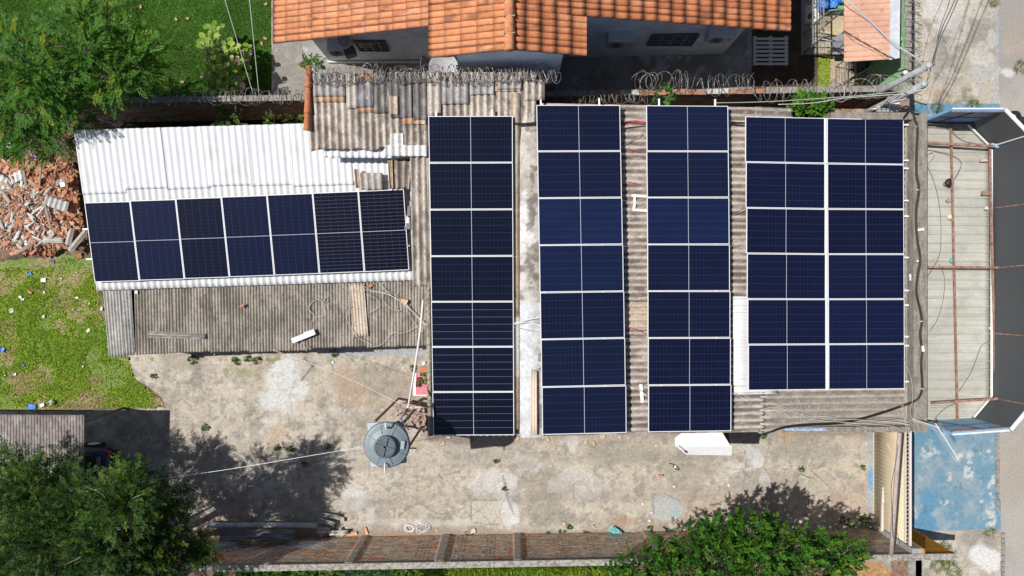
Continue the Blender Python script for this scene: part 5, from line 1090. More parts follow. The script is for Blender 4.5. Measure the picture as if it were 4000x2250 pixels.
r_ = thing('satellite_dish', 'edge-on grey satellite dish beside the round one', 'satellite dish', P(1655, 255, 1.0)); c = P(1650, 258, 2.6)
dd = MB().lathe((0, 0, 0), [(.05, 0), (.2, .03), (.30, .08), (.29, .085), (.2, .04), (.01, .012)], 28); Mx = Matrix.Translation((c.x, c.y, 2.5)) @ Matrix.Rotation(R(70), 4, 'Y'); dd.v = [tuple(Mx @ Vector(v)) for v in dd.v]; dd.build('dish', mat('dish_grey', (0, 0, 0)), r_, True)
MB().tube([(c.x, c.y, 1.8), (c.x+.02, c.y, 2.5)], .03, 8).build('mast', M_STEEL(), r_)
cable('downpipe', [Vector((-1.40, 5.62, 3.9)), Vector((-1.40, 5.60, 2.5)), Vector((-1.40, 5.60, .05))], .018, M_PVC(), 'thin white downpipe on the corner of the projecting gable', 'pipe', n=2)
# pallet
pa = thing('wooden_pallet', 'grey wooden pallet lying on the dark soil right of the house', 'pallet', P(3012, 198, 0)); zp_ = .13
x0, x1 = P(2944, 0, zp_).x, P(3079, 0, zp_).x; y0, y1 = P(0, 254, zp_).y, P(0, 140, zp_).y; mb = MB(); PWD = mat('grey_pallet_wood', (.60, .57, .54), .85, amp=.25, scale=6, stretch=(1, 8, 4))
for i in range(7):
    yy = y0+(y1-y0)*(i+.0)/7; mb.box(x0+random.uniform(-.01, .01), yy, zp_-.02, x1, yy+(y1-y0)/7*.60, zp_)
mb.build('deck_board', PWD, pa); mb = MB()
for x in (x0, (x0+x1)/2-.04, x1-.09): mb.box(x, y0, .02, x+.09, y1, zp_-.021)
mb.build('stringer', PWD, pa)
# ============================================================ SMALL GREEN YARD
ob = thing('outbuilding', 'small outbuilding with faded pink tile roof and white metal strip', 'outbuilding', (9.4, 7, 0)); zO = 2.45
m_pink = attr_mat('faded_tiles', 18, .12, .8, .2, dist=.005)
e0 = P(3297, 242, zO); e1 = P(3484, 236, zO)
def pink(u, v, h, x, y):
    c = base_mix(u, v, (.66, .40, .29), (.58, .33, .24), 2, 741); c = mixc(c, (.42, .22, .15), (np.abs((v/.30) % 1-.5) > .47).astype(float)*.5); return mixc(c, (.40, .18, .12), sm(.68, .74, fbm(u, v, 6, 4, 743))*.7)
corr('roof', (e0.x, e0.y, zO), (e0.x, 11, zO), (e1.x, 11, zO+.12), (e1.x, e0.y+.04, zO+.12), .158, .022, pink, m_pink, ob, along=28, spw=10, th=.03)
MB().slab([P(3476, 234, zO+.17), P(3514, 226, zO+.17), Vector((P(3512, 0, zO).x-.02, 11, zO+.17)), Vector((P(3470, 0, zO).x, 11, zO+.17))], .02).build('metal_strip', mat('sheet_metal', (.62, .64, .66), .4, amp=.1, scale=3, col2=(.52, .55, .58)), ob)
GW = mat('kennel_green', (.13, .42, .17), .8, amp=.15, scale=4); 
mb = MB(); mb.box(10.2, 6.85, 0, 10.3, 11, zO-.08); mb.box(10.3, 6.85, 0, 10.82, 6.95, 2.15); mb.build('wall', GW, ob)
for yy_ in (216, 57): MB().box(P(3245, 0, 0).x, P(0, yy_, 0).y, 0, 10.19, P(0, yy_-10, 0).y, .5).build('partition', GW, ob)
MB().slab([P(3254, 212, .52), P(3330, 212, .52), P(3330, 100, .52), P(3254, 150, .52)], .05).build('slab_top', mat('slate_slab', (.26, .27, .30), .7, amp=.15), ob)
def tan_col(x, y, px, py):
    c = base_mix(x, y, (.52, .42, .29), (.42, .33, .22), 1.6, 751); c = mixc(c, (.62, .55, .45), blob(px, py, 3215, 170, 35, 45, seed=5)*.7)
    for X_ in (3237,): c = mixc(c, (.14, .10, .06), (np.abs(px-X_) < 1.6).astype(float)*.8)
    for Y_ in (60, 258, 325): c = mixc(c, (.16, .12, .08), (np.abs(py-Y_) < 1.4).astype(float)*.7)
    return c
sheet('kennel_floor', [(3128, -300), (3250, -300), (3250, 214), (3128, 216)], .03, .04, lambda x, y, px, py: mixc(tan_col(x, y, px, py), (.30, .30, .30), (px < 3186).astype(float)*.75), WM()); sheet('kennel_floor', [(3241, 218), (3385, 218), (3385, 345), (3241, 345)], .025, .04, tan_col, WM()); sheet('kennel_floor', [(3250, -300), (3300, -300), (3300, 216), (3250, 214)], .028, .04, tan_col, WM())
sheet('grass_strip', [(3196, 222), (3240, 222), (3240, 340), (3192, 340)], .02, .04, lambda x, y, px, py: base_mix(x, y, (.10, .15, .04), (.34, .23, .13), 2.5, 761, .35, .5), attr_mat('weeds', 40), jag=.03)
tag(blades('yard_grass', 1300, [(3196, 222), (3240, 222), (3240, 340), (3192, 340)], .02, .07, weed_b, 16), 'small strip of green grass beside the kennel floor', 'grass')
MG = mat('grey_tube', (.30, .31, .33), .5, metal=.3)
def mesh_panel(label, a, b, z0, z1, div=14):
    r_ = thing('mesh_fence_panel', label, 'fence panel', (a.x, a.y, 0), 'welded mesh panels of the kennel'); mb = MB(); A0 = Vector((a.x, a.y, z0)); B0 = Vector((b.x, b.y, z0)); A1 = Vector((a.x, a.y, z1)); B1 = Vector((b.x, b.y, z1))
    for p, q in ((A0, B0), (A1, B1), (A0, A1), (B0, B1), ((A0+A1)/2, (B0+B1)/2)): mb.beam(p, q, .035, .035)
    mb.build('frame', MG, r_); mb = MB()
    for i in range(1, div): mb.tube([lerp3(A0, B0, i/div), lerp3(A1, B1, i/div)], .004, 3)
    for i in range(1, 8): mb.tube([lerp3(A0, A1, i/8), lerp3(B0, B1, i/8)], .004, 3)
    mb.build('wire_mesh', M_GALV(), r_)
mesh_panel('mesh panel along the dark side of the kennel', P(3134, 210, 0), P(3134, -60, 0), .05, 1.5, 20)
mesh_panel('mesh panel facing the brick wall in front of the kennel', P(3134, 212, 0), P(3243, 212, 0), .05, 1.2, 10)
mesh_panel('mesh gate leaning open across the middle of the kennel', P(3134, 135, 0), P(3190, 128, 0), .05, 1.9, 6)
mesh_panel('mesh panel beside the green wall under the pink roof', P(3262, 345, 0), P(3262, 262, 0), .05, 1.3, 8)
mesh_panel('short mesh gate below the pink roof', P(3262, 348, 0), P(3340, 300, 0), .05, 1.0, 10)
bx = thing('white_crate', 'white plastic tray with a dark brown jar inside the kennel', 'tray', P(3176, 50, .03)); x0, x1, y0, y1 = P(3150, 0, .2).x, P(3200, 0, .2).x, P(0, 86, .2).y, P(0, 20, .2).y
mb = MB(); mb.box(x0, y0, .032, x1, y1, .05); mb.box(x0, y0, .05, x0+.03, y1, .2); mb.box(x1-.03, y0, .05, x1, y1, .2); mb.box(x0+.03, y0, .05, x1-.03, y0+.03, .2); mb.box(x0+.03, y1-.03, .05, x1-.03, y1, .2); mb.build('tray', SW, bx)
q = P(3172, 58, .2); j = MB().lathe((q.x, q.y, .052), [(.075, 0), (.08, .05), (.07, .15), (.03, .19), (.01, .19)], 18).build('jar', mat('brown_jar', (.10, .04, .03), .3), None, True); tag(j, 'dark brown jar standing in the white tray', 'jar')
def crumple(name, label, cat, pts_px, z, h, m, seed, step=.03, parent=None, group=None):
    wp = [(P(a, b, z).x, P(a, b, z).y) for a, b in pts_px]; x0 = min(p[0] for p in wp); x1 = max(p[0] for p in wp); y0 = min(p[1] for p in wp); y1 = max(p[1] for p in wp)
    nx = int((x1-x0)/step)+2; ny = int((y1-y0)/step)+2; X, Y = np.meshgrid(np.linspace(x0, x1, nx), np.linspace(y0, y1, ny), indexing='ij'); cx = (X[:-1, :-1]+X[1:, 1:])/2; cy = (Y[:-1, :-1]+Y[1:, 1:])/2; ins = inpoly(cx, cy, wp)
    idx = np.arange(nx*ny).reshape(nx, ny); Fc = np.stack([idx[:-1, :-1], idx[1:, :-1], idx[1:, 1:], idx[:-1, 1:]], -1)[ins]
    rd = np.abs(fbm(X, Y, 3.5/max(.3, (x1-x0)), 5, seed)-.5)*2; zz = z+h*(.15+1-1.6*rd)+h*.3*fbm(X, Y, 14, 3, seed+1)
    n = nx*ny; V = np.concatenate([np.stack([X, Y, zz], -1).reshape(-1, 3), np.stack([X, Y, zz*0+z+.002], -1).reshape(-1, 3)])
    o = mesh_obj(name, V, np.concatenate([Fc, Fc[:, ::-1]+n]), m, parent, False); 
    return tag(o, label, cat, group) if parent is None else o
crumple('tarpaulin', 'crumpled bright blue tarpaulin at the top edge beside the pink roof', 'tarpaulin', [(3192, -60), (3290, -60), (3290, 8), (3252, 40), (3194, 44)], .3, .22, mat('blue_tarp', (.02, .12, .50), .35, amp=.3, scale=6, col2=(.12, .35, .75)), 771, .03)
o = crumple('sack', 'dark bundle of sacks in the shade below the pink roof', 'sack', [(3300, 250), (3420, 245), (3400, 275), (3330, 290), (3300, 270)], .03, .25, mat('grey_sacks', (.16, .14, .13), .8, amp=.4), 781)
r_ = thing('flood_lamp', 'small white globe lamp on top of the green wall', 'lamp', P(3537, 285, 2.3)); q = P(3537, 283, 2.4); MB().lathe((q.x, q.y, 2.25), [(.02, 0), (.02, .08), (.05, .10), (.065, .14), (.05, .19), (.02, .205)], 14).build('globe', SW, r_, True); MB().tube([(q.x, q.y, 2.2), (q.x, q.y, 2.26)], .03, 8).build('base', M_STEEL(), r_)
# ============================================================ RAZOR WIRE
def razor(label, x0, x1, yf, zf, r, pitch, seed, squash=1.0, wr_=.0065):
    rg = random.Random(seed); pts = []; n = int((x1-x0)/pitch*18); ph = rg.random()*6
    for i in range(n):
        t = i/18; x = x0+t*pitch; th = 2*math.pi*t+ph; rr = r*(1+.22*math.sin(t*1.7+ph)); ln_ = .75*math.sin(t*.37+ph)
        pts.append(Vector((x+rr*ln_*math.sin(th)+.25*pitch*math.sin(t*2.3), yf(x)+rr*math.cos(th), zf(x)+.02+rr*squash*(1+math.sin(th))*.7)))
    mb = MB(); mb.tube(pts, wr_, 4, caps=False)
    pts2 = [Vector((p.x+pitch*.5, 2*yf(p.x)-p.y, p.z)) for p in pts[::1]]; mb.tube(pts2, wr_*.9, 4, caps=False)
    for i in range(0, len(pts)-1, 2):      # blades
        p = pts[i]; d = (pts[i+1]-p).normalized(); s = d.orthogonal().normalized(); mb.add([p-d*.022, p+s*.022, p+d*.022, p-s*.022], [(0, 1, 2, 3)])
    return tag(mb.build('razor_wire', M_GALV()), label, 'razor wire', 'coils of razor wire on the walls')
razor('even run of razor wire on the wall between the lawn and the white roof', -10.3, -5.2, lambda x: Yn(x)+.02, lambda x: 2.24, .20, .26, 1, .7)
razor('rusty tangled razor wire along the top edge of the patched workshop roof', -5.15, .95, lambda x: 5.34+.03*math.sin(x*3), lambda x: 4.02+.03*math.sin(x*5), .20, .19, 2, .55)
razor('second tangled razor wire run over the patched workshop roof edge', -4.9, 1.1, lambda x: 5.26+.05*math.sin(x*2+1), lambda x: 4.03, .15, .23, 5, .5, .006)
razor('dark razor wire sagging on the wall beside the solar columns', 1.0, 3.8, lambda x: Yn(x)-.10, lambda x: 2.2, .20, .24, 3, .4, .006)
razor('large open razor wire loops standing above the wall by the white mounting stubs', 3.2, 6.6, lambda x: Yn(x)+.20+.08*math.sin(x*2), lambda x: 2.24, .26, .33, 4, .8)
razor('big razor wire rings over the wall near the utility poles', 6.5, 10.6, lambda x: Yn(x)-.02-.06*math.sin(x*3), lambda x: 2.25, .27, .36, 6, .6)
def razor_y(label, y0, y1, x, z, seed):
    mb = MB(); y = y0
    while y < y1:
        for s in (-1, 1): mb.tube(curve_pts([(x-.03, y, z), (x+.10, y+s*.05, z+.16), (x+.26, y+s*.09, z+.05)], 4), .007, 4)
        mb.tube(curve_pts([(x+.24, y-.16, z+.02), (x+.1, y-.05, z+.2), (x-.08, y+.02, z+.05)], 4), .006, 4); y += .27
    return tag(mb.build('razor_wire', M_GALV()), label, 'razor wire', 'coils of razor wire on the walls')
razor_y('razor wire spikes along the green wall beside the pavement', 5.7, 9, 10.98, 2.22, 3)
# ============================================================ CARPORT AND CAR
cpz = 2.2
ca = thing('carport', 'carport with grey corrugated roof and dark shade at the lower left', 'carport', (-14, -5, 0)); q0, q1, q2, q3 = P(-420, 1618, cpz), P(329, 1621, cpz), P(312, 2100, cpz-.05), P(-420, 2100, cpz-.05); q2.x = q1.x-.02
corr('roof_sheet', q0, q1, q2, q3, .083, .013, asb_col((.40, .35, .33), (.19, .16, .15), .3, 801, .3, .45), ASB(), ca, along=30, spw=6)
for x in (-17, q1.x-.1):
    for y in (q0.y-.2, q2.y+.1): MB().tube([(x, y, 0), (x, y, 2.12)], .04, 8).build('post', M_STEEL(), ca)
mb = MB(); MB().beam(q3+Vector((0, .2, -.07)), q2+Vector((0, .2, -.07)), .06, .08).build('beam', M_STEEL(), ca)
sc = loose('corrugated_strip', 'grey corrugated strip leaning out from under the carport roof', 'roofing sheet', [(320, 1672, 1.9), (318, 1652, 1.9), (452, 1622, .3), (452, 1634, .3)], 0, .07, .012, asb_col((.40, .42, .44), (.25, .26, .28), .3, 803, .1, .45), 8)
cx, cy = -13.9, -5.55
car = thing('parked_car', 'dark blue hatchback parked under the carport, only its rear showing', 'car', (cx, cy, 0))
CB = mat('dark_blue_paint', (.012, .018, .075), .25, amp=.05, spec=.6); CG = mat('car_glass', (.02, .025, .03), .08, spec=.7)
secs = [(-1.98, .72, .42, .70), (-1.85, .80, .30, .78), (-1.2, .83, .25, .90), (-.55, .84, .25, .98), (.4, .84, .25, 1.0), (1.4, .83, .27, .98), (1.86, .78, .32, .92), (1.98, .70, .42, .80)]
V = []; n_ = 12
for sx, hw, zl, zh in secs:
    for k in range(n_):
        t = 2*math.pi*(k+.5)/n_; u, v = math.cos(t), math.sin(t); e = .55; V.append((cx+sx, cy+hw*math.copysign(abs(u)**e, u), (zl+zh)/2+(zh-zl)/2*math.copysign(abs(v)**e, v)))
Fc = [(i*n_+k, i*n_+(k+1) % n_, (i+1)*n_+(k+1) % n_, (i+1)*n_+k) for i in range(len(secs)-1) for k in range(n_)]+[tuple(range(n_))[::-1], tuple((len(secs)-1)*n_+k for k in range(n_))]
mesh_obj('body', V, [f[::-1] for f in Fc], CB, car, True)
mb = MB(); rf = [(-.75, .70, .97), (-.15, .60, 1.42), (1.15, .60, 1.42), (1.72, .68, .97)]
pr_ = [(cx+a, cy-b, z) for a, b, z in rf]; pl_ = [(cx+a, cy+b, z) for a, b, z in rf]
mb.add(pr_+pl_, [(0, 1, 5, 4), (2, 3, 7, 6), (0, 3, 2, 1), (4, 5, 6, 7), (0, 4, 7, 3)], 1); mb.add([pr_[1], pr_[2], pl_[2], pl_[1]], [(0, 1, 2, 3)], 0)
mb.build('cabin', [CB, CG], car)
mb = MB(); mb.beam((cx+1.78, cy-.6, 1.0), (cx+1.78, cy+.6, 1.0), .10, .03); mb.build('spoiler', mat('grey_trim', (.25, .27, .28), .5), car)
MB().beam((cx+2.0, cy-.68, .52), (cx+2.0, cy+.68, .52), .14, .22).build('bumper', M_BLACK(), car)
mb = MB(); 
for s in (-.4, -.2, 0, .2, .4): mb.beam((cx+2.075, cy+s-.05, .60), (cx+2.075, cy+s+.05, .60), .012, .03, 0 if abs(s) in (.4, 0) else 1)
mb.build('reflector_tape', [mat('red_reflector', (.55, .05, .03), .4), SW], car)
for s in (-.66, .66): MB().box(cx+1.92, cy+s-.05, .68, cx+1.99, cy+s+.05, .84).build('tail_light', mat('red_reflector', (0, 0, 0)), car)
for sx in (-1.3, 1.25):
    for s in (-.74, .74):
        t_ = MB(); t_.tube([(cx+sx, cy+s-.10, .30), (cx+sx, cy+s+.10, .30)], .30, 20); wv = t_.build('wheel', M_BLACK(), car)
        MB().tube([(cx+sx, cy+s-.11, .30), (cx+sx, cy+s+.11, .30)], .17, 12).build('rim', M_ALU(), wv)
# ============================================================ MOTORCYCLE at the right edge
mx_, my_ = 15.18, 4.45
mo = thing('motorcycle', 'parked black and white motorcycle cut off by the right edge of the photo', 'motorcycle', (mx_, my_, 0))
for s in (-.62, .62):
    t_ = MB(); t_.tube([(mx_+.27*math.cos(t), my_+s+.27*math.sin(t), .29) for t in []] or [(mx_-.045, my_+s, .30), (mx_+.045, my_+s, .30)], .29, 24); wv = t_.build('wheel', M_BLACK(), mo); MB().tube([(mx_-.05, my_+s, .30), (mx_+.05, my_+s, .30)], .19, 16).build('rim', M_ALU(), wv)
MB().lathe((mx_, my_+.20, .72), [(.05, 0), (.15, .05), (.16, .12), (.10, .20), (.01, .22)], 16).build('tank', SW, mo, True)
MB().hexa([(mx_-.12, my_-.62, .72), (mx_+.12, my_-.62, .72), (mx_+.14, my_+.05, .70), (mx_-.14, my_+.05, .70), (mx_-.10, my_-.60, .82), (mx_+.10, my_-.60, .82), (mx_+.12, my_+.03, .80), (mx_-.12, my_+.03, .80)]).build('seat', M_BLACK(), mo)
mb = MB(); mb.tube([(mx_-.36, my_+.33, .98), (mx_-.2, my_+.42, 1.0), (mx_+.2, my_+.42, 1.0), (mx_+.36, my_+.33, .98)], .014, 6); mb.tube([(mx_, my_+.62, .30), (mx_, my_+.42, 1.0)], .03, 6); mb.tube([(mx_, my_+.40, .70), (mx_, my_-.5, .66)], .035, 6); mb.tube([(mx_-.2, my_+.42, 1.0), (mx_-.28, my_+.48, 1.12)], .008, 5); mb.tube([(mx_, my_-.1, .3), (mx_, my_-.1, .66)], .12, 8); mb.build('frame', M_STEEL(), mo)
MB().lathe((mx_-.30, my_+.50, 1.10), [(.03, 0), (.05, .015), (.01, .02)], 10).build('mirror', M_BLACK(), mo, True)
hm = MB().lathe((mx_-.22, my_+.38, 1.02), [(.09, 0), (.14, .06), (.145, .12), (.11, .20), (.04, .25), (.01, .252)], 20).build('helmet', mat('helmet_black', (.03, .03, .035), .2, spec=.6), None, True); tag(hm, 'black helmet hanging on the motorcycle handlebar', 'helmet')
# ============================================================ FOLIAGE
def leaves(name, sprigs, K, leaf_l, leaf_w, colf, seed, parent, spread=1.0, m='leaf', pair_angle=55, droop=.25, up=.6):
    """sprigs: dict of base points p, directions d, lengths L, tint t. K leaflets each, alternating along a rachis"""
    rg = np.random.default_rng(seed); p, d, L, t = sprigs; n = len(p)
    d = d/np.linalg.norm(d, axis=1)[:, None]; upv = np.array([0, 0, 1.])
    side = np.cross(d, upv); side /= np.linalg.norm(side, axis=1)[:, None]+1e-6; nr = np.cross(side, d)
    k = np.arange(K)[None]; s = (k+1)/K; sg = np.where(k % 2 == 0, 1., -1.)
    pos = p[:, None]+d[:, None]*(L[:, None]*s)[..., None]-np.array([0, 0, droop])*((L[:, None]*s)**2)[..., None]
    ang = R(pair_angle)*(1-.6*s**3)+rg.normal(0, .18, (n, K))*spread
    ld = d[:, None]*np.cos(ang)[..., None]+side[:, None]*(sg*np.sin(ang))[..., None]+nr[:, None]*(rg.normal(0, .30, (n, K))*spread)[..., None]
    ld /= np.linalg.norm(ld, axis=2)[..., None]
    ln = upv*up+nr[:, None]*.5+rg.normal(0, .4, (n, K, 3))*spread; ls = np.cross(ld, ln); ls /= np.linalg.norm(ls, axis=2)[..., None]
    ll = leaf_l*rg.uniform(.7, 1.2, (n, K))[..., None]; lw = leaf_w*rg.uniform(.8, 1.2, (n, K))[..., None]
    dn = np.cross(ld, ls); 
    V = np.stack([pos, pos+ld*ll*.45+ls*lw*.5, pos+ld*ll, pos+ld*ll*.45-ls*lw*.5], 2).reshape(-1, 3)
    Fc = np.arange(len(V)).reshape(-1, 4); c = colf(rg, t, n, K, pos).reshape(-1, 3)
    return mesh_obj(name, V, Fc, leaf_mat(m), parent, face_col=np.clip(c, .004, .9))
def crown_sprigs(blobs, dens, L, seed, top=.75, lowcut=-.35, inner=.25, outward=.8, upb=.25):
    rg = np.random.default_rng(seed); Ps = []; Ds = []; Ls = []; Ts = []
    for bi, (c, r) in enumerate(blobs):
        r = np.array(r if hasattr(r, '__len__') else (r, r, r*.7)); n = int(dens*4*math.pi*np.mean(r)**2)
        v = rg.normal(0, 1, (n, 3)); v /= np.linalg.norm(v, axis=1)[:, None]; v = v[(v[:, 2] > lowcut)]; n = len(v)
        rad = 1-inner*rg.random(n)**2*2; rad = np.clip(rad, .1, 1.05)
        lump = .82+.36*fbm(v[:, 0]*1.0+bi*3.1, v[:, 1]+v[:, 2]*1.0+bi*1.7, 2.2, 3, seed+bi); p = np.array(c)+v*r*rad[:, None]*lump[:, None]
        d = v*outward+rg.normal(0, .45, (n, 3))+np.array([0, 0, upb]); Ps.append(p); Ds.append(d); Ls.append(L*rg.uniform(.6, 1.25, n)); Ts.append(np.clip(.5+.5*(rg.random()-.5)+.35*(rg.random(n)-.5), 0, 1))
    return np.concatenate(Ps), np.concatenate(Ds), np.concatenate(Ls), np.concatenate(Ts)
def limb_mesh(mb, base, blobs, r0, rg, twigs=3):
    hub = Vector(base)+Vector((0, 0, blobs[0][0][2]*.35)); mb.tube([base, hub], r0, 8, r2=r0*.8)
    for c, r in blobs:
        c = Vector(c); rr = r if not hasattr(r, '__len__') else r[0]; m1 = lerp3(hub, c, .5)+Vector((rg.uniform(-.2, .2), rg.uniform(-.2, .2), rg.uniform(-.1, .25)))
        mb.tube(curve_pts([hub, m1, c], 4), r0*.30, 6, r2=r0*.10)
        for k in range(twigs):
            e = c+Vector((rg.uniform(-1, 1), rg.uniform(-1, 1), rg.uniform(.1, .9)))*rr*.9; mb.tube(curve_pts([lerp3(m1, c, .8), lerp3(c, e, .5)+Vector((0, 0, .05)), e], 3), r0*.13, 4, r2=.005)
def green(c1, c2, c3=None, p3=.0, jit=.35):
    def f(rg, t, n, K, pos):
        b = np.array(c1)[None, None]*(1-t[:, None, None])+np.array(c2)[None, None]*t[:, None, None]; b = b*rg.uniform(1-jit, 1+jit, (n, K, 1))
        if c3 is not None: m = (rg.random((n, 1, 1)) < p3); b = np.where(m, np.array(c3)[None, None]*rg.uniform(.7, 1.2, (n, K, 1)), b)
        return b
    return f
def tree(name, label, cat, base, blobs, dens, L, K, ll, lw, colf, seed, trunk_r, **kw):
    lk = {k: kw.pop(k) for k in list(kw) if k in ('spread', 'droop', 'up', 'pair_angle', 'm')}
    tw = kw.pop('twigs', 3)
    t_ = thing(name, label, cat, base); mb = MB(); limb_mesh(mb, Vector(base), blobs, trunk_r, random.Random(seed), tw); mb.build('trunk', M_BARK(), t_, True)
    leaves('crown', crown_sprigs(blobs, dens, L, seed, **kw), K, ll, lw, colf, seed+1, t_, **lk); return t_
def BL(l): return [((P(x, y, z).x, P(x, y, z).y, z), (r/F*(H-z), r/F*(H-z), r/F*(H-z)*(fz if fz else .7))) for x, y, z, r, *f_ in l for fz in [f_[0] if f_ else 0]]
# big feathery tree top left
nw = BL([(140, 300, 4.2, 150), (40, 200, 3.8, 95), (270, 350, 3.7, 120), (110, 450, 3.3, 130), (230, 520, 2.4, 85), (40, 420, 3.4, 100), (330, 190, 4.3, 90), (320, 60, 4.1, 75, .5), (420, 130, 3.9, 85, .5), (500, 220, 3.8, 95, .5), (430, 290, 4.0, 90, .5), (560, 160, 3.4, 55, .4), (250, 130, 4.2, 60, .5), (560, 290, 3.3, 60, .5), (-70, 320, 3.6, 130), (40, 540, 2.2, 60), (110, 570, 2.4, 50), (310, 400, 2.9, 70), (380, 20, 3.8, 40, .4)])
tree('tree', 'large feathery leaved tree spreading over the wall at the top left', 'tree', (-11.9, 5.9, 0), nw, 38, .46, 20, .105, .034, green((.036, .122, .016), (.105, .23, .024), (.24, .28, .03), .07, .35), 811, .16, inner=.45, outward=1.0, upb=.0, twigs=3, spread=.45, up=1.3, droop=.35, pair_angle=62)
# dark tree bottom left
sw = BL([(120, 1950, 4.2, 130), (330, 2000, 4.6, 120), (60, 1830, 3.5, 80), (200, 1860, 3.8, 90), (520, 1870, 4.6, 62, .6), (480, 1960, 5.2, 115), (620, 1970, 4.2, 70, .5), (700, 1962, 3.8, 40, .4), (180, 2120, 4.6, 150), (420, 2130, 4.8, 140), (600, 2110, 4.2, 85, .5), (40, 2230, 3.8, 120), (300, 2260, 4.2, 130), (560, 2240, 4.4, 105), (700, 2195, 3.8, 65, .5), (800, 2140, 3.5, 50, .5), (790, 2115, 3.3, 34, .5), (-80, 2050, 4, 150), (690, 2060, 3.9, 40, .5)])
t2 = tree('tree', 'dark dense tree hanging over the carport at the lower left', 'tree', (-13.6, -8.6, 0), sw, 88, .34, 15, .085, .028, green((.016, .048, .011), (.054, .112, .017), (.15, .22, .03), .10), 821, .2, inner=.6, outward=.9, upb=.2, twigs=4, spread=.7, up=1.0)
rs = np.random.default_rng(91); P1 = []; D1 = []; T1 = []
for c, r in sw:
    for q_ in range(int(7*r[0]/.6)):
        a_ = rs.uniform(0, 6.28); el = rs.uniform(-.1, 1.2); v = np.array([math.cos(a_)*math.cos(el), math.sin(a_)*math.cos(el), math.sin(el)*.8]); b = np.array(c)+v*np.array(r)*.8; dr = v+rs.normal(0, .3, 3)+np.array([.1, .1, .15]); dr /= np.linalg.norm(dr); Ls_ = rs.uniform(.3, .8); n = int(Ls_*16)
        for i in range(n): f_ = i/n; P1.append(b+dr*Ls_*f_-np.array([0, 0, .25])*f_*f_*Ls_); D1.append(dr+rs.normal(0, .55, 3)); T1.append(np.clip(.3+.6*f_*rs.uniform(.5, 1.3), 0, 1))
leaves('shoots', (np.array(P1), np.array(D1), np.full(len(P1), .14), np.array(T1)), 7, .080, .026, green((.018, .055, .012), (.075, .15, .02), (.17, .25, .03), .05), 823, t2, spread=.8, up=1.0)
# bright shrub tree bottom right
se = BL([(2600, 2170, 3.4, 70), (2500, 2220, 3.2, 80), (2720, 2120, 3.5, 80), (2830, 2080, 3.7, 75), (2930, 2090, 3.8, 90), (2800, 2190, 3.8, 120), (2950, 2210, 3.9, 130), (3080, 2140, 3.6, 72), (3180, 2125, 3.3, 48), (3140, 2220, 3.5, 100), (3290, 2170, 3.0, 60), (3330, 2140, 2.9, 40), (3240, 2240, 3.0, 60), (2420, 2270, 3.0, 70), (2640, 2270, 3.4, 110), (2990, 2040, 3.5, 42), (3350, 2060, 2.7, 0.1)])[:-1]
spk = BL([(2785, 2035, 3.9, 1), (2850, 2010, 4.1, 1), (2905, 2040, 4.1, 1), (2990, 2018, 4.0, 1), (3045, 2060, 3.8, 1), (3150, 2050, 3.6, 1), (3210, 2062, 3.4, 1), (3300, 2080, 3.2, 1), (2540, 2090, 3.5, 1), (2560, 2140, 3.5, 1), (2690, 2060, 3.7, 1), (3370, 2160, 2.8, 1), (2880, 1995, 4.0, 1), (2640, 2100, 3.6, 1), (3120, 2090, 3.8, 1), (3385, 2135, 2.8, 1), (3330, 2110, 3.0, 1), (2740, 2060, 3.9, 1)])
t_ = tree('bushy_tree', 'bright green small leaved bushy tree leaning over the bottom wall at the lower right', 'tree', (6.3, -8.9, 0), se, 60, .26, 16, .056, .040, green((.020, .075, .010), (.052, .145, .016), (.16, .26, .03), .06), 831, .12, inner=.4, outward=.9, upb=.5, twigs=5, pair_angle=60)
rg = np.random.default_rng(5); Pp = []; Dd = []; Tt = []
for c, r in spk:
    c = np.array(c); b = c-np.array([0, 0.10, .0])-np.array([(c[0]-6.2)*.16, .55, .5]); n = 16
    for i in range(n): f_ = i/n; Pp.append(b*(1-f_)+c*f_); Dd.append((c-b)/np.linalg.norm(c-b)+rg.normal(0, .55, 3)); Tt.append(.4+.6*f_*rg.random())
rs = np.random.default_rng(71)
for c, r in se:
    for q_ in range(int(9*r[0]/.6)):
        a_ = rs.uniform(0, 6.28); qq_ = r[0]*math.sqrt(rs.random())*1.02; tpx = np.array([c[0]+qq_*math.cos(a_), c[1]+qq_*math.sin(a_), c[2]+r[2]*math.sqrt(max(0, 1-(qq_/r[0])**2*.98))+rs.uniform(-.05, .15)])
        dr = np.array([rs.normal((c[0]-6.3)*.10, .30), rs.normal(.35, .25), 1.0]); dr /= np.linalg.norm(dr); Ls_ = rs.uniform(.35, .75); n = int(Ls_*24)
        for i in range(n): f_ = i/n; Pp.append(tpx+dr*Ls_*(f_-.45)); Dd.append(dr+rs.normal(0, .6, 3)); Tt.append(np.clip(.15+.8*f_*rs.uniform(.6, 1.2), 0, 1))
leaves('shoots', (np.array(Pp), np.array(Dd), np.full(len(Pp), .11), np.array(Tt)), 7, .055, .042, green((.026, .095, .012), (.088, .225, .022), (.25, .34, .04), .06), 833, t_, pair_angle=60)
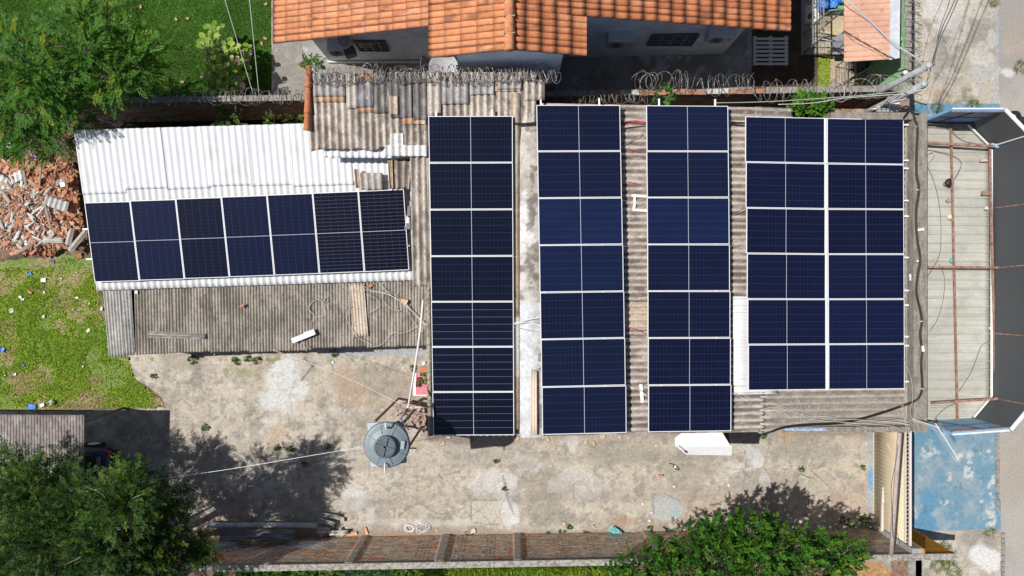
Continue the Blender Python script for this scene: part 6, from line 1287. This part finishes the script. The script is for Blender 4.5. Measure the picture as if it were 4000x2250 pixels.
# broad leaved plant on the lawn
pl = thing('lawn_plant', 'broad leaved yellow green plant with dry leaves standing on the lawn', 'plant', P(900, 260, 0)); rg = np.random.default_rng(9); L_ = []
for x, y, z, r in [(838, 115, .9, 26), (815, 165, .8, 26), (830, 215, .9, 36), (880, 200, 1.1, 38), (905, 245, 1.2, 42), (870, 270, 1.1, 40), (935, 200, .9, 30), (965, 200, .7, 22), (850, 310, 1.0, 40), (900, 320, 1.1, 44), (945, 285, .9, 34), (825, 300, .8, 26), (860, 350, .7, 30), (810, 160, .6, 18)]:
    for k in range(int(r*.8)):
        a_ = rg.uniform(0, 6.28); q = r*math.sqrt(rg.random()); p = P(x+q*math.cos(a_), y+q*math.sin(a_), z+rg.uniform(-.25, .2)); L_.append((p, rg.uniform(0, 6.28), rg.uniform(.07, .115)))
mb = MB(); cols = []
for p, a_, s in L_:
    d = Vector((math.cos(a_), math.sin(a_), rg.uniform(-.2, .35))); sd_ = Vector((-math.sin(a_), math.cos(a_), rg.uniform(-.25, .25))); up_ = d.cross(sd_).normalized()
    pts = [p, p+d*s*.4+sd_*s*.62+up_*s*.1, p+d*s*1.1+sd_*s*.75+up_*s*.12, p+d*s*1.7+sd_*s*.35, p+d*s*1.8, p+d*s*1.7-sd_*s*.35, p+d*s*1.1-sd_*s*.75+up_*s*.12, p+d*s*.4-sd_*s*.62+up_*s*.1]
    n0 = len(mb.v); mb.add([tuple(v) for v in pts], [(0, 1, 2, 3, 4), (0, 4, 5, 6, 7)]); q = rg.random()
    c = np.array([.20, .34, .05]) if q < .5 else (np.array([.38, .50, .09]) if q < .84 else (np.array([.58, .44, .32]) if q < .95 else np.array([.38, .26, .22]))); cols += [c*rg.uniform(.75, 1.2)]*2
o = mesh_obj('foliage', mb.v, mb.f, leaf_mat('leaf'), pl, face_col=np.array(cols)); mb = MB()
for k in range(12): p, a_, s = L_[k*9 % len(L_)]; mb.tube([P(890, 270, 0), lerp3(P(890, 270, 0), p, .5)+Vector((0, 0, .2)), p], .012, 5)
mb.build('stem', M_BARK(), pl)
def small_plant(name, label, cx, cy, z, rad, n, ll, lw, c1, c2, seed, K=7, L=.16, hgt=.35, group=None, c3=None, cat='plant'):
    c = P(cx, cy, z+hgt*.5); r = rad/F*(H-z); rg = np.random.default_rng(seed); a_ = rg.uniform(0, 6.28, n); q = np.sqrt(rg.random(n))*r
    p = np.stack([c.x+q*np.cos(a_)*.7, c.y+q*np.sin(a_)*.7, z+hgt*rg.uniform(.25, 1, n)*(1-.5*(q/r)**2)], 1); d = np.stack([np.cos(a_), np.sin(a_), rg.uniform(.0, .9, n)], 1)+rg.normal(0, .35, (n, 3))
    t_ = thing(name, label, cat, (c.x, c.y, z), group); leaves('foliage', (p, d, np.full(n, L)*rg.uniform(.6, 1.2, n), rg.random(n)), K, ll, lw, green(c1, c2, c3, .15 if c3 else 0), seed+1, t_)
    mb = MB()
    for k in range(5): mb.tube([(c.x, c.y, z), tuple(p[k])], .008, 4)
    mb.build('stem', mat('green_stem', (.16, .20, .08)), t_); return t_
G_ = (.04, .11, .015); Gb = (.10, .20, .03)
small_plant('shrub', 'pale green shrub rising between the razor wire wall and the white roof', 905, 458, .9, 58, 40, .10, .03, (.07, .14, .04), (.16, .24, .07), 841, K=10, L=.28, hgt=1.3)
small_plant('vine', 'bright green leafy climber filling the alley above the parapet', 3150, 412, 2.3, 58, 70, .10, .075, (.05, .15, .02), (.13, .27, .03), 843, K=6, L=.22, hgt=.6)
small_plant('vine', 'same bright climber right part beside the dark alley', 3205, 408, 2.3, 30, 30, .10, .075, (.05, .15, .02), (.13, .27, .03), 844, K=6, L=.22, hgt=.5)
small_plant('vine', 'small leafy vine hanging over the wall above the mounting stubs', 2592, 372, 2.1, 34, 26, .07, .06, (.05, .14, .03), (.10, .22, .05), 845, K=6, L=.2, hgt=.4)
small_plant('vine', 'leafy vine sprouting where the razor wire meets the clay ridge tiles', 1222, 262, 2.4, 42, 34, .08, .055, G_, (.12, .22, .05), 847, K=7, L=.2, hgt=.9, c3=(.45, .42, .05))
for i, (x, y, r, lab) in enumerate([(1060, 472, 30, 'weed with tiny yellow flowers at the edge of the white roof'), (1150, 468, 32, 'thin weed beside the lowest clay ridge tile'), (510, 482, 24, 'dark weed growing beside the white roof corner')]): small_plant('weed', lab, x, y, 1.9 if i < 2 else 1.2, r, 18, .06, .02, G_, (.12, .2, .05), 851+i, hgt=.6, c3=(.5, .45, .05) if i < 2 else None)
for i, (x, y, r) in enumerate([(750, 1405, 30), (1003, 1408, 26), (965, 1400, 18), (925, 1415, 14), (1305, 1380, 22), (1612, 1440, 18), (1280, 1745, 9), (600, 1470, 14), (800, 1670, 20), (1620, 1610, 20), (1080, 1750, 14), (1135, 1752, 14), (2195, 2083, 22), (2225, 2060, 14), (2290, 2085, 16), (2540, 2062, 14), (2140, 2090, 14), (3380, 2030, 34), (3320, 2045, 30), (3290, 2030, 20), (2980, 1700, 20), (1940, 1800, 9), (915, 1405, 12), (1830, 2085, 14), (1970, 1910, 8), (3130, 1835, 14), (3370, 1828, 12), (1190, 1812, 12)]):
    small_plant('weed', 'low green weed growing from a crack in the concrete yard', x, y, .01, r*.62, int(8+r*.8), .036, .022, G_, Gb, 861+i, K=6, L=.055, hgt=.09, group='weeds sprouting in the concrete yard', cat='weed')
for i, (x, y, r) in enumerate([(3700, 2175, 34), (3660, 2150, 16), (3720, 2230, 30), (3660, 2210, 20), (3865, 2080, 12), (3690, 2135, 14), (3800, 410, 16), (3660, 420, 14), (3990, 260, 26), (3880, 5, 10)]):
    small_plant('weed', 'spiky grass tuft growing on the pavement', x, y, .012, r, int(10+r), .12, .012, (.10, .16, .05), (.24, .25, .10), 901+i, K=4, L=.10, hgt=.14, group='tufts growing on the pavement', cat='weed')
# strip of garden beyond the bottom wall
for i, (x, y, r, kind) in enumerate([(560, 2246, 40, 0), (900, 2244, 40, 1), (1000, 2252, 46, 1), (1090, 2246, 40, 1), (1180, 2240, 34, 0), (1270, 2238, 40, 0), (1350, 2242, 44, 2), (1420, 2236, 34, 2), (1490, 2240, 46, 2), (1570, 2238, 30, 0), (1620, 2244, 26, 0)]):
    col = [((.05, .14, .02), (.13, .25, .03)), ((.03, .10, .02), (.08, .17, .03)), ((.04, .13, .05), (.09, .21, .08))][kind]
    small_plant('garden_plant', ['bright green leafy plant', 'dark broad leaved plant', 'star shaped blue green plant'][kind]+' beyond the bottom wall', x, y+14, .5, r+12, 60, [.09, .22, .16][kind], [.06, .09, .03][kind], *col, 931+i, K=[7, 5, 9][kind], L=[.2, .2, .03][kind], hgt=.8, group='plants in the strip beyond the bottom wall')
tag(blades('tall_grass', 26000, [(1690, 2205), (2420, 2200), (2420, 2300), (1690, 2300)], .0, .42, weed_b, 26, lambda x, y, px, py: .35+.65*(fbm(x, y, 1.5, 3, 941) > .45), .016), 'tall grass growing beyond the bottom brick wall', 'grass')
# dry twigs and bricks by the tank
mb = MB(); rg = random.Random(8)
tag(crumple('brick_pile', 'heap of broken reddish bricks between the tank and the workshop', 'brick pile', [(1560, 1575), (1600, 1560), (1662, 1585), (1668, 1640), (1662, 1690), (1630, 1650), (1590, 1620)], .02, .3, mat('brick_pile_mix', (.34, .20, .16), .9, amp=.4, scale=14, col2=(.45, .36, .30), bump=.8), 961), None)
for i in range(11):
    x, y = rg.uniform(1560, 1650), rg.uniform(1570, 1660); L = rg.uniform(.4, .9); a_ = rg.uniform(0, 3.14); p = P(x, y, .35); o = MB().beam(p-Vector((math.cos(a_), math.sin(a_), .1))*L/2, p+Vector((math.cos(a_), math.sin(a_), .1))*L/2, .035, .025).build('wood_strip', M_WOOD()); tag(o, 'old thin wooden strip lying on the broken bricks by the tank', 'wood strip', 'wooden strips by the tank')
# ledge with flower pots
lg = thing('planter_ledge', 'pink topped white ledge holding flower pots beside the workshop eave', 'ledge', P(1640, 1500, 0)); zl = .5
MB().box(P(1614, 0, zl).x, P(0, 1546, zl).y, 0, -2.3, P(0, 1458, zl).y, zl-.02).build('base', M_WHITE(), lg); MB().box(P(1624, 0, zl).x, P(0, 1542, zl).y, zl-.019, -2.3, P(0, 1459, zl).y, zl).build('top', mat('pink_paint', (.62, .20, .25), .7, amp=.1), lg)
for i, (x, y, r) in enumerate([(1647, 1463, 7), (1662, 1465, 7), (1634, 1480, 7), (1631, 1493, 7), (1630, 1506, 7), (1655, 1490, 10)]):
    q = P(x, y, zl+.12); rr = r/F*(H-zl); pt = thing('flower_pot', ['small brown pot at the far end of the pink ledge', 'small brown pot nearest the eave on the pink ledge', 'upper of three brown pots on the pink ledge', 'middle of three brown pots on the pink ledge', 'lowest of three brown pots on the pink ledge', 'pot with a round green plant on the pink ledge'][i], 'flower pot', (q.x, q.y, zl))
    MB().lathe((q.x, q.y, zl+.001), [(rr*.7, 0), (rr, .12), (rr*.85, .12), (rr*.8, .09), (.005, .09)], 18).build('pot', mat('brown_pot', (.14, .07, .06), .6, amp=.2), pt, True)
    if i in (1, 5):
        n = 26; rg2 = np.random.default_rng(i); a_ = rg2.uniform(0, 6.28, n); p = np.stack([q.x+.02*np.cos(a_), q.y+.02*np.sin(a_), np.full(n, zl+.13)], 1); leaves('plant', (p, np.stack([np.cos(a_), np.sin(a_), rg2.uniform(.1, 1, n)], 1), np.full(n, .06), rg2.random(n)), 4, .05, .02, green((.12, .2, .04), (.22, .30, .07)), i+3, pt)
o = MB().obox(P(1660, 1443, .1), .30, .18, .12, .05).build('clay_brick', mat('clay_tile', (0, 0, 0))); tag(o, 'orange clay brick above the pink ledge', 'brick')
# ============================================================ RUBBLE HEAP
RP = [(0, 600), (60, 640), (130, 600), (250, 630), (300, 640), (322, 720), (335, 830), (350, 930), (300, 960), (250, 975), (200, 1000), (120, 990), (60, 985), (20, 960), (-300, 960), (-300, 600)]
def heap_z(x, y):
    px, py = pxy(x, y); e = np.minimum(1, np.maximum(0, 1-np.hypot((px-60)/370, (py-800)/240))); return .02+.75*e**.8*(.7+.6*fbm(x, y, 1.2, 3, 971))
TC = mat('broken_terracotta', (.56, .25, .135), .9, amp=.3, scale=7, col2=(.40, .16, .09)); TC2 = mat('pale_terracotta', (.60, .34, .22), .9, amp=.3, scale=7); TC3 = mat('sooty_terracotta', (.38, .21, .13), .9, amp=.3, scale=7, col2=(.20, .12, .08)); FC = mat('broken_cement_sheet', (.50, .45, .39), .9, amp=.25, scale=8, col2=(.38, .34, .29)); FCw = mat('white_cement_sheet', (.64, .63, .60), .85, amp=.1)
def heap_pt(rg, poly=RP):
    wp = [(P(a, b).x, P(a, b).y) for a, b in poly]
    while True:
        x = rg.uniform(-16.3, -12.9); y = rg.uniform(.8, 4.4)
        if inpoly(np.array([x]), np.array([y]), wp)[0]: return x, y
rg = random.Random(77); mb = MB()
wp = [(P(a, b).x, P(a, b).y) for a, b in RP]
nx, ny = 90, 110; X, Y = np.meshgrid(np.linspace(-16.5, -12.8, nx), np.linspace(.9, 4.3, ny), indexing='ij'); idx = np.arange(nx*ny).reshape(nx, ny); cx_ = (X[:-1, :-1]+X[1:, 1:])/2; cy_ = (Y[:-1, :-1]+Y[1:, 1:])/2; Fc = np.stack([idx[:-1, :-1], idx[1:, :-1], idx[1:, 1:], idx[:-1, 1:]], -1)[inpoly(cx_, cy_, wp)]
zz = heap_z(X, Y)+.05*fbm(X, Y, 9, 3, 973)-.05; V_ = np.stack([X, Y, zz], -1).reshape(-1, 3)
cc = mixc(base_mix(X.ravel(), Y.ravel(), (.38, .16, .09), (.24, .12, .075), 4, 975), (.40, .37, .33), sm(.5, .62, fbm(X.ravel(), Y.ravel(), 1.5, 4, 977))*blob(*pxy(X.ravel(), Y.ravel()), 90, 840, 170, 110, seed=6))
for i in range(9500):      # small chips
    x, y = heap_pt(rg); z = float(heap_z(np.array([x]), np.array([y]))[0]); px_, py_ = pxy(x, y); cem = math.hypot((px_-90)/190, (py_-850)/130) < 1 and rg.random() < .34
    s = rg.uniform(.04, .19); mb.obox((x, y, z+rg.uniform(-.01, .05)), s, s*rg.uniform(.18, .5), rg.uniform(.012, .03), rg.uniform(0, 3.14), (4 if rg.random() < .35 else 3) if cem else rg.choice((0, 0, 0, 1, 1, 2, 2)), R(rg.uniform(-40, 40)), R(rg.uniform(-40, 40)))
o = mb.build('rubble', [TC, TC2, TC3, FC, FCw]); tag(o, 'heap of small broken clay and cement chips at the left edge', 'rubble', kind='stuff')
o = mesh_obj('rubble_bed', V_, Fc, attr_mat('rubble_bed', 30, .5, .95, .8, dist=.04), None, False, col=cc); tag(o, 'reddish bed of crushed tile under the rubble heap', 'rubble', kind='stuff')
def curved_shard(L, W_, th, curve, rg):
    """broken roof tile: a bent trough with ragged ends"""
    n = 6; V = []; e0 = [rg.uniform(-.12, .12)*L for _ in range(n)]; e1 = [rg.uniform(-.2, .2)*L for _ in range(n)]
    for s in (0, 1):
        for i in range(n):
            t = i/(n-1)-.5; z = curve*(.25-t*t)*W_*2-s*th; V += [(-L/2+e0[i], t*W_, z), (0, t*W_, z+.004), (L/2+e1[i], t*W_, z)]
    F_ = []; k = 3*n
    for i in range(n-1):
        for j in range(2): a_ = i*3+j; F_ += [(a_, a_+1, a_+4, a_+3), (k+a_, k+a_+3, k+a_+4, k+a_+1)]
        F_ += [(i*3, i*3+3, k+i*3+3, k+i*3), (i*3+2, k+i*3+2, k+i*3+5, i*3+5)]
    for j in range(2): F_ += [(j, k+j, k+j+1, j+1), (k-3+j, k-3+j+1, 2*k-3+j+1, 2*k-3+j)]
    return V, F_
protoS = []
for v in range(7):
    V, F_ = curved_shard(rg.uniform(.26, .44), rg.uniform(.06, .11), .014, rg.choice((.12, .3, -.25)), rg); me = bpy.data.meshes.new('tile_fragment'); me.from_pydata(V, [], F_)
    me.materials.append([TC, TC2, TC3, TC, TC2, TC3, TC][v]); protoS.append(me)
protoG = []
for v in range(5):
    V, F_ = curved_shard(rg.uniform(.22, .5), rg.uniform(.05, .12), .010, rg.choice((.2, .4, -.3)), rg); me = bpy.data.meshes.new('cement_fragment'); me.from_pydata(V, [], F_); me.materials.append([FC, FCw, FC, FC, FCw][v]); protoG.append(me)
for i in range(270):
    x, y = heap_pt(rg); z = float(heap_z(np.array([x]), np.array([y]))[0]); px_, py_ = pxy(x, y); cem = math.hypot((px_-90)/190, (py_-850)/130) < 1
    if cem and rg.random() < .5: me = rg.choice(protoG); nm = 'cement_fragment'; lab = 'grey shard of corrugated cement sheet in the rubble heap'; cat = 'roofing fragment'; grp = 'cement sheet shards in the rubble heap'
    else: me = rg.choice(protoS); nm = 'tile_fragment'; lab = 'broken orange clay tile piece in the rubble heap'; cat = 'tile fragment'; grp = 'clay tile pieces in the rubble heap'
    o = bpy.data.objects.new(nm, me); C.objects.link(o); o.location = (x, y, z+rg.uniform(.04, .09)); o.rotation_euler = (R(rg.uniform(-20, 20)), R(rg.uniform(-20, 20)), rg.choice((.7, .9, 2.2, 2.4))+rg.uniform(-.5, .5)); tag(o, lab, cat, grp)
for i, (pts, lab, colr, jg) in enumerate([([(38, 685), (84, 662), (94, 702), (55, 718)], 'white corrugated piece near the top left of the rubble heap', (.76, .76, .75), .05), ([(183, 763), (272, 788), (262, 830), (175, 800)], 'pale grey corrugated piece in the middle of the rubble heap', (.56, .57, .55), .03), ([(-40, 655), (42, 700), (25, 745), (-60, 720)], 'white corrugated piece at the left edge of the rubble heap', (.74, .75, .75), .04), ([(112, 740), (140, 738), (140, 775), (124, 777)], 'small white cement piece left of the middle of the rubble heap', (.72, .74, .76), .03), ([(222, 706), (252, 697), (256, 715), (228, 727)], 'flat grey piece upper right of the rubble heap', (.52, .52, .52), .0), ([(-60, 815), (50, 780), (58, 800), (-40, 850)], 'cracked white sheet low on the left of the rubble heap', (.70, .68, .65), .05)]):
    q = [P(a, b, .62) for a, b in pts]; q = [v+Vector((0, 0, .02*k)) for k, v in enumerate(q)]; o = corr('corrugated_piece', *q, .155, .022, lambda u, v, h, x, y, cl=colr: np.tile(np.array([cl]), (len(u), 1))*(.85+.15*h[:, None]), ASB(), None, along=4, jag=jg); tag(o, lab, 'roofing fragment')
for i, (x0, y0, x1, y1, w_, lab) in enumerate([(90, 658, 122, 842, .07, 'long brown board running down the left of the rubble heap'), (176, 800, 200, 900, .06, 'brown board in the lower middle of the rubble heap'), (128, 598, 92, 662, .06, 'brown board at the top of the rubble heap'), (160, 650, 154, 725, .05, 'short grey board in the middle of the rubble heap'), (0, 795, 100, 765, .05, 'grey metal bar at the left edge of the rubble heap'), (60, 995, 120, 950, .05, 'grey plank at the foot of the rubble heap'), (80, 985, 128, 955, .045, 'pale plank at the foot of the rubble heap'), (20, 860, 85, 715, .07, 'weathered post lying across the left of the rubble heap')]):
    o = MB().beam(P(x0, y0, .68), P(x1, y1, .62), w_, .035).build('wooden_board', M_WOOD() if 'metal' not in lab else M_GALV()); tag(o, lab, 'board')
for i, (x0, y0, x1, y1, c_, lab) in enumerate([(270, 980, 335, 900, (.42, .40, .36), 'long curved grey shard at the lower right of the rubble heap'), (262, 955, 278, 895, (.47, .45, .41), 'thick curved grey shard beside the longest one'), (30, 900, 88, 950, (.50, .45, .40), 'long pinkish shard at the lower left of the rubble heap'), (0, 895, 60, 862, (.60, .57, .53), 'broad pale shard at the left edge of the rubble heap'), (170, 935, 245, 940, (.52, .50, .46), 'pointed pale shard at the foot of the rubble heap')]):
    a_, b_ = P(x0, y0, .42), P(x1, y1, .42); d = (b_-a_).normalized(); s = Vector((-d.y, d.x, 0))*.10
    o = corr('curved_shard', a_-s, a_+s, b_+s*.8, b_-s*.8, .40, .035, lambda u, v, h, x, y, cl=c_: np.tile(np.array([cl]), (len(u), 1)), ASB(), None, along=6, jag=.10, spw=10, phase=.5); tag(o, lab, 'roofing fragment')
crumple('plastic_bag', 'pink and purple crumpled bag on top of the rubble heap', 'bag', [(122, 612), (135, 596), (150, 608), (150, 618), (136, 624)], .66, .08, mat('pink_bag', (.50, .12, .45), .4, amp=.3, scale=20, col2=(.65, .40, .62)), 981, .012)
o = MB().obox(P(245, 721, .72), .14, .13, .03, .25).build('white_tile', SW); tag(o, 'small bright white square tile on the rubble heap', 'tile')
o = MB().obox(P(38, 570, .3), .13, .2, .12, .1).build('white_bucket', SW); tag(o, 'white broken container under the tree beside the rubble heap', 'container'); 
o = loose('cement_board', 'pale cement board under the tree edge at the far left', 'board', [(40, 590, .12), (78, 560, .12), (66, 548, .12), (30, 575, .12)], 0, .4, .01, asb_col((.6, .59, .56), (.5, .48, .45), .1, 983, .1), 3)
# ============================================================ LITTER
WPL = [(170, 1094, 14, 'white translucent bag on the weedy grass'), (345, 1290, 11, 'pale crumpled cup on the weedy grass nearer the lean-to'), (398, 1206, 9, 'white torn paper beside the lean-to corner'), (175, 1142, 6, None), (240, 1088, 5, None), (302, 1163, 8, None), (350, 1186, 5, None), (172, 1236, 7, None), (80, 1160, 9, None), (90, 1170, 8, None), (60, 1462, 8, 'white shell like scrap near the carport'), (325, 1432, 5, None), (20, 1465, 4, None), (300, 1064, 4, None), (165, 1582, 13, 'white bag in the trash strip above the carport')]
for i, (x, y, r, lab) in enumerate(WPL): scrap('plastic_scrap', lab or 'tiny white plastic scrap on the weedy grass', 'scrap', x, y, .03, r/85, r/120, .05, i*.7, SW, None if lab else 'white scraps on the weedy grass')
lidp = MB().lathe((*P(45, 1214, .03).xy, .03), [(.07, 0), (.078, .006), (.078, .014), (.065, .012), (.005, .012)], 24).build('bucket_lid', mat('grey_lid', (.52, .54, .55), .5), None, True); tag(lidp, 'round grey lid lying on the grass at the left edge', 'lid')
BL_ = mat('blue_plastic', (.06, .22, .60), .5, amp=.25, scale=20)
for x, y, r, lab in [(12, 1365, 13, 'blue crumpled plastic at the left edge of the grass'), (92, 1427, 7, 'small pale blue scrap on the lower grass'), (118, 1068, 9, 'turquoise scrap at the foot of the rubble'), (207, 1020, 8, 'round blue flower like scrap at the foot of the rubble'), (125, 1588, 20, 'large bright blue bag in the trash strip above the carport')]: scrap('blue_scrap', lab, 'scrap', x, y, .03, r/80, r/120, .06, x*.1, BL_)
ba = MB().lathe((*P(206, 1571, .05).xy, .02), [(.02, 0), (.07, .03), (.09, .08), (.07, .13), (.02, .16)], 14).build('football', mat('ball_white', (.62, .62, .60), .6, col2=(.08, .08, .08), scale=14, m_lo=.52, m_hi=.54), None, True); tag(ba, 'small old black and white ball above the carport', 'ball')
o = MB().obox(P(118, 1142, .05), .13, .08, .05, -.5).build('clay_brick', TC); tag(o, 'single orange tile piece on the weedy grass', 'tile fragment')
o = scrap('dry_leaf', 'curled brown husk with a yellow bit below the rubble', 'husk', 309, 1000, .03, .22, .16, .07, .2, mat('brown_husk', (.32, .15, .08), .8))
CARD = mat('cardboard', (.56, .42, .27), .8, amp=.15)
for i, (x, y, a, b, rz) in enumerate([(2122, 1705, 22, 14, .5), (2138, 1712, 8, 24, .4), (2285, 1727, 18, 12, .1), (2318, 1730, 8, 20, .2), (2418, 1705, 20, 11, -.3), (2560, 1740, 20, 12, .05), (2350, 1703, 26, 16, .2), (1726, 1733, 26, 12, .7), (2013, 1712, 26, 16, .3), (1750, 1707, 18, 9, .1), (2200, 2045, 18, 14, -.5), (2318, 2058, 8, 20, .7), (2498, 2032, 16, 7, .2), (2545, 2050, 10, 14, 0), (2630, 2035, 10, 18, .6), (1704, 2070, 12, 8, .5), (2700, 2028, 14, 6, .2), (2475, 2077, 20, 8, -.3)]):
    scrap('cardboard_scrap', 'torn piece of brown cardboard on the concrete yard', 'cardboard', x, y, .02, a/127, b/127, .03, rz, CARD, 'cardboard scraps scattered over the yard')
scrap('cardboard_scrap', 'triangular pale board piece at the foot of the bottom wall', 'board', 1838, 2078, .03, .32, .12, .04, .5, mat('pale_board', (.62, .50, .38)))
crumple('turquoise_bag', 'turquoise plastic bag lying at the foot of the bottom wall', 'bag', [(2380, 2060), (2395, 2048), (2403, 2055), (2425, 2072), (2423, 2082), (2388, 2082), (2378, 2070)], .02, .14, mat('turquoise_plastic', (.12, .42, .38), .4, amp=.25, scale=16, col2=(.30, .60, .55)), 985, .02)
for i, (x, y) in enumerate([(2632, 1900), (2636, 1823), (2545, 2003), (2535, 2033), (2510, 1968), (1300, 1415), (1655, 1420), (2845, 1896)]): scrap('paper_scrap', 'small white scrap on the concrete yard', 'scrap', x, y, .02, .08, .06, .03, i, SW, 'white scraps on the concrete yard')
o = MB().obox(P(2580, 1857, .05), .14, .06, .05, .05).build('clay_brick', TC); tag(o, 'lone orange brick chip on the open yard', 'brick')
cable('black_hose', [P(x, y, .03) for x, y in [(2612, 1811), (2630, 1814), (2648, 1826), (2652, 1835), (2640, 1832), (2628, 1820)]], .012, M_BLACK(), 'small black hose loop on the open yard', 'hose'); 
cable('green_hose', [P(x, y, .03) for x, y in [(3116, 1858), (3128, 1852), (3145, 1860), (3165, 1868)]], .008, M_STEEL(), 'short dark hose beside the yard joint', 'hose')
for pts, lab in [([(2245, 1950), (2300, 1942), (2340, 1958), (2347, 1985), (2325, 2005), (2285, 2014), (2262, 2006)], 'open loop of pale cord on the yard'), ([(2395, 1952), (2440, 1958), (2478, 1972), (2482, 1995), (2468, 2004), (2430, 1992)], 'smaller pale cord loop on the yard right of the open one')]: cable('cord', [P(x, y, .02) for x, y in pts], .007, M_WIRE(), lab, 'cord')
for k, (cx, cy, s) in enumerate([(1600, 2064, 26), (1648, 2060, 34)]):
    rg2 = random.Random(k+4); pts = [P(cx+s*rg2.uniform(.6, 1)*math.cos(t*1.9+rg2.uniform(-.4, .4)), cy+s*.85*rg2.uniform(.5, 1)*math.sin(t*1.9), .03+.01*(t % 3)) for t in range(26 if k == 0 else 20)]; cable('cord_tangle', pts, .007, M_PVC(), ['left tangle of pale cord at the foot of the bottom wall', 'right tangle of pale cord at the foot of the bottom wall'][k], 'cord')
# sheets stacked along the bottom wall on the left
loose('corrugated_stack', 'dark finely corrugated sheet leaning on the bottom wall in the tree shade', 'roofing sheet', [(862, 2066, .5), (855, 2112, .9), (1146, 2112, .9), (1156, 2068, .5)], .0, .06, .012, asb_col((.22, .23, .25), (.10, .10, .11), .2, 991, .2, .45), 10, spw=6)
o = MB().tube([P(815, 2052, .25), P(1238, 2052, .25)], .085, 14).build('cement_pipe', mat('pipe_cement', (.42, .43, .43), .8, amp=.25, scale=4, col2=(.58, .57, .55))); tag(o, 'long grey cement pipe lying along the foot of the bottom wall', 'pipe')
for i, (pts, lab) in enumerate([([(1248, 2016, .2), (1250, 2002, .2), (1322, 2012, .2), (1324, 2026, .2)], 'grey corrugated offcut on top of the scrap pile by the bottom wall'), ([(1244, 2040, .2), (1250, 2020, .2), (1310, 2040, .2), (1300, 2052, .2)], 'second grey offcut in the scrap pile by the bottom wall'), ([(1238, 2078, .2), (1238, 2055, .2), (1290, 2058, .2), (1286, 2080, .2)], 'pale offcut left in the scrap pile by the bottom wall'), ([(1290, 2088, .15), (1290, 2070, .15), (1360, 2068, .15), (1352, 2086, .15)], 'whitish offcut right in the scrap pile by the bottom wall')]):
    loose('roofing_offcut', lab, 'roofing fragment', pts, .02*i, .12, .014, asb_col((.58, .57, .54), (.34, .33, .31), .2, 993+i, .2), 4, jag=.08)
scrap('clay_fragment', 'flat terracotta piece right of the scrap pile by the bottom wall', 'tile fragment', 1372, 2084, .05, .36, .12, .03, .1, TC2); scrap('clay_fragment', 'thin terracotta stick at the foot of the bottom wall', 'tile fragment', 1428, 2074, .04, .10, .24, .02, .4, TC2)
for i in range(22):
    rg2 = random.Random(i); x, y = rg2.uniform(1240, 1340), rg2.uniform(2030, 2092); scrap('rubble_piece', 'small pale rubble piece by the bottom wall', 'fragment', x, y, .05+rg2.random()*.1, rg2.uniform(.08, .22), rg2.uniform(.05, .12), .04, rg2.uniform(0, 3), rg2.choice((FC, FCw, FC)), 'pale rubble pieces by the bottom wall')
for x, y in [(732, 72), (688, 75), (550, 27), (1022, 170), (1035, 150), (712, 320), (1038, 16)]: scrap('fallen_leaf', 'dry brown leaf fallen on the green lawn', 'leaf', x, y, .06, .11, .07, .03, x*.3, mat('dry_leaf', (.42, .26, .17), .8), 'dry leaves fallen on the lawn')
for k, (x, y, lab) in enumerate([(945, 1195, 'small brown block on the left of the lean-to roof'), (1448, 1117, 'small orange tile chip under the white roof edge')]): o = MB().obox(P(x, y, 2.42), .12, .06, .03, .6).build('tile_chip', TC); tag(o, lab, 'tile fragment')
scrap('cardboard_scrap', 'torn cardboard under the wires on the lean-to roof', 'cardboard', 1577, 1177, 2.4, .2, .13, .05, -.3, CARD); scrap('paper_scrap', 'white rag at the top edge of the lean-to', 'scrap', 533, 1141, 2.4, .08, .08, .03, 0, SW)
scrap('plastic_scrap', 'white plastic piece on the blue floor beside the workshop wall', 'scrap', 1654, 1419, .04, .12, .1, .05, .5, SW)
cg = thing('wire_rack', 'white wire rack with glass bricks beside the dark alley end', 'rack', P(3480, 415, 2.0)); mb = MB(); mb.tube([P(3385, 430, 2.3), P(3420, 425, 2.3), P(3512, 402, 2.5), P(3517, 408, 2.5), P(3516, 432, 2.4)], .022, 6)
for x in (3430, 3450, 3468, 3482): mb.tube([P(x, 434, 2.4), P(x+4, 424, 2.4)], .012, 5)
mb.build('tube_frame', M_PVC(), cg); mb = MB()
for x, s in ((3432, .08), (3450, .09), (3466, .06), (3493, .18)): mb.obox(P(x, 425, 2.4), s, .17, .08)
mb.build('glass_brick', mat('frosted_glass', (.45, .47, .47), .3, amp=.3), cg)
